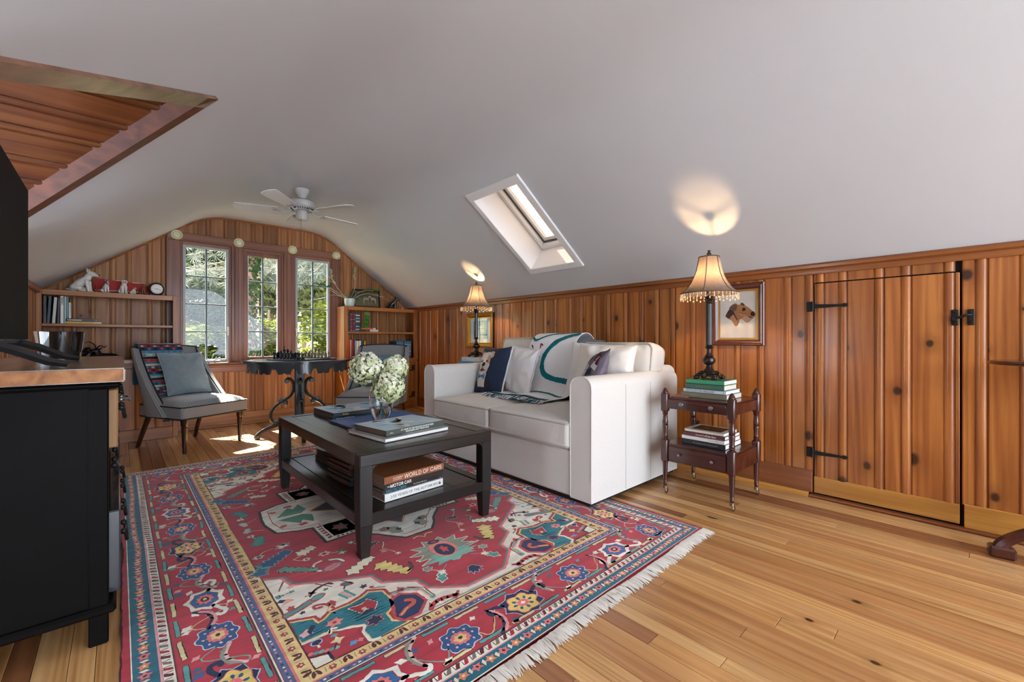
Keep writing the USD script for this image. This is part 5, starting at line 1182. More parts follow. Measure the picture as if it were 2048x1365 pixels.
# --- right bookcase
z = 1.0626; x = 2.130
def band(b, rows, t, col):
    for h0, hh in rows: obj('band', bx(0.001, t - 0.001, -0.0006, 0.001, h0, h0 + hh), cov(col), b)
for t, h, c, lab, rows, bc in ((0.030, 0.232, '26282a', 'black bound book at the left end of the upper right shelf', [(0.05, 0.004), (0.18, 0.004)], '5a564c'),
                               (0.034, 0.236, '6a2230', 'maroon bound book with a pale spine label, upper right shelf', [(0.012, 0.003), (0.06, 0.003), (0.15, 0.003), (0.215, 0.003)], 'c9a9a0'),
                               (0.034, 0.236, '5f1d2b', 'second maroon bound book, upper right shelf', [(0.012, 0.003), (0.10, 0.003), (0.15, 0.003), (0.215, 0.003)], 'c9a9a0'),
                               (0.056, 0.230, '26415e', 'thick navy book with silver bands, upper right shelf', [(0.02, 0.012), (0.06, 0.01), (0.12, 0.016), (0.165, 0.008), (0.20, 0.014)], 'b9c0bc')):
    b = book(lab, h, 0.17, t, c, M=TM.translation_matrix((x, CASE_Y + 0.04, z)), stand=True); band(b, rows, t, bc); x += t + 0.0015
book('black and white book lying on the upper right shelf', 0.225, 0.15, 0.027, '20201f', loc=(2.31, CASE_Y + 0.035, z), extra=lambda b: obj('label', bx(0.11, 0.224, -0.0008, 0.001, 0.001, 0.026), cov('dedede'), b), words=[('HOME', 0.008, 0.06, 0.0135, 'd0d0d0', False)])
book('orange book lying on the black and white book', 0.185, 0.14, 0.021, 'd9741a', loc=(2.315, CASE_Y + 0.035, z + 0.0275), extra=lambda b: obj('label', bx(0.15, 0.184, -0.0008, 0.001, 0.001, 0.020), cov('e4e0da'), b))
z = 0.7064; x = 2.132
for t, h, c, lab in ((0.026, 0.262, 'b5402a', 'orange-red upright book, lower right shelf'), (0.014, 0.25, 'dcd0c4', 'thin cream upright book, lower right shelf'), (0.024, 0.262, '9a2230', 'crimson upright book, lower right shelf'), (0.012, 0.255, '20242a', 'thin black upright book, lower right shelf'),
                     (0.014, 0.24, 'aebfc4', 'grey-blue upright book, lower right shelf'), (0.03, 0.236, 'dfe2e0', 'white upright book with lettering, lower right shelf'), (0.03, 0.238, 'd3dadc', 'pale grey upright book, lower right shelf'), (0.02, 0.25, '2a5068', 'blue upright book, lower right shelf'), (0.008, 0.235, '1c1c1e', 'very thin black upright book, lower right shelf'), (0.022, 0.232, 'e0b818', 'yellow upright book, lower right shelf')):
    book(lab, h, 0.17, t, c, M=TM.translation_matrix((x, CASE_Y + 0.035, z)), stand=True); x += t + 0.0035
bx_m = plain('box_blue', '1b3f5c', rough=0.6); 
for k, (x0, hh) in enumerate(((2.80, 0.235), (2.918, 0.235))):
    t_ = thing('storage_box', ['blue patterned storage box standing on the lower right shelf', 'blue patterned storage box at the right end of the lower right shelf'][k], 'box', (x0, CASE_Y + 0.05, z))
    obj('body', bx(0, 0.115, 0, 0.18, 0, hh, 0.003), bx_m, t_)
    pobj('pattern', [(frame_map(flatpoly(unary_union([sbox(0.012 + 0.014 * i, h0 + 0.004 * (i % 2), 0.021 + 0.014 * i, h0 + 0.035 - 0.005 * (i % 3)) for i in range(7)] + [sbox(0.01, h0 - 0.005, 0.106, h0 - 0.002)])), (0, -0.0008, 0), (1, 0, 0), (0, 0, 1), (0, -1, 0)), c) for h0, c in ((0.03, '6f9fc0'), (0.075, 'b9cfd8'), (0.12, '7fb0cc'), (0.165, '8fb8cf'), (0.2, '4f86a8'))], print_flat, t_, kind='stuff')
book('wide dark blue album lying behind the far chair, lower right shelf', 0.30, 0.18, 0.032, '1c3346', loc=(2.42, CASE_Y + 0.04, z))
book('second dark blue album on the first, lower right shelf', 0.29, 0.18, 0.03, '15222e', loc=(2.425, CASE_Y + 0.045, z + 0.0325))

# ---------------------------------------------------------------- dogs: one modelled body per figure, hulls of spheres joined and smoothed
def sculpt(bones, edge=0.006, it=10):
    """bones: (p0, r0, p1, r1) in metres -> one smooth closed mesh"""
    out = None
    for p0, r0, p1, r1 in bones:
        a = m3.Manifold.sphere(r0, 16).translate(list(p0)); b = m3.Manifold.sphere(r1, 16).translate(list(p1))
        h = m3.Manifold.batch_hull([a, b]); out = h if out is None else out + h
    out = out.refine_to_length(edge); q = out.to_mesh()
    m = trimesh.Trimesh(q.vert_properties[:, :3], q.tri_verts, process=True)
    trimesh.smoothing.filter_taubin(m, 0.5, 0.53, it)
    return m
def sit_dog(s=1.0, prick=True, muzzle=1.0, look=0.0):
    """sitting dog facing +x, about 0.2 m tall at s = 1"""
    B = [((-0.055, 0, 0.035), 0.038, (-0.015, 0, 0.085), 0.038), ((-0.015, 0, 0.085), 0.038, (0.03, 0, 0.125), 0.030), ((0.03, 0, 0.125), 0.028, (0.045, 0, 0.155), 0.026)]
    for y in (-0.018, 0.018): B += [((0.035, y, 0.10), 0.019, (0.045, y, 0.045), 0.013), ((0.045, y, 0.045), 0.013, (0.05, y, 0.010), 0.011), ((0.05, y, 0.010), 0.011, (0.065, y, 0.008), 0.009)]
    for y in (-0.034, 0.034): B += [((-0.05, y * 0.8, 0.045), 0.026, (-0.01, y, 0.035), 0.022), ((-0.01, y, 0.02), 0.014, (0.03, y, 0.010), 0.010)]
    B += [((-0.085, 0, 0.02), 0.010, (-0.12, 0.012, 0.03), 0.005)]
    hx, hz = 0.055, 0.172
    B += [((hx, 0, hz), 0.027, (hx + 0.02, 0, hz - 0.004), 0.022), ((hx + 0.02, 0, hz - 0.008), 0.017, (hx + 0.02 + 0.03 * muzzle, 0, hz - 0.014), 0.012)]
    for y in (-0.017, 0.017):
        if prick: B += [((hx - 0.012, y, hz + 0.018), 0.010, (hx - 0.018, y * 1.25, hz + 0.045), 0.003)]
        else: B += [((hx - 0.006, y * 1.2, hz + 0.016), 0.009, (hx + 0.004, y * 1.75, hz - 0.006), 0.006)]
    body = sculpt(B, 0.005 if s > 0.6 else 0.007)
    eyes = [mv(trimesh.creation.icosphere(1, 0.0042), (hx + 0.022, y, hz + 0.010)) for y in (-0.013, 0.013)]
    nose = mv(trimesh.creation.icosphere(1, 0.0072), (hx + 0.03 + 0.03 * muzzle, 0, hz - 0.010), s=None)
    return [mv(m, s=s) for m in (body, cat(eyes), nose)]
china_w = plain('china_white', 'd9d6cf', rough=0.35, coat=0.5, var=0.06, bscale=60); china_k = plain('china_black', '16171a', rough=0.3, coat=0.4); china_br = plain('china_brown', '7a4c34', rough=0.4, coat=0.3, var=0.2, bscale=80); china_g = plain('china_grey', '565b61', rough=0.4, coat=0.3, var=0.3, bscale=60)
def dog(label, loc, rz, s, coat_m, prick=True, muzzle=1.0, patches=None, name='dog_figurine'):
    d = thing(name, label, 'figurine', loc, rz); b, e, n_ = sit_dog(s, prick, muzzle)
    obj('body', b, coat_m, d, smooth=True); obj('eyes', e, china_k, d, smooth=True, kind='stuff'); obj('nose', n_, china_k, d, smooth=True)
    if patches:
        for p in patches: obj('marking', p, china_k if patches is not None else coat_m, d, smooth=True)
    return d
ZT = 1.3822
bd = dog('large white china bull terrier with pricked ears at the left end of the shelf', (-0.235, CASE_Y + 0.10, ZT), -0.35, 0.98, china_w)
d1_ = dog('small white and grey schnauzer figurine beside the large white dog', (-0.085, CASE_Y + 0.065, ZT), -1.2, 0.55, china_w, True)
obj('mask', mv(sculpt([((0.055, 0, 0.175), 0.030, (0.072, 0, 0.162), 0.026), ((0.04, 0.017, 0.19), 0.013, (0.035, 0.02, 0.212), 0.005), ((0.04, -0.017, 0.19), 0.013, (0.035, -0.02, 0.212), 0.005)], 0.006, 4), s=0.55), china_g, d1_, smooth=True)
d2_ = dog('white china terrier with drop ears sitting in front of the red bench', (0.035, CASE_Y + 0.075, ZT), -1.35, 0.66, china_w, False)
d3_ = dog('tiny brown and white pup beside the white china terrier', (0.105, CASE_Y + 0.045, ZT), -1.0, 0.34, china_w, False)
obj('mask', mv(sculpt([((0.053, 0, 0.176), 0.030, (0.068, 0, 0.170), 0.026), ((0.05, 0.022, 0.19), 0.012, (0.055, 0.032, 0.165), 0.009), ((0.05, -0.022, 0.19), 0.012, (0.055, -0.032, 0.165), 0.009)], 0.006, 4), s=0.34), china_br, d3_, smooth=True)
d4_ = dog('small brown terrier figurine next to the round clock', (0.172, CASE_Y + 0.06, ZT), -1.2, 0.46, china_br, False)
# red lacquer bench (a child's toy bench back) behind the dogs
red_l = plain('red_lacquer', 'a8241c', rough=0.5, coat=0.0, spec=0.2, var=0.15, bscale=25); gold_l = plain('cream_edge', 'c9b089', rough=0.4)
rb_ = thing('red_bench', 'red lacquered toy bench with a curved back behind the dog figures', 'ornament', (0.03, CASE_Y + 0.165, ZT))
pr = spline([(-0.20, 0.135), (-0.14, 0.145), (-0.02, 0.128), (0.02, 0.130), (0.10, 0.120), (0.16, 0.118), (0.195, 0.07), (0.20, 0.03)], 5)
obj('back', frame_map(ext(Polygon([(-0.20, 0.0)] + [tuple(p) for p in pr] + [(0.20, 0.0)]), 0.012), (0, 0.05, 0), (1, 0, 0), (0, 0, 1), (0, -1, 0)), red_l, rb_, smooth=30)
obj('seat', bx(-0.19, 0.19, -0.045, 0.04, 0.022, 0.034, 0.003), plain('bench_pink', 'b98a86', rough=0.5), rb_)
for x in (-0.18, 0.17): obj('end', bx(x, x + 0.012, -0.05, 0.045, 0, 0.075, 0.003), red_l, rb_)
for x0, x1, z0 in ((-0.05, 0.035, 0.134), (0.07, 0.165, 0.124)): obj('edge_strip', mv(bx(x0, x1, 0.032, 0.052, z0 - 0.002, z0 + 0.004, 0.001), ry=0.09 * 0), gold_l, rb_)
# clock
ck = thing('mantel_clock', 'round dark wooden clock with a white dial on the bookcase top', 'clock', (0.272, CASE_Y + 0.05, ZT + 0.0005), 0.18)
obj('case', mv(lathe([(0, 0), (0.058, 0), (0.064, 0.008), (0.064, 0.05), (0.058, 0.058), (0.050, 0.060), (0.046, 0.054), (0, 0.054)], 36), (0, 0.03, 0.063), rx=PI / 2), plain('clock_case', '2c1716', rough=0.35, coat=0.3), ck, smooth=40)
obj('foot', bx(-0.05, 0.05, -0.02, 0.035, 0, 0.018, 0.004), plain('clock_foot', '2a1514', rough=0.4), ck)
FM = lambda m: frame_map(m, (0, -0.0245, 0.063), (1, 0, 0), (0, 0, 1), (0, -1, 0))
its = [(FM(flatpoly(blob(0, 0, 0.0455, 0.0455, n=40), 0.0)), 'e6e6e2')]
for k in range(12):
    a = PI / 6 * k; its.append((FM(flatpoly(affinity.rotate(sbox(-0.0012, 0.033, 0.0012, 0.041), -math.degrees(a), origin=(0, 0)), 0.0004)), '22201f'))
its += [(FM(flatpoly(affinity.rotate(sbox(-0.0013, -0.004, 0.0013, 0.022), 95, origin=(0, 0)), 0.0008)), '1a1a1a'), (FM(flatpoly(affinity.rotate(sbox(-0.001, -0.004, 0.001, 0.032), -112, origin=(0, 0)), 0.0010)), '1a1a1a'), (FM(flatpoly(blob(0, 0, 0.003, 0.003, n=10), 0.0013)), '1a1a1a')]
pobj('dial', its, print_flat, ck)
# left counter: dark bronzes and small things
bronze = plain('dark_bronze', '1e1a19', rough=0.38, metal=0.5, bump=0.5, bscale=30)
ZC_ = 0.7352
bz = thing('bronze_hound', 'dark bronze of a lying hound on the left counter', 'sculpture', (-0.25, CASE_Y + 0.11, ZC_))
obj('figure', sculpt([((-0.10, 0, 0.04), 0.04, (0.02, 0, 0.045), 0.038), ((0.02, 0, 0.045), 0.036, (0.06, 0, 0.09), 0.024), ((0.06, 0, 0.09), 0.022, (0.045, -0.01, 0.125), 0.026), ((0.045, -0.01, 0.125), 0.018, (0.02, -0.05, 0.112), 0.012), ((0.055, 0.012, 0.14), 0.010, (0.07, 0.015, 0.115), 0.007), ((0.03, -0.03, 0.02), 0.017, (0.12, -0.04, 0.014), 0.012), ((0.02, 0.03, 0.02), 0.016, (0.11, 0.03, 0.014), 0.012), ((-0.10, -0.03, 0.03), 0.028, (-0.05, -0.05, 0.018), 0.016), ((-0.13, 0, 0.03), 0.012, (-0.17, 0.02, 0.015), 0.006)], 0.008, 8), bronze, bz, smooth=True)
obj('plinth', bx(-0.16, 0.14, -0.06, 0.05, 0, 0.012, 0.003), bronze, bz)
b2 = thing('bronze_deer', 'dark bronze of a resting horned animal on the left counter', 'sculpture', (-0.085, CASE_Y + 0.12, ZC_), 0.1)
obj('figure', sculpt([((-0.05, 0, 0.055), 0.042, (0.05, 0, 0.05), 0.042), ((0.05, 0, 0.05), 0.036, (0.085, 0, 0.045), 0.026), ((-0.05, 0, 0.06), 0.034, (-0.06, 0, 0.115), 0.024), ((-0.06, 0, 0.118), 0.023, (-0.085, -0.01, 0.115), 0.018), ((-0.085, -0.01, 0.113), 0.014, (-0.115, -0.015, 0.103), 0.011), ((-0.03, -0.035, 0.02), 0.018, (-0.10, -0.04, 0.012), 0.010), ((0.05, -0.04, 0.03), 0.03, (0.0, -0.055, 0.014), 0.013), ((-0.045, 0.02, 0.13), 0.008, (-0.02, 0.05, 0.145), 0.004)], 0.008, 6), bronze, b2, smooth=True)
obj('horns', cat(tube(spline([(-0.062, 0.012, 0.135), (-0.075, 0.02, 0.175), (-0.11, 0.03, 0.20), (-0.135, 0.03, 0.19)], 5), np.linspace(0.006, 0.003, 16), 6), tube(spline([(-0.062, -0.012, 0.135), (-0.04, -0.02, 0.165), (-0.01, -0.03, 0.15), (0.005, -0.03, 0.165)], 5), np.linspace(0.006, 0.003, 16), 6)), bronze, b2)
obj('plinth', bx(-0.12, 0.10, -0.06, 0.05, 0, 0.012, 0.003), bronze, b2)
for k, (x, r, hgt, m_, lab) in enumerate(((0.235, 0.020, 0.14, plain('glass_smoke', '23262c', rough=0.15, coat=0.6), 'tall smoky votive glass at the back of the left counter'), (0.285, 0.018, 0.12, plain('pot_dark', '2c2c30', rough=0.4), 'short dark pot behind the striped blanket'), (0.33, 0.015, 0.155, plain('silver_cup', 'a9acb0', rough=0.25, metal=0.9), 'slim silver cup beside the dark pot on the left counter'), (0.37, 0.02, 0.13, plain('pot_slate', '3f4a55', rough=0.3), 'slate blue pot at the right end of the left counter'))):
    t_ = thing('small_pot', lab, 'pot', (x, CASE_Y + 0.16, ZC_)); obj('body', lathe([(r * 0.7, 0), (r * 0.8, 0.006), (r * 1.0, hgt * 0.6), (r, hgt), (r * 0.85, hgt), (r * 0.8, hgt * 0.3), (0, hgt * 0.25)], 18, cap=False), m_, t_, smooth=40)
# right bookcase top: plant, framed print, black dog
ZR = 1.3772
pot_m = plain('pot_celadon', 'b6c6c4', rough=0.35, coat=0.4)
pp = thing('potted_plant', 'trailing plant in a pale celadon pot on the right bookcase', 'plant', (2.165, CASE_Y + 0.06, ZR))
obj('pot', lathe([(0.0, 0), (0.045, 0.0), (0.055, 0.008), (0.064, 0.05), (0.066, 0.10), (0.061, 0.10), (0.058, 0.085), (0, 0.08)], 32, cap=False), pot_m, pp, smooth=40)
obj('soil', lathe([(0, 0.081), (0.057, 0.086)], 24, cap=False), plain('soil', '2a211b', rough=0.95), pp)
leaf_g = mat('leaf_green', {'o': ('object_info', {}), 'r': ('rgb_ramp', {'ramp': [(0.0, rgb('3f7f2e')), (1.0, rgb('6aa84a'))]}), 'p': ('principled_bsdf', dict(roughness=0.45)), 't': ('translucent_bsdf', {}), 'm': ('mix_closure', dict(fac=0.3))}, [('o.random', 'r.fac'), ('r.color', 'p.base_color'), ('r.color', 't.color'), ('p.BSDF', 'm.closure1'), ('t.BSDF', 'm.closure2')], surface='m.closure')
leaf_p = plain('leaf_pale', '9fb08c', rough=0.5); stem_p = plain('stem_pale', 'a9aa90', rough=0.6); leaf_t = plain('leaf_teal', '3c7a66', rough=0.5)
def leaf(L, w_, curl=0.15, n=7):
    t = np.linspace(0, 1, n); P = np.zeros((n, 3, 3)); hw = w_ * np.sin(PI * np.clip(t, 0.02, 0.98)) ** 0.8
    for j, s in enumerate((-1, 0, 1)): P[:, j] = np.column_stack([t * L, s * hw, -curl * L * t * t + np.abs(s) * hw * 0.25])
    return grid_mesh(P)
def place(m, p, d, roll=0.0):
    d = np.array(d, float); d /= np.linalg.norm(d); u = np.cross([0, 0, 1], d); u = u / (np.linalg.norm(u) + 1e-9); w_ = np.cross(d, u); c, s = math.cos(roll), math.sin(roll)
    return frame_map(m, p, d, u * c + w_ * s, w_ * c - u * s)
rp_ = random.Random(4)
stems = [([(0, 0, 0.085), (-0.10, -0.02, 0.13), (-0.22, -0.05, 0.19), (-0.34, -0.07, 0.225), (-0.42, -0.09, 0.235)], 't'), ([(0, 0, 0.085), (-0.09, 0.0, 0.15), (-0.17, 0.0, 0.25), (-0.22, 0.0, 0.33), (-0.235, 0, 0.41)], 'p'), ([(0, 0, 0.085), (-0.10, 0.02, 0.125), (-0.2, 0.02, 0.175), (-0.28, 0.0, 0.20)], 'n'), ([(0.01, 0, 0.085), (-0.11, -0.03, 0.115), (-0.2, -0.05, 0.13), (-0.27, -0.06, 0.12)], 'n'),
         ([(0.02, 0.05, 0.085), (0.11, 0.11, 0.25), (0.11, 0.13, 0.40), (0.115, 0.13, 0.49)], 'p'), ([(0.02, 0, 0.085), (0.09, 0.02, 0.16), (0.18, 0.03, 0.215), (0.29, 0.03, 0.225), (0.36, 0.02, 0.235)], 'g'), ([(0.02, 0, 0.085), (0.12, -0.03, 0.15), (0.24, -0.04, 0.178), (0.36, -0.05, 0.155), (0.46, -0.06, 0.115)], 'p'),
         ([(0.03, -0.02, 0.09), (0.07, -0.075, 0.12), (0.115, -0.10, 0.07), (0.145, -0.105, 0.0), (0.165, -0.105, -0.10), (0.17, -0.105, -0.17), (0.155, -0.105, -0.22)], 'v')]
for pts, kind in stems:
    c = spline(pts, 6); stp = obj('stem', tube(c, np.linspace(0.0040, 0.0022, len(c)), 5), leaf_t if kind == 'v' else stem_p, pp)
    if kind == 'n': continue
    m_ = {'t': leaf_t, 'p': leaf_p, 'g': leaf_g, 'v': leaf_g}[kind]; n0 = int(len(c) * (0.55 if kind != 'v' else 0.6))
    for k in range(n0, len(c), 1 if kind in 'tp' else 2):
        d = c[min(k + 1, len(c) - 1)] - c[k - 1]; side = rp_.choice([-1, 1]); dd = d / (np.linalg.norm(d) + 1e-9) + np.array([rp_.uniform(-0.3, 0.3), side * 0.6 - 0.4, rp_.uniform(-0.2, 0.7)])
        L = {'t': 0.085, 'p': 0.065, 'g': 0.10, 'v': 0.085}[kind] * rp_.uniform(0.8, 1.15); w_ = {'t': 0.022, 'p': 0.010, 'g': 0.030, 'v': 0.034}[kind]
        obj('leaf', place(leaf(L, w_, 0.25), c[k], dd, rp_.uniform(-0.5, 0.5)), m_, pp, smooth=True)
for k in range(9):
    a = k * 0.7; obj('leaf', place(leaf(0.06, 0.005, -0.1), (0.015 * math.cos(a), 0.015 * math.sin(a), 0.085), (0.5 * math.cos(a), 0.5 * math.sin(a), 1)), leaf_t, pp, smooth=True)
obj('leaf', place(leaf(0.085, 0.04, 0.2), (0.15, -0.11, -0.19), (-0.15, -0.55, -0.8)), leaf_g, pp, smooth=True)
# --- picture frames: a moulded surround, a mat, the print behind glass
glass_pic = pane_mat('picture_glass', (0.98, 0.98, 0.98), 0.03)
def frame(label, w, h, M, sec, fm, inner, picture, bg, matw=0.0, matm=None, name='framed_picture', deep=0.02):
    """faces -y in its own space, lower left corner at the origin"""
    f = thing(name, label, 'picture', M=M); fw_ = max(p[0] for p in sec)
    for k in range(4):
        L = w if k % 2 == 0 else h
        p = ext(Polygon(sec), L); v = p.vertices.copy(); s_, d_, l_ = v[:, 0], v[:, 1], v[:, 2]
        l2 = np.where(l_ < L / 2, s_, L - s_)          # mitres
        q = {0: (l2, s_), 1: (w - s_, l2), 2: (L - l2, h - s_), 3: (s_, L - l2)}[k]
        p.vertices = np.column_stack([q[0], -d_, q[1]])
        p.fix_normals()
        obj('frame_bar', p, fm, f, smooth=40)
    ip = fw_
    for (c, u0, u1, mt_) in inner:
        ring = sbox(u0, u0, w - u0, h - u0).difference(sbox(u1, u1, w - u1, h - u1))
        obj('slip', frame_map(ext(ring, c), (0, -0.004, 0), (1, 0, 0), (0, 0, 1), (0, -1, 0)), mt_, f)
    obj('backing', bx(fw_ * 0.5, w - fw_ * 0.5, -0.004, 0.0, fw_ * 0.5, h - fw_ * 0.5), bg, f)
    pobj('print', [(frame_map(flatpoly(g), (0, -0.0044 - 0.00025 * k, 0), (1, 0, 0), (0, 0, 1), (0, -1, 0)), c) for g, c, k in picture], print_flat, f)
    obj('glass', bx(fw_ * 0.8, w - fw_ * 0.8, -0.0105, -0.0090, fw_ * 0.8, h - fw_ * 0.8), glass_pic, f)
    return f
SEC = [(0, 0), (0, 0.022), (0.006, 0.028), (0.014, 0.026), (0.020, 0.030), (0.030, 0.026), (0.036, 0.016), (0.040, 0.012), (0.040, 0)]
def sc(poly, s, dx, dz): return affinity.translate(affinity.scale(poly, s, s, origin=(0, 0)), dx, dz)
fm_wood = plain('frame_mahogany', '5a2a1c', rough=0.35, coat=0.4); gilt = plain('gilt', 'b8924a', rough=0.32, metal=0.7); fm_black = plain('frame_black', '15161a', rough=0.4)
gold_leaf = plain('gold_leaf', 'b5822a', rough=0.35, metal=0.7, bump=0.6, bscale=45)
# the terrier head, drawn from flat patches (0..1 square)
A = lambda *p: Polygon(spline(list(p) + [p[0]], 4)).buffer(0)
T_ = [(A((0.10, 0.42), (0.15, 0.52), (0.24, 0.66), (0.30, 0.72), (0.42, 0.74), (0.56, 0.74), (0.66, 0.70), (0.76, 0.62), (0.85, 0.53), (0.92, 0.46), (0.90, 0.38), (0.82, 0.30), (0.72, 0.22), (0.64, 0.24), (0.56, 0.32), (0.50, 0.30), (0.47, 0.20), (0.42, 0.12), (0.36, 0.14), (0.28, 0.28), (0.18, 0.34)), 'a8754c', 1),
      (A((0.10, 0.42), (0.17, 0.56), (0.27, 0.66), (0.33, 0.56), (0.38, 0.44), (0.44, 0.30), (0.38, 0.30), (0.28, 0.42), (0.22, 0.36), (0.16, 0.36)), '4a3630', 2), (A((0.24, 0.36), (0.32, 0.46), (0.38, 0.36), (0.44, 0.24), (0.42, 0.14), (0.36, 0.16)), 'b8845c', 3),
      (A((0.20, 0.64), (0.26, 0.72), (0.36, 0.78), (0.42, 0.76), (0.44, 0.68), (0.40, 0.57), (0.34, 0.56), (0.26, 0.60)), '7a5844', 3), (A((0.24, 0.66), (0.34, 0.74), (0.40, 0.72), (0.38, 0.62), (0.32, 0.60)), '5a4038', 4), (A((0.52, 0.74), (0.54, 0.79), (0.60, 0.77), (0.64, 0.71), (0.58, 0.71)), '4a342e', 3),
      (A((0.56, 0.60), (0.60, 0.65), (0.66, 0.62), (0.64, 0.56), (0.58, 0.55)), '3a2a26', 4), (A((0.60, 0.59), (0.62, 0.615), (0.64, 0.59), (0.62, 0.57)), '120e0e', 5), (A((0.80, 0.50), (0.86, 0.53), (0.90, 0.47), (0.88, 0.40), (0.82, 0.40), (0.79, 0.44)), '2a2226', 4),
      (A((0.46, 0.48), (0.60, 0.46), (0.74, 0.44), (0.80, 0.42), (0.70, 0.40), (0.56, 0.42)), 'c9966a', 3), (A((0.56, 0.34), (0.66, 0.42), (0.80, 0.40), (0.86, 0.36), (0.78, 0.28), (0.70, 0.24), (0.62, 0.26)), 'c29a78', 3), (A((0.72, 0.40), (0.80, 0.38), (0.84, 0.34), (0.76, 0.35)), '5a3c34', 4)]
for k in range(9):
    x = 0.50 + 0.035 * k; T_.append((stroke([(x, 0.52 - 0.01 * k), (x + 0.05, 0.47 - 0.012 * k), (x + 0.07, 0.43 - 0.012 * k)], 0.008), '7a5038', 5))
ww, hh = 0.336, 0.420
pic = [(sbox(0.03, 0.03, ww - 0.03, hh - 0.03), 'd6d2cc', 0)] + [(sc(p, 0.235, 0.062, 0.105), c, k) for p, c, k in T_]
frame('framed terrier head print in a mahogany frame behind the tall near lamp', ww, hh, TM.translation_matrix((XR - 0.002, 1.283, 0.914)) @ TM.rotation_matrix(-PI / 2, [0, 0, 1]), SEC, fm_wood, [(0.008, 0.038, 0.052, gilt)], pic, plain('mount_paper', 'd6d2cc', rough=0.8))
ww, hh = 0.49, 0.395
R2 = lambda a, b, c, d, col, k: (sbox(a, b, c, d), col, k)
pic = [R2(0.03, 0.03, ww - 0.03, hh - 0.03, 'd5dee8', 0), R2(0.115, 0.10, 0.375, 0.31, '5f9cb4', 1), R2(0.115, 0.10, 0.165, 0.31, '3f86a8', 2), R2(0.325, 0.10, 0.375, 0.31, '3f86a8', 2), R2(0.175, 0.17, 0.315, 0.30, '9cc4d2', 2), R2(0.18, 0.10, 0.31, 0.165, '7fb2c8', 2), R2(0.24, 0.10, 0.248, 0.31, 'dce8ee', 3), R2(0.20, 0.10, 0.235, 0.20, 'c2d8e0', 3), R2(0.255, 0.10, 0.29, 0.20, 'c2d8e0', 3),
       (blob(0.138, 0.17, 0.018, 0.045, lobes=5, amp=0.2), '245a80', 3), (blob(0.352, 0.17, 0.018, 0.045, lobes=5, amp=0.2), '245a80', 3), (blob(0.245, 0.235, 0.03, 0.022, lobes=4, amp=0.2), 'dfeaee', 4), R2(0.17, 0.215, 0.32, 0.22, '4a8aa6', 4)]
bfr = frame('framed blue garden-room print in an ornate gilt frame behind the far lamp', ww, hh, TM.translation_matrix((XR - 0.002, 4.186, 0.868)) @ TM.rotation_matrix(-PI / 2, [0, 0, 1]), [(0, 0), (0, 0.026), (0.006, 0.030), (0.012, 0.024), (0.022, 0.032), (0.036, 0.028), (0.046, 0.016), (0.05, 0.012), (0.05, 0)], gold_leaf, [(0.010, 0.046, 0.056, gilt)], pic, plain('mount_blue', 'd2dbe6', rough=0.8))
obj('outer_edge', frame_map(ext(sbox(-0.004, -0.004, ww + 0.004, hh + 0.004).difference(sbox(0.0, 0.0, ww, hh)), 0.027), (0, 0, 0), (1, 0, 0), (0, 0, 1), (0, -1, 0)), fm_black, bfr)
ww, hh = 0.365, 0.245
whip = [(A((0.10, 0.20), (0.13, 0.42), (0.18, 0.52), (0.30, 0.55), (0.40, 0.52), (0.44, 0.60), (0.50, 0.66), (0.53, 0.60), (0.47, 0.50), (0.44, 0.40), (0.45, 0.22), (0.43, 0.18), (0.41, 0.38), (0.32, 0.40), (0.22, 0.38), (0.19, 0.24), (0.17, 0.18), (0.15, 0.20), (0.14, 0.36)), 'a8977a', 3)]
whip2 = [(affinity.translate(affinity.scale(whip[0][0], -0.9, 1.0, origin=(0.3, 0.3)), 0.42, 0.02), 'bba98a', 3)]
pic = [R2(0.02, 0.02, ww - 0.02, hh - 0.02, '5a5640', 0), (sbox(0.02, 0.02, ww - 0.02, 0.09), '6e6444', 1), (blob(0.09, 0.17, 0.06, 0.035, lobes=5, amp=0.15), '454a38', 1), (blob(0.26, 0.18, 0.08, 0.03, lobes=4, amp=0.15), '4f5340', 1)] + [(sc(p, 0.24, 0.10, 0.01), c, k) for p, c, k in whip + whip2]
frame('black framed dark print of two pale hounds leaning on the right bookcase top', ww, hh, TM.translation_matrix((2.263, CASE_Y + 0.175, ZR + 0.003)) @ TM.rotation_matrix(-0.13, [1, 0, 0]), [(0, 0), (0, 0.016), (0.016, 0.020), (0.026, 0.012), (0.028, 0)], fm_black, [(0.007, 0.026, 0.030, gilt)], pic, fm_black)
dog('glossy black dog figurine under the slope on the right bookcase', (2.78, CASE_Y + 0.10, ZR), -0.6, 0.80, china_k, True, 1.2)
for k, (x, y) in enumerate(((2.905, CASE_Y + 0.07),)):
    t_ = thing('trinket', 'tiny pale pink trinket beside the black dog figurine', 'ornament', (x, y, ZR)); obj('body', lathe([(0.0, 0), (0.016, 0), (0.018, 0.008), (0.012, 0.02), (0.006, 0.03), (0, 0.034)], 14), plain('trinket_pink', 'c9a09a', rough=0.4), t_, smooth=40)

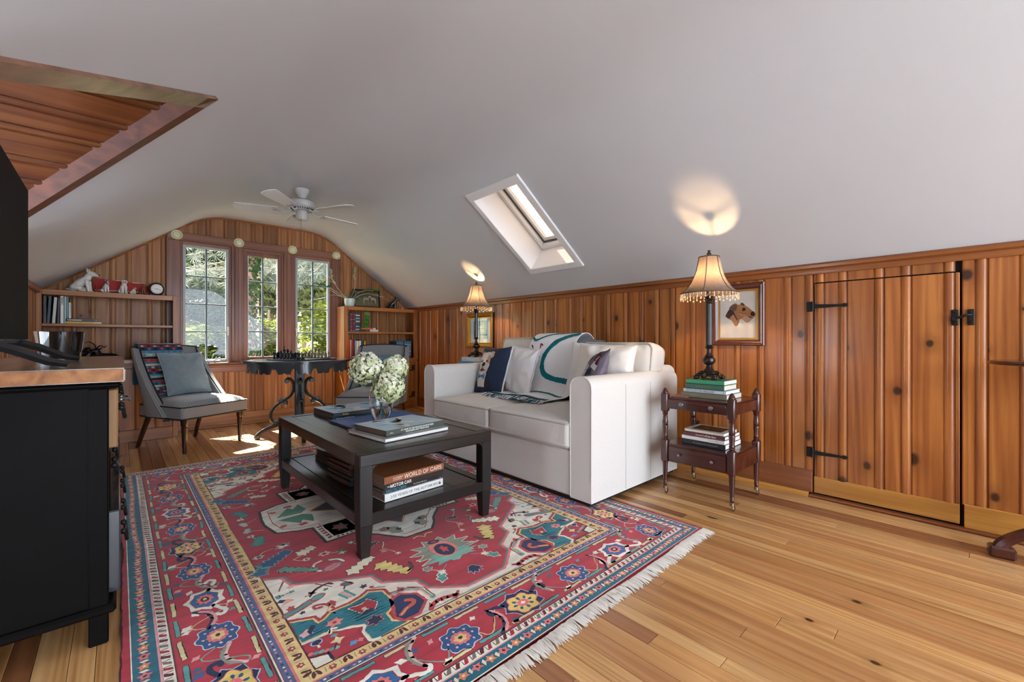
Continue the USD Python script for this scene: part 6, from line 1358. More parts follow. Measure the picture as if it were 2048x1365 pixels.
# ---------------------------------------------------------------- buffet lamps: dark column, bell shade, bead fringe
lamp_b = plain('lamp_bronze', '241d1a', rough=0.32, metal=0.5, coat=0.3, bump=0.3, bscale=50); lamp_k = plain('lamp_black', '07090b', rough=0.3, coat=0.25); lamp_g = plain('lamp_gilt', '6e5a3c', rough=0.35, metal=0.8)
def shade_mat(name, c, glow):
    return mat(name, {'t': ('texture_coordinate', {}), 'm': ('mapping', dict(scale=(60, 60, 12))), 'n': ('noise_texture', dict(scale=1.0, detail=4)), 'r': ('rgb_ramp', {'ramp': [(0.3, tuple(np.array(rgb(c)) * 0.8)), (0.7, rgb(c))]}), 'd': ('diffuse_bsdf', {}), 'tr': ('translucent_bsdf', dict(color=glow)), 'x': ('mix_closure', dict(fac=0.065))},
               [('t.object', 'm.vector'), ('m.vector', 'n.vector'), ('n.fac', 'r.fac'), ('r.color', 'd.color'), ('d.BSDF', 'x.closure1'), ('tr.BSDF', 'x.closure2')], surface='x.closure')
shade_m = shade_mat('shade_taupe', '7a6d64', (0.60, 0.46, 0.36))
bead_m = mat('glass_bead', {'p': ('principled_bsdf', dict(base_color=rgb('e9dfcc'), roughness=0.15, coat_weight=0.5)), 't': ('translucent_bsdf', dict(color=rgb('f0e2c8'))), 'm': ('mix_closure', dict(fac=0.5))}, [('p.BSDF', 'm.closure1'), ('t.BSDF', 'm.closure2')], surface='m.closure')
bulb_m = mat('bulb_glow', {'e': ('emission', dict(color=(1.0, 0.62, 0.30), strength=1400.0))}, surface='e.emission')
lining = plain('shade_lining', 'e2d6c4', rough=0.8)
def lamp(label, loc, power):
    L = thing('table_lamp', label, 'lamp', loc)
    # footed square base, urn, column
    feet = [mv(rbox(0.030, 0.030, 0.022, 0.008, 2), (x, y, 0)) for x in (-0.055, 0.055) for y in (-0.055, 0.055)]
    obj('base', cat(feet + [bx(-0.062, 0.062, -0.062, 0.062, 0.018, 0.030, 0.005), bx(-0.05, 0.05, -0.05, 0.05, 0.030, 0.042, 0.006), bx(-0.040, 0.040, -0.040, 0.040, 0.042, 0.05, 0.005)]), lamp_b, L)
    obj('scroll', cat([mv(lathe([(0, -0.008), (0.012, -0.006), (0.014, 0), (0.012, 0.006), (0, 0.008)], 12), (math.cos(a) * 0.064, math.sin(a) * 0.064, 0.026), rx=PI / 2, rz=0) for a in (0, PI / 2, PI, 1.5 * PI)]), lamp_g, L)
    obj('urn', lathe([(0.034, 0.05), (0.022, 0.062), (0.017, 0.075), (0.015, 0.085), (0.026, 0.092), (0.034, 0.10), (0.038, 0.115), (0.034, 0.128), (0.022, 0.135), (0.026, 0.14), (0.018, 0.147), (0.013, 0.165), (0.014, 0.185), (0.024, 0.192), (0.018, 0.2), (0.022, 0.206), (0.016, 0.212)], 24), lamp_b, L, smooth=40)
    a = np.linspace(0, 2 * PI, 64, endpoint=False); rr_ = 0.0165 + 0.0016 * np.abs(np.sin(6 * a))
    obj('column', mv(ext(Polygon(np.column_stack([rr_ * np.cos(a), rr_ * np.sin(a)])), 0.255), (0, 0, 0.21)), lamp_k, L, smooth=40)
    obj('collar', lathe([(0.016, 0.462), (0.022, 0.468), (0.018, 0.474), (0.020, 0.482), (0.030, 0.492), (0.022, 0.5), (0.030, 0.508), (0.020, 0.515), (0.014, 0.525), (0.011, 0.55), (0.013, 0.60), (0, 0.602)], 20), lamp_b, L, smooth=40)
    prof = spline([(0.058, 0.752), (0.064, 0.72), (0.076, 0.665), (0.096, 0.612), (0.128, 0.562), (0.166, 0.526)], 6)
    n = 48; ang = np.linspace(0, 2 * PI, n + 1)
    P = np.zeros((n + 1, len(prof), 3))
    for i, t in enumerate(ang):
        sc_ = 1 - 0.02 * abs(math.sin(3 * t)) ** 2
        P[i] = np.column_stack([prof[:, 0] * sc_ * math.cos(t), prof[:, 0] * sc_ * math.sin(t), prof[:, 1]])
    s = obj('shade', grid_mesh(P), shade_m, L, smooth=True)
    ribm = _cov.setdefault('shade_rib', None) or _cov.__setitem__('shade_rib', plain('shade_rib', '4a4039', rough=0.8)) or _cov['shade_rib']
    for k in range(6):
        t = k * PI / 3 + 0.2; obj('rib', tube(np.column_stack([(prof[:, 0] + 0.001) * math.cos(t), (prof[:, 0] + 0.001) * math.sin(t), prof[:, 1]]), 0.0022, 5), ribm, s)
    for r, z in ((0.058, 0.752), (0.165, 0.527)): obj('trim_ring', mv(tube(np.column_stack([r * np.cos(ang[:-1]), r * np.sin(ang[:-1]), np.full(n, z)]), 0.0035, 6, closed=True)), ribm, s)
    # bead fringe: two sizes alternating
    for k in range(44):
        t = 2 * PI * k / 44; r = 0.164; dz = 0.030 if k % 2 else 0.020
        d = [mv(trimesh.creation.icosphere(1, 0.0042), (r * math.cos(t), r * math.sin(t), 0.520)), mv(trimesh.creation.icosphere(1, 0.0036), (r * math.cos(t), r * math.sin(t), 0.512)), mv(lathe([(0, -0.016), (0.005, -0.010), (0.004, -0.004), (0.001, 0.0)], 8), (r * math.cos(t), r * math.sin(t), 0.516 - dz + 0.012))]
        obj('bead_drop', cat(d), bead_m, s)
    # spider that carries the shade, finial
    hz = 0.735
    obj('harp', cat([bar((0, 0, hz), (0.06 * math.cos(t), 0.06 * math.sin(t), 0.750), 0.0026, n=6) for t in (0.2, 0.2 + 2 * PI / 3, 0.2 + 4 * PI / 3)] + [tube(spline([(0.0, 0.03, 0.60), (0.0, 0.052, 0.65), (0.0, 0.03, 0.72), (0, 0, hz)], 5), 0.0014, 5), tube(spline([(0.0, -0.03, 0.60), (0.0, -0.052, 0.65), (0.0, -0.03, 0.72), (0, 0, hz)], 5), 0.0014, 5), lathe([(0.014, 0.598), (0.014, 0.606)], 12)]), lamp_g, L)
    obj('finial', lathe([(0.006, 0.733), (0.007, 0.738), (0.005, 0.742), (0.005, 0.757), (0.010, 0.762), (0.014, 0.772), (0.010, 0.780), (0.004, 0.784), (0.010, 0.790), (0.010, 0.793), (0, 0.794)], 16), lamp_b, L, smooth=40)
    obj('bulb', mv(trimesh.creation.icosphere(3, 0.012), (0.0, 0.0, 0.628)), bulb_m, L, smooth=True)
    return L
lamp('tall black column lamp with a beaded bell shade on the near side table', (2.690, 1.130, 0.7118), 1.0)
lamp('matching black column lamp with a beaded bell shade beyond the loveseat', (2.795, 3.605, 0.7742), 1.0)

# ---------------------------------------------------------------- glass vase with hydrangeas
glass_v = mat('vase_glass', {'p': ('principled_bsdf', dict(base_color=(0.93, 0.97, 1.0), roughness=0.02, transmission_weight=1.0, ior=1.45))}, [])
water_m = mat('water', {'p': ('principled_bsdf', dict(base_color=(0.93, 0.97, 1.0), roughness=0.0, transmission_weight=1.0, ior=1.33))}, [])
VX, VY, VZ = 1.118, 2.335, TH_ + 0.0136
vs = thing('glass_vase', 'clear egg-shaped glass vase on the royal blue book', 'vase', (VX, VY, VZ))
out = [(0.034, 0.0), (0.040, 0.006), (0.052, 0.04), (0.064, 0.085), (0.070, 0.125), (0.066, 0.17), (0.055, 0.205), (0.047, 0.225)]; inn = [(0.0435, 0.225), (0.051, 0.204), (0.062, 0.17), (0.066, 0.125), (0.060, 0.085), (0.048, 0.042), (0.034, 0.016), (0.0, 0.014)]
obj('body', lathe([(0, 0)] + out + inn, 48, cap=False), glass_v, vs, smooth=50)
obj('water', lathe([(0.0, 0.0145), (0.033, 0.0165), (0.0475, 0.042), (0.0595, 0.085), (0.0600, 0.088), (0, 0.088)], 40, cap=False), water_m, vs, smooth=50)
petal_m = print_mat('hydrangea_petal', rough=0.7)
hyd_core = plain('hydrangea_core', 'a9b07a', rough=0.9)
stem_g = plain('flower_stem', '3f5f2e', rough=0.6)
rh = random.Random(12)
def floret(s):
    ms = []
    for k in range(4):
        a = k * PI / 2; m = leaf(0.5, 0.26, 0.25, 4); ms.append(mv(m, rz=a))
    m = cat(ms); m.apply_scale(s); return m
base_f = floret(1.0)
def hydrangea(label, c, r, foot, squash):
    h = thing('hydrangea', label, 'flower', tuple(c)); obj('core', mv(trimesh.creation.icosphere(2, r * 0.62), s=None), hyd_core, h, smooth=True)
    its = []; n = 340
    for k in range(n):
        zz = 1 - 2 * (k + 0.5) / n; t = k * 2.399963
        d = np.array([math.sqrt(1 - zz * zz) * math.cos(t), math.sqrt(1 - zz * zz) * math.sin(t), zz]); d += np.array([rh.gauss(0, 0.05) for _ in range(3)]); d /= np.linalg.norm(d)
        rr = r * rh.uniform(0.68, 1.06) * (0.86 + 0.34 * float(meshkit.fbm(d[None] * 2.2 + c * 7, 2, 3)[0])); p = d * rr * np.array([1, 1, squash])
        m = base_f.copy(); m.apply_scale(rh.uniform(0.022, 0.032))
        q = d + np.array([rh.gauss(0, 0.25) for _ in range(3)]); q /= np.linalg.norm(q)
        u = np.cross(q, [0.3, 0.2, 0.9]); u /= np.linalg.norm(u)
        m = frame_map(m, p, u, np.cross(q, u), q)
        g = rh.random() * 0.6 + 0.4 * (0.5 - 0.5 * d[2]); col = np.array(rgb('f8f8ea')) * (1 - g) + np.array(rgb('a9b868')) * g
        its.append((m, col))
    pobj('flower_head', its, petal_m, h, kind='stuff')
    f = np.array(foot) - c
    obj('stem', tube(spline([(0, 0, -r * 0.3), 0.5 * f + [0, 0, 0.01], f], 5), 0.0028, 6), stem_g, h)
V = np.array([VX, VY, VZ])
ra, fa = np.array([0.7367, -0.6762, 0]), np.array([0.6762, 0.7367, 0])
hydrangea('large left hydrangea head, green-white, in the glass vase', V + [0, 0, 0.308] - ra * 0.085 + fa * 0.01, 0.098, V + [0.02, 0.0, 0.04], 0.98)
hydrangea('large front right hydrangea head drooping over the vase rim', V + [0, 0, 0.212] + ra * 0.062 - fa * 0.055, 0.090, V + [-0.018, -0.012, 0.05], 0.92)
hydrangea('smaller back right hydrangea head in the glass vase', V + [0, 0, 0.318] + ra * 0.075 + fa * 0.04, 0.070, V + [-0.01, 0.02, 0.045], 0.95)

# ---------------------------------------------------------------- ceiling fan
fan_m = plain('fan_enamel', 'b4b2af', rough=0.4); fan_w = plain('fan_blade', 'd2d1cf', rough=0.5); _unused = None if True else mat('fan_glass', {'p': ('principled_bsdf', dict(base_color=rgb('f4f6f6'), roughness=0.3)), 't': ('translucent_bsdf', dict(color=(0.9, 0.92, 0.93))), 'm': ('mix_closure', dict(fac=0.4))}, [('p.BSDF', 'm.closure1'), ('t.BSDF', 'm.closure2')], surface='m.closure')
fn = thing('ceiling_fan', 'white five-blade ceiling fan with a pull chain under the ceiling', 'fan', (1.213, 4.10, 2.299))
obj('canopy', lathe([(0.062, 0.0), (0.064, -0.012), (0.058, -0.03), (0.04, -0.055), (0.03, -0.075), (0.03, -0.095)][::-1], 28), fan_m, fn, smooth=40)
obj('motor', lathe([(0.0, -0.19), (0.07, -0.19), (0.078, -0.178), (0.098, -0.165), (0.108, -0.14), (0.105, -0.115), (0.085, -0.098), (0.03, -0.09)], 40), fan_m, fn, smooth=40)
obj('vent_ring', cat([mv(bx(0.066, 0.092, -0.0025, 0.0025, -0.186, -0.172), rz=2 * PI * k / 28) for k in range(28)]), dark_bar, fn, kind='stuff')
obj('switch_box', lathe([(0.0, -0.275), (0.042, -0.275), (0.05, -0.262), (0.05, -0.21), (0.035, -0.19), (0, -0.19)], 24), fan_m, fn, smooth=40)
bl_ = Polygon(spline([(0.0, -0.045), (0.12, -0.055), (0.30, -0.065), (0.335, -0.05), (0.35, 0.0), (0.335, 0.05), (0.30, 0.065), (0.12, 0.055), (0.0, 0.045)], 5))
iron = cat(tube(spline([(0.085, 0, -0.185), (0.11, 0, -0.205), (0.15, 0, -0.212), (0.185, 0, -0.200)], 5), 0.008, 6), mv(ext(Polygon([(0.16, -0.012), (0.20, -0.045), (0.235, -0.04), (0.215, 0), (0.235, 0.04), (0.20, 0.045), (0.16, 0.012)]), 0.005), (0, 0, -0.204)))
for k in range(5):
    a = math.radians(197 - 42.55) + 2 * PI * k / 5
    b = obj('blade', mv(mv(mv(ext(bl_, 0.007), rx=0.21), (0.19, 0, -0.198)), rz=a), fan_w, fn)
    obj('blade_iron', mv(iron, rz=a), fan_m, b, smooth=40)
obj('pull_chain', cat(bar((-0.02, -0.045, -0.25), (-0.02, -0.045, -0.50), 0.0012, n=5), mv(lathe([(0, -0.02), (0.004, -0.015), (0.004, 0), (0, 0.004)], 8), (-0.02, -0.045, -0.50))), steel, fn)

# ---------------------------------------------------------------- chest of drawers, television and black pot at the left
chest_k = plain('chest_black', '0c0b0b', rough=0.55, var=0.2, bscale=40, bump=0.2, spec=0.08)
chest_top = wood('chest_top_oak', 1, '4f3826', '71533d', '87684f', rough=0.24, coat=0.5, ring=8, vary=0.05, bump=0.3)
chest_end = wood('chest_end_grain', 1, '6a4122', '8f5f38', 'a87648', rough=0.6, coat=0.0, ring=12, vary=0.05)
raw_wood = wood('drawer_raw', 2, '5c4128', '7d5c3c', '94734c', rough=0.6, coat=0.0, ring=6, knots=0.5, ortho=1)
drawer_gl = plain('drawer_gloss', '30363c', rough=0.22, coat=0.7)
CY0, CY1, CX0 = 1.85, 3.22, -0.56
ch = thing('chest_of_drawers', 'black-painted chest of drawers with a thick natural wood top at the left edge', 'chest of drawers', (-0.28, 2.53, 0))
n = 40; ys_ = np.linspace(CY0 - 0.022, CY1 + 0.02, n); edge = 0.018 + 0.006 * (meshkit.fbm(np.column_stack([ys_ * 2.2, ys_ * 0, ys_ * 0]), 3, 5) - 0.5)
tp_ = Polygon([(CX0 - 0.02, ys_[0])] + [(edge[k], ys_[k]) for k in range(n)] + [(CX0 - 0.02, ys_[-1])]).buffer(-0.004).buffer(0.004)
W(ch, 'top', cat(mv(ext(tp_, 0.034), (0, 0, 0.824)), mv(ext(tp_.buffer(-0.005), 0.044), (0, 0, 0.819))), chest_top, smooth=35)
W(ch, 'end_grain', bx(CX0 - 0.012, 0.012, CY0 - 0.0232, CY0 - 0.0215, 0.822, 0.860, 0.0004), chest_end)
W(ch, 'top_moulding', bx(CX0 - 0.01, 0.008, CY0 - 0.012, CY1 + 0.012, 0.800, 0.819, 0.008), chest_k)
W(ch, 'carcass', bx(CX0, -0.03, CY0 + 0.006, CY1, 0.115, 0.801, 0.002), chest_k)
for y in (CY0, CY1 - 0.05):
    for x0, x1 in ((CX0 - 0.002, CX0 + 0.05), (-0.068, -0.022)): W(ch, 'corner_post', bx(x0, x1, y, y + 0.05, 0.0, 0.8, 0.004), chest_k)
W(ch, 'base_moulding', bx(CX0 - 0.01, -0.004, CY0 - 0.014, CY1 + 0.012, 0.095, 0.122, 0.008), chest_k)
yc = (CY0 + CY1) / 2
def pull(d, x, y, z, out=0.03):
    g = [mv(trimesh.creation.icosphere(1, 0.010), (x + 0.008, y + s * 0.05, z)) for s in (-1, 1)] + [bar((x, y + s * 0.05, z), (x + 0.016, y + s * 0.05, z), 0.006) for s in (-1, 1)]
    g += [tube(spline([(x + 0.012, y - 0.05, z), (x + 0.016 + out * 0.4, y - 0.046, z - 0.03 + out), (x + 0.018 + out * 0.6, y, z - 0.04 + out), (x + 0.016 + out * 0.4, y + 0.046, z - 0.03 + out), (x + 0.012, y + 0.05, z)], 5), 0.0055, 6)]
    obj('handle', at(cat(g), ch), steel if out > 0.02 else black_iron, d)
for k, (z0, z1, xo, m_) in enumerate(((0.60, 0.79, 0.0, raw_wood), (0.405, 0.59, -0.018, chest_k), (0.13, 0.395, 0.006, drawer_gl))):
    for s in (0, 1):
        y0, y1 = (CY0 + 0.055, yc - 0.004) if s == 0 else (yc + 0.004, CY1 - 0.055)
        d = W(ch, 'drawer', bx(-0.45, xo, y0, y1, z0, z1, 0.004), m_ if k != 2 else drawer_gl)
        for q in (0.27, 0.73): pull(d, xo, y0 + (y1 - y0) * q, (z0 + z1) / 2 + 0.02, 0.03 if k == 0 and s == 0 and q > 0.5 else 0.0)
# television
tv = thing('television', 'black flat-screen television on splayed feet standing on the chest', 'television', (-0.268, 2.05, 0.8635), 0.0)
tvp = plain('tv_bezel', '1a1c1e', rough=0.35); tvs = plain('tv_screen', '262627', rough=0.6, spec=0.02); blue_gl = plain('tv_lower_trim', '2a4a5c', rough=0.15, metal=0.7)
obj('back', bx(-0.05, -0.004, -0.55, 0.555, 0.078, 0.695, 0.006), tvp, tv)
obj('screen', bx(-0.004, 0.0, -0.546, 0.551, 0.090, 0.691, 0.001), tvs, tv)
obj('lower_trim', bx(-0.004, 0.002, -0.55, 0.555, 0.0775, 0.089, 0.001), blue_gl, tv)
for y in (-0.16, 0.40):
    for s in (-1, 1):
        p = [(-0.02, y, 0.082), (-0.02 + s * 0.06, y + 0.01, 0.06), (-0.02 + s * 0.13, y + 0.03, 0.022), (-0.02 + s * 0.17, y + 0.04, 0.012)]
        obj('foot', tube(p, [0.014, 0.016, 0.014, 0.011], 6, flat=1.0), tvp, tv)
bkp = thing('black_pot', 'glossy black tapered pot standing on the far end of the chest', 'pot', (-0.207, 2.98, 0.8634))
obj('body', lathe([(0.0, 0), (0.070, 0), (0.073, 0.004), (0.088, 0.125), (0.089, 0.128), (0.085, 0.128), (0.070, 0.01), (0, 0.008)], 40, cap=False), plain('pot_black', '0b0c0e', rough=0.07, coat=1.0), bkp, smooth=40)

# ---------------------------------------------------------------- the rug: pattern polygons stacked in thin layers of pile
RA, RBb = 2.145, 3.10; RX, RY = 0.010, 0.935; AC, BC = RA / 2, RBb / 2
rug = thing('rug', 'large red Persian rug with a central medallion, navy and ivory motifs and white fringe', 'rug', (RX, RY, 0))
RED, CRIM, IVORY, NAVY, TEAL, LTEAL, CREAM, PINK, BROWN, BLUE, SAGE, DGREY = '9e2434', '97142a', 'd9cfc0', '121f40', '155a6c', '4f8f8a', 'cbb277', 'c9696a', '4a1f1c', '1d4a78', '7c8576', '3d3330'
rr = random.Random(77); RUG = []
def lay(poly, col, k): RUG.append((poly, col, k))
def mir(poly, col, k, ax=True, bx_=True):
    for sa in ((1, -1) if ax else (1,)):
        for sb in ((1, -1) if bx_ else (1,)): lay(affinity.scale(poly, sa, sb, origin=(AC, BC)), col, k)
def jag(cx, cy, rx, ry, rot=0.0, n=9, d=0.35, ph=0.0):
    """leafy, step-edged motif"""
    p = []
    for i in range(2 * n):
        t = PI * i / n + ph; r = 1.0 if i % 2 == 0 else 1.0 - d
        p.append((rx * r * math.cos(t), ry * r * math.sin(t)))
    return affinity.translate(affinity.rotate(Polygon(p).buffer(0), rot), cx, cy)
def outl_(poly, fill, line, k, w=0.004, m=True, **kw):
    (mir if m else lay)(poly.buffer(w, join_style=2), line, k, **kw); (mir if m else lay)(poly, fill, k + 1, **kw)
ea, eb = 1.0, 0.86                                  # side and end borders differ a little in width
def ringp(o0, o1): return sbox(o0 * ea, o0 * eb, RA - o0 * ea, RBb - o0 * eb).difference(sbox(o1 * ea, o1 * eb, RA - o1 * ea, RBb - o1 * eb))
lay(sbox(0, 0, RA, RBb), CRIM, 0)
lay(ringp(0.017, 0.021), IVORY, 1); lay(ringp(0.021, 0.077), TEAL, 1); lay(ringp(0.077, 0.083), 'c98d92', 1)
lay(ringp(0.083, 0.109), IVORY, 1); lay(ringp(0.109, 0.114), DGREY, 1); lay(ringp(0.114, 0.316), 'a32536', 1)
lay(ringp(0.316, 0.321), DGREY, 1); lay(ringp(0.321, 0.325), IVORY, 2); lay(ringp(0.325, 0.350), '4a5a7c', 1); lay(ringp(0.350, 0.356), PINK, 2); lay(ringp(0.356, 0.401), CREAM, 1); lay(ringp(0.401, 0.406), BROWN, 2)
lay(sbox(0.406, 0.406 * eb, RA - 0.406, RBb - 0.406 * eb), IVORY, 1)
def around(o, step, f):
    """walk a border at offset o on all four sides; f(k, x, y, rot) per motif"""
    L = RBb - 2 * o * eb; n = int(L / step); k = 0
    for i in range(n):
        b = o * eb + (i + 0.5) * L / n
        f(i, o, b, 90); f(i + 1, RA - o, b, -90)
    L = RA - 2 * o; n = int(L / step)
    for i in range(n):
        a = o + (i + 0.5) * L / n
        f(i, a, o * eb, 180); f(i + 1, a, RBb - o * eb, 0)
def T(poly, x, y, rot): return affinity.translate(affinity.rotate(poly, rot, origin=(0, 0)), x, y)
def f1(k, x, y, r):
    c = (PINK, 'd07a4a')[k % 2]; lay(T(jag(0, 0, 0.021, 0.017, 0, 5, 0.45), x, y, r), c, 2); lay(T(blob(0, 0, 0.005, 0.005, n=6), x, y, r), ('3a1418', IVORY)[k % 2], 3)
    lay(T(PG((-0.003 + 0.024, -0.012), (0.004 + 0.026, -0.004), (0.003 + 0.024, 0.012), (-0.004 + 0.022, 0.004)), x, y, r), 'd8c6b4', 2)
around(0.049, 0.048, f1)
def f2(k, x, y, r):
    lay(T(PG((-0.014, -0.010), (-0.002, -0.010), (0.010, 0.010), (-0.004, 0.010)), x, y, r), (CRIM, '6e6458', '54121c')[k % 3], 2); lay(T(sbox(0.009, -0.009, 0.0115, 0.009), x, y, r), DGREY, 2)
around(0.096, 0.030, f2)
around(0.338, 0.0165, lambda k, x, y, r: lay(T(sbox(-0.004, -0.003, 0.004, 0.003), x, y, r), ('c97f86', 'd5cfc8', '1f3350')[k % 3], 2))
def f3(k, x, y, r):
    if k % 2 == 0:
        for s in (-1, 1): lay(T(blob(s * 0.007, -0.002, 0.006, 0.014, -0.3 * s), x, y, r), BROWN, 2)
        lay(T(blob(0, -0.006, 0.003, 0.004, n=6), x, y, r), 'c98a80', 3)
    else:
        lay(T(jag(0, 0.002, 0.014, 0.013, 0, 6, 0.35), x, y, r), '8c3a34', 2); lay(T(blob(0, 0, 0.004, 0.004, n=6), x, y, r), 'd9c0a0', 3)
    lay(T(sbox(0.019, -0.010, 0.022, 0.010), x, y, r), '8a7a68', 2)
around(0.379, 0.044, f3)
# main border: zigzag frame bars, rosettes, leaves
def bars(o):
    def f(k, x, y, r): lay(T(sbox(-0.05, -0.0055, 0.05, 0.0055).buffer(0.002), x, y, r), DGREY, 2); lay(T(sbox(-0.05, -0.0055, 0.05, 0.0055), x, y, r), ('c5b98a', LTEAL)[k % 2], 3)
    around(o, 0.128, f)
bars(0.132); bars(0.302)
def rosette(x, y, r, kind, sx=1.0):
    G = lambda p: affinity.translate(affinity.rotate(affinity.scale(p, 1, sx, origin=(0, 0)), r, origin=(0, 0)), x, y)
    if kind == 'b':
        lay(G(blob(0, 0, 0.068, 0.060, n=48, lobes=8, amp=0.10)), 'b7c2cc', 2); lay(G(blob(0, 0, 0.064, 0.056, n=48, lobes=8, amp=0.10)), BLUE, 3)
        for i in range(8): a = PI / 4 * i + PI / 8 * 0; lay(G(blob(0.046 * math.cos(a), 0.041 * math.sin(a), 0.005, 0.005, n=6)), 'd7a7a4', 4)
        lay(G(blob(0, 0, 0.034, 0.030, n=32, lobes=12, amp=0.10)), PINK, 4); lay(G(blob(0, 0, 0.022, 0.019, n=24, lobes=6, amp=0.15)), CREAM, 5); lay(G(blob(0, 0, 0.008, 0.007, n=8)), '3a1a22', 6)
    elif kind == 'y':
        lay(G(jag(0, 0.004, 0.092, 0.078, 0, 8, 0.22, 0.2)), '9fb0c0', 2); lay(G(jag(0, 0.004, 0.087, 0.073, 0, 8, 0.22, 0.2)), NAVY, 3)
        for s in (-1, 1):
            hook = stroke(spline([(s * 0.07, 0.03), (s * 0.10, 0.045), (s * 0.125, 0.04), (s * 0.128, 0.018), (s * 0.112, 0.016)], 4), 0.017); lay(G(hook), NAVY, 3)
        lay(G(blob(0, 0, 0.062, 0.052, n=36, lobes=6, amp=0.12)), PINK, 4); lay(G(blob(0, 0, 0.058, 0.048, n=36, lobes=6, amp=0.12)), 'd3b85e', 5)
        for i in range(8): a = PI / 4 * i; lay(G(blob(0.035 * math.cos(a), 0.029 * math.sin(a), 0.009, 0.006, a, n=8)), BLUE, 6)
        lay(G(blob(0, 0, 0.024, 0.019, n=24, lobes=8, amp=0.12)), 'd0686a', 6); lay(G(jag(0, 0, 0.012, 0.010, 0, 4, 0.4)), IVORY, 7)
    else:
        lay(G(jag(0, 0.002, 0.084, 0.070, 0, 7, 0.20, 0.1)), 'd9d2c6', 3)
        for s in (-1, 1):
            hook = stroke(spline([(s * 0.06, 0.02), (s * 0.09, 0.035), (s * 0.12, 0.05), (s * 0.14, 0.035), (s * 0.128, 0.02)], 4), 0.016); lay(G(hook), 'd9d2c6', 3)
            lay(G(jag(s * 0.085, -0.04, 0.02, 0.014, 30 * s, 4, 0.4)), 'd9d2c6', 3)
        lay(G(jag(0, 0, 0.062, 0.050, 0, 7, 0.16, 0.1)), CRIM, 4); lay(G(jag(0, 0, 0.058, 0.047, 0, 7, 0.16, 0.1)), '1f5c8e', 5)
        lay(G(jag(0, 0, 0.038, 0.030, 0, 9, 0.25)), 'd46a62', 6); lay(G(blob(0, 0, 0.018, 0.014, n=16)), '2c1430', 7); lay(G(blob(0, 0, 0.009, 0.007, n=10)), CREAM, 8)
def wleaf(x, y, r, c1, c2):
    G = lambda p: affinity.translate(affinity.rotate(p, r, origin=(0, 0)), x, y)
    lay(G(stroke(spline([(-0.06, 0.0), (-0.02, 0.022), (0.03, 0.018), (0.07, -0.012)], 5), 0.012)), c1, 3)
    for i in range(4): lay(G(PG((-0.045 + 0.028 * i, 0.012), (-0.03 + 0.028 * i, 0.018), (-0.028 + 0.028 * i, 0.040 - 0.004 * i))), c2, 3)
    lay(G(stroke(spline([(-0.05, 0.012), (-0.01, 0.032), (0.03, 0.028), (0.06, 0.006)], 5), 0.010)), c2, 4)
side = [(0.165, 'b'), (0.44, 'y'), (0.71, 'b'), (0.965, 'w'), (1.225, 'b'), (1.49, 'y'), (1.755, 'b'), (2.03, 'w'), (2.31, 'b'), (2.57, 'y'), (2.935, 'b')]
for k, (b, kd) in enumerate(side):
    for a, r in ((0.222, 90), (RA - 0.222, -90)): rosette(a, b, r if kd != 'w' else -r, kd, 0.92)
    if k < len(side) - 1:
        b2 = (b + side[k + 1][0]) / 2
        for a, r in ((0.20 + 0.05 * (k % 2), 90), (RA - 0.20 - 0.05 * (k % 2), -90)): wleaf(a, b2, r + (15 if k % 2 else -165), *((NAVY, 'c98a86'), ('c9a7a0', SAGE))[k % 2])
        for a in (0.155, RA - 0.155): lay(jag(a, b2 - 0.03, 0.022, 0.016, 40, 4, 0.4), ('d9cdbd', '26567c')[k % 2], 3)
ends = [(0.515, 'w'), (0.788, 'b'), (1.061, 'y'), (1.344, 'b'), (1.635, 'w')]
for k, (a, kd) in enumerate(ends):
    for b, r in ((0.172, 0), (RBb - 0.172, 180)): rosette(a, b, r if kd != 'w' else r + 180, kd, 0.95)
for k, a in enumerate((0.365, 0.655, 0.925, 1.205, 1.49, 1.79)):
    for b, r in ((0.165 + 0.04 * (k % 2), 0), (RBb - 0.165 - 0.04 * (k % 2), 180)): wleaf(a, b, r + (20 if k % 2 else -160) + 60, *((NAVY, 'c98a86'), ('c9a7a0', SAGE))[k % 2])
    for b in (0.118, RBb - 0.118): lay(jag(a + 0.05, b, 0.02, 0.014, 20, 4, 0.4), ('26567c', 'd9cdbd')[k % 2], 3)
for k in range(len(side) - 1):
    b0_, b1_ = side[k][0], side[k + 1][0]
    for a0_, sg in ((0.222, 1), (RA - 0.222, -1)):
        w_ = 0.055 * (1 if k % 2 else -1)
        lay(stroke(spline([(a0_, b0_ + 0.05), (a0_ + w_, (b0_ * 2 + b1_) / 3 + 0.01), (a0_ - w_, (b0_ + b1_ * 2) / 3 - 0.01), (a0_, b1_ - 0.05)], 5), 0.005), ('b9a878', '6f8f80')[k % 2], 2)
        for q in (0.3, 0.5, 0.72):
            lay(jag(a0_ + w_ * (1.25 if q < 0.4 else -1.2), b0_ + (b1_ - b0_) * q, 0.017, 0.012, 60 * q, 4, 0.42), ('c98a86', IVORY, '26567c', LTEAL)[(k + int(q * 10)) % 4], 2)
al = [0.21] + [e[0] for e in ends] + [1.935]
for k in range(len(al) - 1):
    for b0_, sg in ((0.168, 1), (RBb - 0.168, -1)):
        w_ = 0.045 * (1 if k % 2 else -1)
        lay(stroke(spline([(al[k] + 0.05, b0_), ((al[k] * 2 + al[k + 1]) / 3, b0_ + w_), ((al[k] + al[k + 1] * 2) / 3, b0_ - w_), (al[k + 1] - 0.05, b0_)], 5), 0.005), ('b9a878', '6f8f80')[k % 2], 2)
        for q in (0.32, 0.5, 0.7): lay(jag(al[k] + (al[k + 1] - al[k]) * q, b0_ - w_ * (1.2 if q < 0.4 else -1.2), 0.016, 0.012, 60 * q, 4, 0.42), ('c98a86', IVORY, '26567c', LTEAL)[(k + int(q * 10)) % 4], 2)
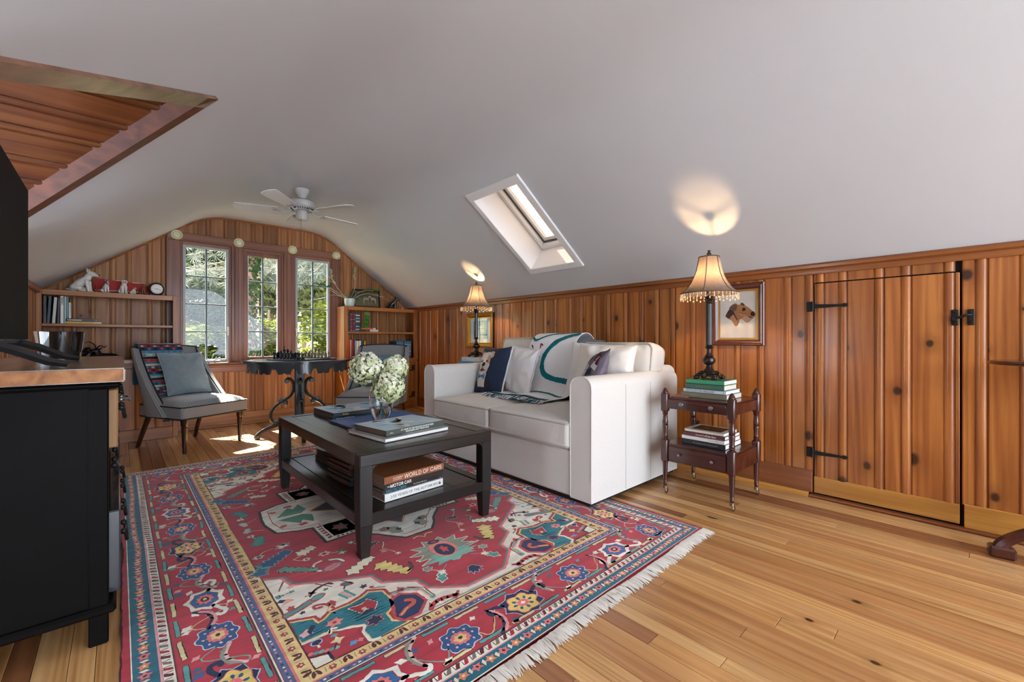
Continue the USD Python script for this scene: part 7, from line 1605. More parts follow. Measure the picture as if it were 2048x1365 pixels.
# field, one quadrant mirrored: red stepped ground on ivory spandrels
oct_q = [(0.395, 0.985), (0.475, 0.94), (0.49, 0.865), (0.60, 0.795), (0.745, 0.712), (0.755, 0.64), (0.865, 0.562), (0.872, 0.488), (0.985, 0.402)]
def sym(q):
    q = [np.array(p) for p in q]; c = 2 * np.array([AC, BC])
    r1 = [np.array([c[0] - p[0], p[1]]) for p in q[::-1]]; up = [np.array([c[0] - p[0], c[1] - p[1]]) for p in q]; l1 = [np.array([p[0], c[1] - p[1]]) for p in q[::-1]]
    return Polygon(q + r1 + up + l1).buffer(0)
RG = sym(oct_q).intersection(sbox(0.406, 0.35, RA - 0.406, RBb - 0.35))
jb = [RG.buffer(0.020, join_style=2)]
for k in range(70):
    p = RG.exterior.interpolate(k / 70, normalized=True); q = RG.exterior.interpolate((k + 0.3) / 70, normalized=True); d = np.array([q.x - p.x, q.y - p.y]); nrm = np.array([d[1], -d[0]]); nrm /= np.linalg.norm(nrm) + 1e-9
    jb.append(PG((p.x, p.y), (p.x + d[0] * 0.4 + nrm[0] * 0.036, p.y + d[1] * 0.4 + nrm[1] * 0.036), (q.x, q.y)))
FLD = sbox(0.406, 0.406 * eb, RA - 0.406, RBb - 0.406 * eb)
lay(unary_union(jb).intersection(FLD), PINK, 2); lay(RG.buffer(0.009, join_style=2).intersection(FLD), '5f6a6c', 3); lay(RG, RED, 4)
# corner palmettes
cor_red = PG((0.406, 0.35), (0.62, 0.35), (0.60, 0.42), (0.60, 0.46), (0.50, 0.50), (0.406, 0.51)); mir(cor_red, RED, 2)
teal = PG((0.400, 0.618), (0.435, 0.60), (0.468, 0.585), (0.476, 0.548), (0.50, 0.552), (0.53, 0.575), (0.60, 0.575), (0.651, 0.588), (0.678, 0.603), (0.716, 0.575), (0.719, 0.477), (0.668, 0.443), (0.664, 0.392), (0.702, 0.356), (0.602, 0.349), (0.581, 0.354), (0.58, 0.404), (0.594, 0.441), (0.555, 0.462), (0.517, 0.473), (0.49, 0.486), (0.45, 0.487), (0.409, 0.489))
mir(teal.buffer(0.020, join_style=2).intersection(FLD), '9c2a34', 3); mir(teal.buffer(0.008, join_style=2).intersection(FLD), 'd0b470', 4); mir(teal.intersection(FLD), '176a78', 5)
for k in range(16):
    y = 0.37 + 0.0145 * k; mir(stroke([(0.42 + 0.02 * (k % 3), y), (0.50 + 0.02 * (k % 2), y + 0.004)], 0.0022).intersection(teal), '0f4a5c', 6); mir(stroke([(0.54 + 0.015 * (k % 3), y), (0.70, y + 0.004)], 0.0022).intersection(teal), '2a8a90', 6)
outl_(PG((0.585, 0.555), (0.61, 0.50), (0.63, 0.515), (0.65, 0.49), (0.675, 0.525), (0.655, 0.565), (0.63, 0.55)), CRIM, 'd6cfc2', 6, 0.004); mir(PG((0.60, 0.49), (0.625, 0.485), (0.65, 0.49), (0.645, 0.505), (0.615, 0.50)), NAVY, 8); mir(sbox(0.618, 0.512, 0.632, 0.526), CREAM, 8)
outl_(jag(0.625, 0.435, 0.032, 0.026, 20, 6, 0.4), NAVY, PINK, 6, 0.003); mir(jag(0.52, 0.515, 0.032, 0.026, 0, 6, 0.35), 'cf7f78', 6); mir(blob(0.52, 0.515, 0.008, 0.006), CRIM, 7); mir(jag(0.435, 0.525, 0.028, 0.02, 20, 5, 0.3), 'cf9a98', 6); mir(PG((0.44, 0.505), (0.47, 0.545), (0.455, 0.555), (0.435, 0.53)), NAVY, 7)
for pts in ([(0.49, 0.468), (0.50, 0.490), (0.515, 0.482)], [(0.409, 0.478), (0.45, 0.476), (0.487, 0.474), (0.492, 0.486)], [(0.515, 0.466), (0.555, 0.452), (0.59, 0.432), (0.572, 0.405), (0.572, 0.352), (0.60, 0.343)]): mir(stroke(pts, 0.010), 'dcd5c8', 7)
# navy hook palmette beside the teal piece, towards the middle
outl_(PG((0.722, 0.50), (0.755, 0.51), (0.80, 0.475), (0.805, 0.42), (0.755, 0.37), (0.70, 0.372), (0.688, 0.40), (0.70, 0.43)).intersection(FLD), '14264e', 'b03a40', 5, 0.012); mir(stroke(spline([(0.705, 0.40), (0.735, 0.42), (0.765, 0.43), (0.775, 0.45), (0.755, 0.465)], 5), 0.017), 'b8503c', 8); mir(stroke([(0.705, 0.40), (0.74, 0.422)], 0.005), CREAM, 9)
for o, c in ((0.030, '6f9088'), (0.022, 'd3a09a'), (0.040, '7a3a38')): mir(stroke([(0.725 + 0.1 * o, 0.505 + o), (0.765 + o * 0.7, 0.508 + o * 0.7), (0.808 + o, 0.475 + o * 0.5), (0.812 + o, 0.425)], 0.005).intersection(FLD), c, 5)
# ivory spandrel ornaments
mir(stroke(spline([(0.515, 0.745), (0.545, 0.765), (0.585, 0.772), (0.598, 0.757)], 5), 0.012), '4a1f30', 3); mir(jag(0.512, 0.745, 0.030, 0.018, 40, 5, 0.5), '2c1c34', 3); mir(sbox(0.495, 0.735, 0.508, 0.745), 'd79a50', 4)
outl_(blob(0.640, 0.716, 0.020, 0.012, -0.5), '4a6a66', 'a03a3a', 3, 0.004); mir(stroke([(0.618, 0.69), (0.636, 0.712)], 0.005), BROWN, 3)
outl_(stroke(spline([(0.41, 0.665), (0.45, 0.675), (0.49, 0.69), (0.525, 0.70)], 4), 0.02), '4f8880', 'a5343a', 3, 0.006); outl_(blob(0.525, 0.702, 0.024, 0.014, 0.3), '4f8880', 'a5343a', 5, 0.005)
for o, c in ((0, LTEAL), (0.013, 'd09a98'), (0.026, LTEAL)): mir(PG((0.585 + o, 0.665 + o * 0.5), (0.594 + o, 0.672 + o * 0.5), (0.612 + o, 0.622), (0.603 + o, 0.615)), c, 4)
mir(stroke(spline([(0.545, 0.60), (0.53, 0.64), (0.50, 0.655), (0.495, 0.637), (0.515, 0.632)], 5), 0.012), '9c3038', 4); mir(jag(0.55, 0.63, 0.016, 0.024, 0, 5, 0.3), 'a5343a', 4); mir(stroke([(0.54, 0.565), (0.525, 0.60), (0.545, 0.62)], 0.006), CREAM, 5)
for k in range(5): mir(sbox(0.41 + 0.012 * k, 0.79 + 0.006 * k, 0.425 + 0.012 * k, 0.815 - 0.004 * k), (LTEAL, '5f8f80', PINK)[k % 3], 3)
mir(jag(0.418, 0.765, 0.018, 0.014, 0, 4, 0.4), NAVY, 4); mir(PG((0.41, 0.735), (0.455, 0.745), (0.44, 0.77)), 'd9927a', 3)
outl_(jag(0.775, 0.545, 0.014, 0.017, 10, 4, 0.45), 'b03c44', 'b03c44', 4, 0.002); mir(stroke([(0.75, 0.525), (0.768, 0.54)], 0.004), BROWN, 4)
mir(stroke(spline([(0.935, 0.385), (0.915, 0.372), (0.905, 0.355)], 4), 0.012).intersection(FLD), 'a03038', 4)
hook = stroke(spline([(0.80, 0.36), (0.83, 0.385), (0.87, 0.385), (0.92, 0.37)], 5), 0.018); mir(hook.intersection(FLD), 'a5343a', 4)
for k in range(5): mir(PG((0.80 + 0.025 * k, 0.372), (0.815 + 0.025 * k, 0.372), (0.812 + 0.025 * k, 0.40 - 0.003 * k)).intersection(FLD), 'a5343a', 4)
# corner: little bowl of flowers
mir(PG((0.406, 0.35), (0.455, 0.35), (0.452, 0.385), (0.406, 0.40)), IVORY, 3); mir(stroke([(0.406, 0.404), (0.456, 0.388)], 0.007), BROWN, 4); mir(stroke([(0.458, 0.352), (0.458, 0.39)], 0.008), NAVY, 4)
for k in range(6): mir(blob(0.415 + 0.014 * k, 0.418 - 0.005 * k, 0.009, 0.007, 0.3, n=8), (PINK, LTEAL, '6fa898')[k % 3], 4)
outl_(blob(0.443, 0.458, 0.015, 0.010), NAVY, '9fb4c4', 4, 0.004); mir(sbox(0.440, 0.43, 0.447, 0.45), IVORY, 4); mir(jag(0.498, 0.425, 0.024, 0.020, 0, 4, 0.5), 'cbbf8e', 4); mir(jag(0.497, 0.452, 0.014, 0.01, 0, 4, 0.3), LTEAL, 5); mir(stroke([(0.478, 0.395), (0.49, 0.415)], 0.004), NAVY, 5); mir(jag(0.53, 0.38, 0.017, 0.013, 30, 4, 0.35), '4a8fc0', 4); mir(jag(0.552, 0.378, 0.014, 0.010, 10, 4, 0.3), PINK, 4)
# red ground: sprays and leaves
def leafy(cx, cy, L, w, rot, fill, line=None, n=5):
    L, w = L * 1.3, w * 1.35
    G = lambda p: affinity.translate(affinity.rotate(p, rot, origin=(0, 0)), cx, cy)
    p = [(-L / 2, 0)]
    for i in range(n): t = -L / 2 + L * (i + 0.5) / n; p += [(t, w * (0.35 + 0.15 * (i % 2))), (t + L * 0.35 / n, w * (1 - 0.5 * i / n))]
    p += [(L / 2, 0)]
    for i in range(n)[::-1]: t = -L / 2 + L * (i + 0.5) / n; p += [(t + L * 0.35 / n, -w * (1 - 0.5 * i / n)), (t, -w * (0.35 + 0.15 * (i % 2)))]
    q = G(Polygon(p).buffer(0)); mir(q.buffer(0.0035), line or 'c9b9a0', 5); mir(q, fill, 6)
leafy(0.489, 1.112, 0.115, 0.030, 35, '1d4a70', '7f97a6', 6); mir(stroke([(0.54, 1.053), (0.60, 1.08), (0.635, 1.10)], 0.004), 'c9b58e', 5); leafy(0.605, 1.098, 0.07, 0.024, 25, 'd2c6ae', '6a3a34', 4)
leafy(0.473, 1.341, 0.085, 0.022, 70, '3f7d78', '3a5a54', 5); mir(jag(0.54, 1.216, 0.040, 0.032, 20, 6, 0.45), 'a08d80', 5); mir(jag(0.54, 1.216, 0.030, 0.024, 50, 4, 0.5), IVORY, 6); mir(jag(0.545, 1.226, 0.02, 0.016, 0, 4, 0.5), NAVY, 7)
mir(stroke(spline([(0.47, 1.0), (0.50, 0.965), (0.55, 0.925), (0.60, 0.885)], 5), 0.013), 'd6cbb8', 5); leafy(0.532, 0.957, 0.13, 0.020, -40, '5f8478', '3d3330', 6); mir(stroke(spline([(0.585, 0.93), (0.60, 0.955), (0.63, 0.965)], 4), 0.010), 'd6cbb8', 6)
outl_(blob(0.648, 0.885, 0.036, 0.020, 0.3, lobes=6, amp=0.08), 'c4706a', '3f6a78', 5, 0.006); 
for i in range(6): mir(sbox(0.625 + 0.008 * i, 0.873 + 0.003 * i, 0.629 + 0.008 * i, 0.879 + 0.003 * i), '8a2430', 7)
leafy(0.735, 0.812, 0.12, 0.026, 28, 'd6cdb4', '4a302c', 5); leafy(0.825, 0.705, 0.13, 0.032, -62, 'c9b56c', '3a2a20', 6); leafy(0.413, 1.03, 0.05, 0.025, 60, '2a5f74', '7f97a6', 4)
leafy(0.853, 0.955, 0.05, 0.012, 20, NAVY, 'b08a70', 3); mir(jag(0.864, 0.87, 0.026, 0.02, 70, 5, 0.35), 'c98a78', 5); mir(stroke([(0.87, 0.89), (0.895, 0.93), (0.90, 0.945)], 0.004), 'd2c6ae', 5); mir(jag(0.73, 0.994, 0.036, 0.026, 10, 6, 0.45), '6a5a54', 5); mir(jag(0.725, 0.975, 0.022, 0.014, 0, 4, 0.5), 'd6cdb4', 6)
leafy(0.46, 1.50, 0.05, 0.014, 80, 'b8a8a0', '4a6a66', 4); mir(stroke([(0.52, 1.46), (0.475, 1.49)], 0.003), 'c9b58e', 5)
leafy(0.945, 0.516, 0.07, 0.016, 60, '4f9088', 'd9cfc0', 3); mir(jag(0.962, 0.540, 0.022, 0.018, 40, 4, 0.4), 'd9cbb4', 7); mir(stroke([(0.97, 0.55), (1.01, 0.58)], 0.004), '7a7a94', 5)
outl_(PG((1.0625, 0.50), (1.04, 0.465), (1.052, 0.47), (1.05, 0.445), (1.0625, 0.458), (1.0725, 0.44), (1.0825, 0.458), (1.095, 0.445), (1.093, 0.47), (1.105, 0.465), (1.0825, 0.50)), NAVY, '8fa3ae', 5, 0.003, ax=False)
def floret_(x, y, r, c1, c2, c3, stem=None, rot=0):
    mir(jag(x, y, r * 1.12, r * 1.0, rot, 6, 0.35), c3, 5); mir(jag(x, y, r, r * 0.86, rot, 6, 0.38), c1, 6); mir(jag(x, y, r * 0.5, r * 0.45, rot + 30, 5, 0.4), c2, 7)
    if stem is not None: mir(stroke(spline([(x, y)] + stem, 4), 0.0042), 'c9b58e', 5)
for a in (((0.437, 1.175), 0.026, 'c9b9a4', '1d4a70', '5a3030', [(0.46, 1.21), (0.50, 1.22)]), ((0.66, 1.02), 0.024, 'c98a80', '5a2028', 'd9cdb8', [(0.70, 1.0), (0.73, 0.994)]), ((0.79, 1.04), 0.022, '7c8576', 'd9cfc0', '3d3330', [(0.81, 1.0), (0.853, 0.955)]), ((0.585, 1.02), 0.020, 'd9cfc0', '9e2434', '4a3030', [(0.56, 1.03), (0.54, 1.053)]), ((0.90, 0.80), 0.020, 'c9696a', 'd9cfc0', '3d3330', [(0.89, 0.84), (0.87, 0.87)]), ((0.93, 0.60), 0.024, '4f8f8a', 'c9696a', 'd9cfc0', [(0.95, 0.57), (0.962, 0.54)]), ((0.46, 1.42), 0.020, 'd9cfc0', '4f8f8a', '5a3030', [(0.47, 1.38), (0.473, 1.341)])): floret_(a[0][0], a[0][1], *a[1:])
for pts, w_, c in (([(0.41, 1.10), (0.43, 1.06), (0.46, 1.05)], 0.012, '4f8f8a'), ([(0.66, 0.95), (0.69, 0.93), (0.70, 0.90)], 0.012, 'd9cfc0'), ([(0.80, 0.87), (0.77, 0.90), (0.78, 0.93)], 0.010, '7c8576'), ([(0.86, 0.64), (0.89, 0.66), (0.90, 0.70)], 0.010, '4a302c')): mir(stroke(spline(pts, 4), w_ + 0.005), '3d2a2a', 5); mir(stroke(spline(pts, 4), w_), c, 6)
for x, y, r_, c in ((0.43, 0.70, 0.016, 'a5343a'), (0.47, 0.845, 0.014, 'd09a98'), (0.565, 0.735, 0.012, '4a6a66'), (0.68, 0.655, 0.015, '2c1c34'), (0.70, 0.63, 0.010, 'a5343a'), (0.455, 0.645, 0.010, NAVY), (0.82, 0.50, 0.014, 'd09a98'), (0.845, 0.42, 0.013, '4f8f8a')): mir(jag(x, y, r_ * 1.2, r_, 25, 5, 0.42), c, 4)
for x0, y0, x1, y1 in ((0.43, 0.84, 0.46, 0.90), (0.55, 0.80, 0.59, 0.735), (0.63, 0.76, 0.66, 0.70), (0.74, 0.60, 0.70, 0.62), (0.80, 0.54, 0.83, 0.51)): mir(stroke([(x0, y0), (x1, y1)], 0.0045), '7a3a38', 4)
# large palmette flower above and below the medallion
pf = [(1.0725, 0.73, 0.150, 0.105)]
P1 = unary_union([jag(1.0725, 0.715, 0.150, 0.105, 0, 11, 0.36, 0.14), jag(1.0725, 0.66, 0.16, 0.06, 0, 7, 0.5)]); lay_ = lambda p, c, k: mir(p, c, k, ax=False)
lay_(P1.buffer(0.004), 'd8cdbc', 5); lay_(P1, '7f8474', 6); lay_(jag(1.0725, 0.63, 0.135, 0.055, 0, 8, 0.4).union(jag(1.0725, 0.65, 0.09, 0.07, 0, 7, 0.3)), '6fa596', 7); lay_(blob(1.0725, 0.705, 0.058, 0.078, n=24), 'd0746a', 8); lay_(blob(1.0725, 0.695, 0.042, 0.058, n=24), NAVY, 9); lay_(jag(1.0725, 0.70, 0.02, 0.038, 0, 5, 0.4), 'b83440', 10); lay_(blob(1.0725, 0.785, 0.030, 0.018), NAVY, 9); lay_(blob(1.0725, 0.785, 0.016, 0.008), 'a03a42', 10)
for s in (-1, 1): lay_(stroke(spline([(1.0725, 0.86), (1.0725 + s * 0.02, 0.885), (1.0725 + s * 0.05, 0.88)], 4), 0.008), CREAM, 6)
# central medallion
med_q = [(0.535, 1.51), (0.553, 1.374), (0.65, 1.326), (0.705, 1.318), (0.700, 1.118), (0.836, 1.124), (0.92, 1.03), (0.945, 0.985), (1.0, 0.912)]
M0 = sym(med_q)
teeth = [M0]
for k in range(96):
    p = M0.exterior.interpolate(k / 96, normalized=True); q = M0.exterior.interpolate((k + 0.45) / 96, normalized=True); d = np.array([q.x - p.x, q.y - p.y]); nrm = np.array([d[1], -d[0]]); nrm /= np.linalg.norm(nrm) + 1e-9
    teeth.append(PG((p.x, p.y), (p.x + nrm[0] * 0.03, p.y + nrm[1] * 0.03), (q.x + nrm[0] * 0.028, q.y + nrm[1] * 0.028), (q.x, q.y)))
lay(unary_union(teeth), 'c8b676', 5); lay(M0.buffer(0.006, join_style=2), '22151a', 6); lay(M0.buffer(-0.007, join_style=2), IVORY, 7); lay(M0.buffer(-0.036, join_style=2), 'b03844', 8); lay(M0.buffer(-0.040, join_style=2), IVORY, 9)
mir(sbox(0.745, 1.155, 0.885, 1.325), 'b6502e', 8); mir(sbox(0.752, 1.162, 0.88, 1.318), '3a3236', 9)
for k in range(6): mir(sbox(0.722, 1.15 + 0.03 * k, 0.74, 1.165 + 0.03 * k), '7a2428', 9); mir(sbox(0.76 + 0.022 * k, 1.135, 0.772 + 0.022 * k, 1.148), '22151a', 9)
mir(jag(0.815, 1.24, 0.045, 0.055, 0, 6, 0.4), '5c2c26', 10); mir(jag(0.815, 1.24, 0.022, 0.028, 20, 5, 0.4), '8a4a34', 11)
ctr = Polygon([(AC - 0.30, BC), (AC - 0.10, BC - 0.13), (AC - 0.12, BC - 0.30), (AC, BC - 0.46), (AC + 0.12, BC - 0.30), (AC + 0.10, BC - 0.13), (AC + 0.30, BC), (AC + 0.10, BC + 0.13), (AC + 0.12, BC + 0.30), (AC, BC + 0.46), (AC - 0.12, BC + 0.30), (AC - 0.10, BC + 0.13)])
lay(ctr.buffer(0.01), 'c08a50', 10); lay(ctr, '1c1a34', 11); lay(jag(AC, BC, 0.19, 0.25, 0, 10, 0.35), '6a1c28', 12); lay(jag(AC, BC, 0.10, 0.13, 0, 8, 0.3), 'c9b98a', 13); lay(blob(AC, BC, 0.05, 0.06, lobes=6, amp=0.15), NAVY, 14)
mir(PG((0.60, 1.53), (0.68, 1.42), (0.70, 1.46), (0.74, 1.40), (0.76, 1.50), (0.72, 1.54)), '4f8a72', 10, ax=True); mir(PG((0.66, 1.41), (0.675, 1.385), (0.71, 1.39), (0.70, 1.42)), 'b03844', 10); mir(jag(0.60, 1.44, 0.025, 0.018, 40, 5, 0.3), 'b05048', 10)
mir(PG((0.97, 1.00), (1.02, 0.97), (1.03, 1.05), (0.98, 1.08)), '8a8a72', 10); mir(jag(0.965, 1.065, 0.03, 0.03, 0, 5, 0.35), '8f6f60', 10); mir(jag(1.02, 1.02, 0.018, 0.022, 0, 4, 0.4), NAVY, 11)
# to geometry: woven edges (small jitter), slight waviness of the whole rug
ZL = 0.0090; STEP = 0.00022
vv, ff, cc, nv_ = [], [], [], 0
def warp(p):
    q = np.column_stack([p[:, 0] * 3.1, p[:, 1] * 3.1, np.zeros(len(p))]); o = np.zeros_like(p)
    o[:, 0] = (meshkit.fbm(q, 3, 1) - 0.5) * 0.020; o[:, 1] = (meshkit.fbm(q + 40, 3, 2) - 0.5) * 0.020
    j = np.column_stack([p * 130.0, np.zeros(len(p))]); o[:, 0] += (meshkit.noise(j, 3) - 0.5) * 0.0035; o[:, 1] += (meshkit.noise(j + 9, 4) - 0.5) * 0.0035
    return o
for poly, col, k in RUG:
    for g in getattr(poly, 'geoms', [poly]):
        if g.geom_type != 'Polygon' or g.area < 2e-6: continue
        m = flatpoly(g.segmentize(0.008 if g.length < 2.5 else 0.02), ZL + STEP * k); v = m.vertices.copy(); v[:, :2] += warp(v[:, :2])
        vv.append(v); ff.append(m.faces + nv_); nv_ += len(v); cc.append(np.broadcast_to(np.minimum(np.array(rgb(col)) * 1.3, 0.85), (len(v), 3)))
pm = trimesh.Trimesh(np.vstack(vv), np.vstack(ff), process=False)
wool = mat('rug_wool', {'a': ('attribute', dict(attribute='Cd')), 't': ('texture_coordinate', {}), 'm': ('mapping', dict(scale=(2.2, 26, 1))), 'n1': ('noise_texture', dict(scale=1.0, detail=3)), 'n2': ('noise_texture', dict(scale=320, detail=2)), 'n3': ('noise_texture', dict(scale=14, detail=3)),
                        'mr': ('map_range', dict(from_min=0.3, from_max=0.7, to_min=0.82, to_max=1.16)), 'mr3': ('map_range', dict(from_min=0.3, from_max=0.7, to_min=0.90, to_max=1.10)), 'mm': ('math', dict(math_type='multiply')), 'h': ('hsv', dict(hue=0.5, saturation=0.98, fac=1.0)), 'b': ('bump', dict(strength=0.5, distance=0.002)), 'p': ('principled_bsdf', dict(roughness=0.95, sheen_weight=0.2, specular_ior_level=0.1))},
           [('t.object', 'm.vector'), ('m.vector', 'n1.vector'), ('t.object', 'n2.vector'), ('t.object', 'n3.vector'), ('n1.fac', 'mr.value'), ('n3.fac', 'mr3.value'), ('mr.result', 'mm.value1'), ('mr3.result', 'mm.value2'), ('mm.value', 'h.value'), ('a.color', 'h.color'), ('h.color', 'p.base_color'), ('n2.fac', 'b.height'), ('b.normal', 'p.normal')])
g = usdkit.mesh(stage, numbered(pth(rug) + '/pattern'), pm, wool)
UsdGeom.PrimvarsAPI(g).CreatePrimvar('Cd', Sdf.ValueTypeNames.Color3fArray, 'vertex').Set(Vt.Vec3fArray.FromNumpy(np.vstack(cc).astype(np.float32)))
tagp(g.GetPrim(), kind='stuff')
edge = sbox(0, 0, RA, RBb).segmentize(0.04); pe_ = np.array(edge.exterior.coords)[:-1]; pe_ = pe_ + warp(pe_)
obj('foundation', ext(Polygon(pe_).buffer(0.004), 0.0088), plain('rug_selvedge', '4a2024', rough=0.95, bump=0.5, bscale=200), rug)
fb = []; rr = random.Random(31)
for b0, s in ((0.0, -1), (RBb, 1)):
    a = 0.003
    while a < RA:
        cl = rr.uniform(-0.008, 0.008)
        for q in range(3):
            L = rr.uniform(0.040, 0.062) * (1 if s < 0 else 0.6); d = rr.uniform(-0.008, 0.008) + cl; w_ = rr.uniform(0.0022, 0.0034); z1 = rr.uniform(0.003, 0.009)
            p = np.array([[a, b0, 0.0092], [a + d * 0.4, b0 + s * L * 0.4, 0.006 + z1 * 0.4], [a + d * 0.9, b0 + s * L * 0.8, z1 * 0.6 + 0.001], [a + d * 1.2, b0 + s * L, 0.0015]])
            p[:, :2] += warp(np.array([[a, b0]]))
            fb.append(tube(p, [w_ * 0.6, w_, w_ * 0.9, w_ * 0.4], 4)); a += rr.uniform(0.0016, 0.0032)
obj('fringe', cat(fb), plain('fringe_white', 'd8d2c8', rough=0.95), rug, smooth=60, kind='stuff')

# ---------------------------------------------------------------- garden seen through the window: trees down the slope, the room is upstairs
GZ = -3.2
hill_m = plain('hillside', '5f5f3c', rough=0.95, var=0.5, bscale=14)
gx, gy = np.meshgrid(np.linspace(-40, 40, 50), np.linspace(0, 60, 40), indexing='ij')
gz = GZ + 0.25 * np.clip(gy - 12, 0, 60) ** 1.15 + 1.2 * (meshkit.fbm(np.stack([gx * 0.1, gy * 0.1, gx * 0], -1), 3, 2) - 0.5)
obj('hillside', fwd(grid_mesh(np.stack([gx, gy + YB + 1.0, gz], -1)), (0, 0, 1)), hill_m, smooth=True, kind='structure')
fol = mat('foliage', {'a': ('attribute', dict(attribute='Cd')), 'd': ('diffuse_bsdf', {}), 't': ('translucent_bsdf', {}), 'm': ('mix_closure', dict(fac=0.35))}, [('a.color', 'd.color'), ('a.color', 't.color'), ('d.BSDF', 'm.closure1'), ('t.BSDF', 'm.closure2')], surface='m.closure')
bark = plain('bark', '6d5648', rough=0.95, bump=1.0, bscale=14, var=0.3)
rt = np.random.default_rng(5)
def leaves(P, size, cols, flat=0.5, drop=None, aspect=0.45):
    """one triangle pair per leaf at the points P"""
    n = len(P); d = rt.normal(size=(n, 3)); d[:, 2] *= flat
    if drop is not None: d = d * 0.6 + np.asarray(drop)
    d /= np.linalg.norm(d, axis=1, keepdims=True); u = np.cross(d, rt.normal(size=(n, 3))); u /= np.linalg.norm(u, axis=1, keepdims=True)
    s = size * rt.uniform(0.6, 1.3, (n, 1)); tip, b = P + d * s, P
    l, r = P + d * s * 0.5 + u * s * aspect * 0.5, P + d * s * 0.5 - u * s * aspect * 0.5
    v = np.stack([b, l, tip, r], 1).reshape(-1, 3); k = np.arange(n)[:, None] * 4
    f = np.vstack([k + [0, 1, 2], k + [0, 2, 3]]); C = np.array([rgb(c) for c in cols]) * 0.27; w_ = rt.dirichlet(np.ones(len(cols)) * 0.7, n)
    return trimesh.Trimesh(v, f, process=False), np.repeat(w_ @ C, 4, axis=0)
def foliage(parent, name, m, c):
    p = numbered(pth(parent) + '/' + name); g = usdkit.mesh(stage, p, m, fol)
    UsdGeom.PrimvarsAPI(g).CreatePrimvar('Cd', Sdf.ValueTypeNames.Color3fArray, 'vertex').Set(Vt.Vec3fArray.FromNumpy(c.astype(np.float32))); tagp(g.GetPrim(), kind='stuff')
def spray_tree(label, x, y, trunk_h, lv, cols, size, droop, branches=None, name='conifer_tree', spread=2.2, z0=GZ, dens=1.0, r0=0.12):
    """layered conifer: boughs at the heights lv, each a fan of drooping sprays"""
    t = thing(name, label, 'tree', (x, y, z0))
    obj('trunk', tube([(0, 0, 0), (0.05, 0, trunk_h * 0.5), (0, 0.02, trunk_h)], [r0, r0 * 0.7, 0.02], 8), bark, t, smooth=True)
    pts = []; br = []
    for h in lv:
        R = spread * (1 - 0.75 * (h / trunk_h)); nb = int(7 * dens) + 1
        for k in range(nb):
            a = rt.uniform(0, 2 * PI); L = R * rt.uniform(0.6, 1.05); s = np.linspace(0, 1, 12)
            c = np.column_stack([np.cos(a) * L * s, np.sin(a) * L * s, h + 0.25 * L * s - droop * L * s ** 2 + rt.normal(0, 0.05)]); br.append(tube(c, np.linspace(0.022, 0.005, 12), 4))
            q = np.repeat(c[2:], int(34 * dens), 0); side = rt.normal(size=(len(q), 3)) * [0.16, 0.16, 0.05]; q = q + side - [0, 0, 0.05]; pts.append(q)
    obj('branch', cat(br), bark, t, kind='stuff'); m, c = leaves(np.vstack(pts), size, cols, 0.25, (0, 0, -0.15), 0.30); foliage(t, 'foliage', m, c)
def round_tree(label, x, y, h, R, cols, n, size, name='tree', z0=GZ, trunk=0.13):
    t = thing(name, label, 'tree', (x, y, z0)); br = [tube([(0, 0, 0), (0.1, 0, h * 0.45), (0.0, 0.1, h * 0.8)], [trunk, trunk * 0.75, 0.03], 8)]
    obj('trunk', br[0], bark, t, smooth=True); bs_ = []
    pts = []
    for k in range(16):
        d = rt.normal(size=3); d[2] = abs(d[2]) * 0.6 - 0.15; d /= np.linalg.norm(d); e = np.array([0, 0, h * 0.62]) + d * R * rt.uniform(0.5, 1.0) * [1, 1, h * 0.4 / R]
        s0 = np.array([0.05, 0, h * rt.uniform(0.35, 0.6)]); bs_.append(tube([s0, (s0 + e) / 2 + [0, 0, 0.15], e], [0.035, 0.02, 0.006], 4)); pts.append(e + rt.normal(size=(n // 16, 3)) * R * 0.26)
    obj('branch', cat(bs_), bark, t, kind='stuff'); m, c = leaves(np.vstack(pts), size, cols, 0.8, None, 0.5); foliage(t, 'foliage', m, c)
YG, OL, DK = ['a9b544', '8a9c3a', 'c4c860'], ['7c8648', '5f7038', '98a058'], ['4f6a3c', '3a5430', '6a8048']
spray_tree('yellow-green drooping conifer close outside the right casement', 4.0, 10.2, 5.5, np.linspace(1.9, 5.0, 12), YG, 0.13, 0.45, spread=2.1, dens=1.4)
spray_tree('yellow-green conifer outside the left casement', 0.75, 11.3, 4.9, np.linspace(1.9, 4.3, 9), YG + OL, 0.13, 0.45, spread=1.5, dens=1.3)
spray_tree('tall dark green conifer behind the left casement', 1.35, 14.8, 8.0, np.linspace(3.6, 7.6, 14), DK + OL, 0.15, 0.40, spread=2.9, dens=1.4)
spray_tree('olive conifer low outside the middle casement', 3.1, 13.4, 5.0, np.linspace(2.4, 4.6, 8), OL + YG, 0.13, 0.45, spread=1.8, dens=1.3)
# ivy-clad trunk in the middle window
it = thing('ivy_trunk', 'tall reddish trunk wrapped in dark ivy outside the middle casement', 'tree', (1.83, 9.6, GZ))
obj('trunk', tube([(0, 0, 0), (0.02, 0, 3), (0.03, 0, 6), (0, 0, 10)], [0.22, 0.20, 0.17, 0.12], 14), plain('bark_red', '8a5f50', rough=0.95, bump=1.0, bscale=16, var=0.3), it, smooth=True)
n = 9000; a = rt.uniform(0, 2 * PI, n); zz = rt.uniform(0.3, 6.4, n); keep = (np.cos(a - 4.0) > -0.35 + 0.5 * np.sin(zz * 1.7)); a, zz = a[keep], zz[keep]
m, c = leaves(np.column_stack([0.225 * np.cos(a), 0.225 * np.sin(a), zz]), 0.075, ['2f4a2a', '4a6a38', '6f8a4c'], 0.9, (0, 0, -0.35), 0.8); foliage(it, 'ivy', m, c)
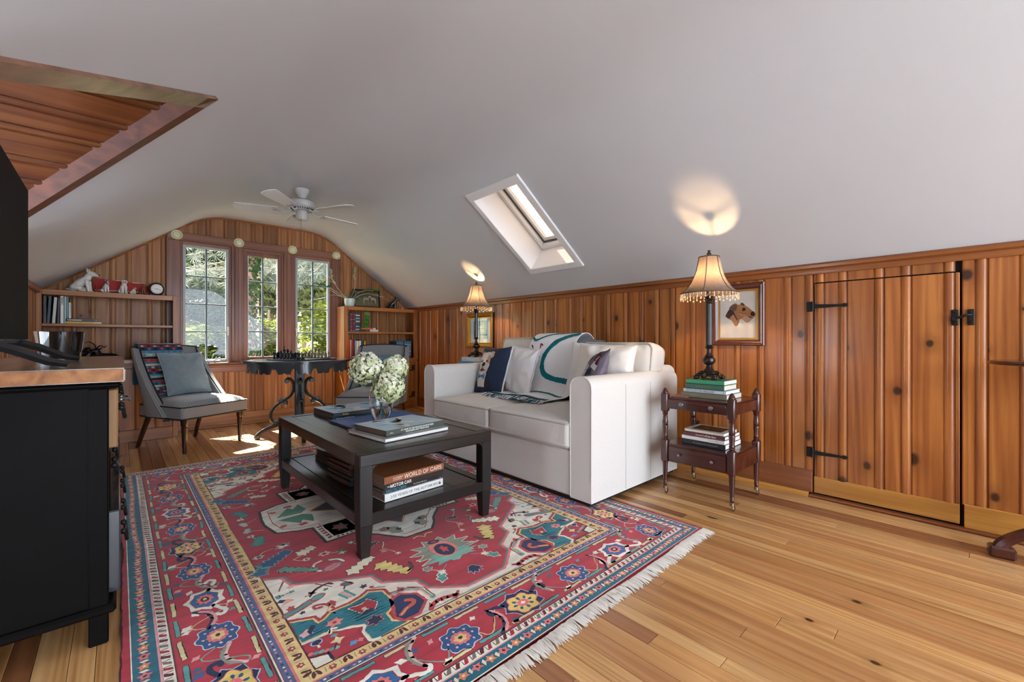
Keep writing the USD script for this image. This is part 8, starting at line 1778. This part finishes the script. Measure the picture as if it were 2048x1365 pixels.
# long-needled pine boughs across the top of the panes
pn = thing('pine_tree', 'long-needled pale pine whose boughs hang across the top panes', 'tree', (4.9, 12.0, GZ))
obj('trunk', tube([(0, 0, 0), (0.05, 0, 4), (0, 0, 9)], [0.2, 0.16, 0.06], 10), bark, pn, smooth=True)
pb_, pp_ = [], []
for k in range(26):
    s0 = np.array([0, 0, rt.uniform(5.6, 6.9)]); e = np.array([rt.uniform(-4.4, 1.0), rt.uniform(-2.2, 0.6), rt.uniform(5.35, 6.5)]); c = spline([s0, (s0 + e) / 2 + [0, 0, 0.25], e], 6); pb_.append(tube(c, np.linspace(0.03, 0.008, len(c)), 5))
    for q in c[4:]:
        for w_ in range(3):
            o = q + rt.normal(size=3) * 0.12; pp_.append(np.repeat(o[None], 46, 0))
obj('branch', cat(pb_), bark, pn, kind='stuff'); m, c = leaves(np.vstack(pp_), 0.20, ['b9bfae', '8f9c86', '6a7a58', 'd3d6cc'], 0.9, (0, 0, -0.35), 0.045); foliage(pn, 'needles', m, c)
br = []
for p in ([(0, 0, 6.4), (-0.4, -1.2, 5.8), (-0.9, -2.2, 5.4), (-1.7, -2.4, 5.3)], [(-0.4, -1.2, 5.8), (-0.8, -2.0, 5.0), (-1.0, -2.3, 4.6)], [(-0.9, -2.2, 5.4), (-1.5, -2.3, 5.1), (-1.9, -2.4, 5.0)]): br.append(tube(spline(p, 6), np.linspace(0.03, 0.008, 6 * (len(p) - 1) + 1), 5))
obj('bare_branch', cat(br), plain('bark_dark', '1c1613', rough=0.95), pn, kind='stuff')
AUT = [['c9b98a', 'a8a06a', 'd8cfa8'], ['8f9a58', 'b5b070', '6f7f48'], ['b9986a', 'cdb98c', '9a8a58'], ['d9d4bc', 'bdb890', 'a9a878']]
for k, (x, y, h, R) in enumerate(((-1.5, 18, 9.0, 1.9), (4.2, 18, 9.2, 1.9), (9.8, 18, 9.0, 1.9), (1.3, 23.5, 10.5, 2.0), (7.0, 23.5, 10.5, 2.0), (12.8, 23.5, 10.5, 2.0), (-4.6, 23.5, 10.5, 2.0), (4.2, 29, 11, 2.0), (10.0, 29, 11, 2.0))):
    lab = ['pale tan autumn tree', 'yellow-olive tree', 'sandy brown autumn tree', 'bleached cream tree'][k % 4] + [' farthest left in the garden', ' behind the olive conifer', ' seen past the right casement', ' up the hill behind the tall dark conifer', ' up the hill right of the ivy trunk', ' at the far right of the hill', ' at the far left of the hill', ' highest on the hill in the middle', ' highest on the hill at right'][k]
    round_tree(lab, x, y, h, R, AUT[k % 4], 7000, 0.26, name='garden_tree', z0=GZ + (0.25 * max(0, y - 18.6) ** 1.15))
for k, (x, y, s) in enumerate(((-1.6, 13.6, 0.9), (6.4, 13.8, 0.9))):
    t = thing('shrub', ['pinkish-red shrub beyond the left casement', 'olive shrub at the right of the garden'][k], 'shrub', (x, y, GZ)); q = rt.normal(size=(2600, 3)) * [0.5, 0.4, 0.5] * s + [0, 0, 2.6 * s]; m, c = leaves(q, 0.12, [['b0706a', '8f5f5a', 'c9a09a'], OL][k], 0.8); foliage(t, 'foliage', m, c)
    obj('stem', tube([(0, 0, 0), (0.05, 0, 1.3), (0, 0, 2.4 * s)], [0.06, 0.05, 0.02], 6), bark, t)
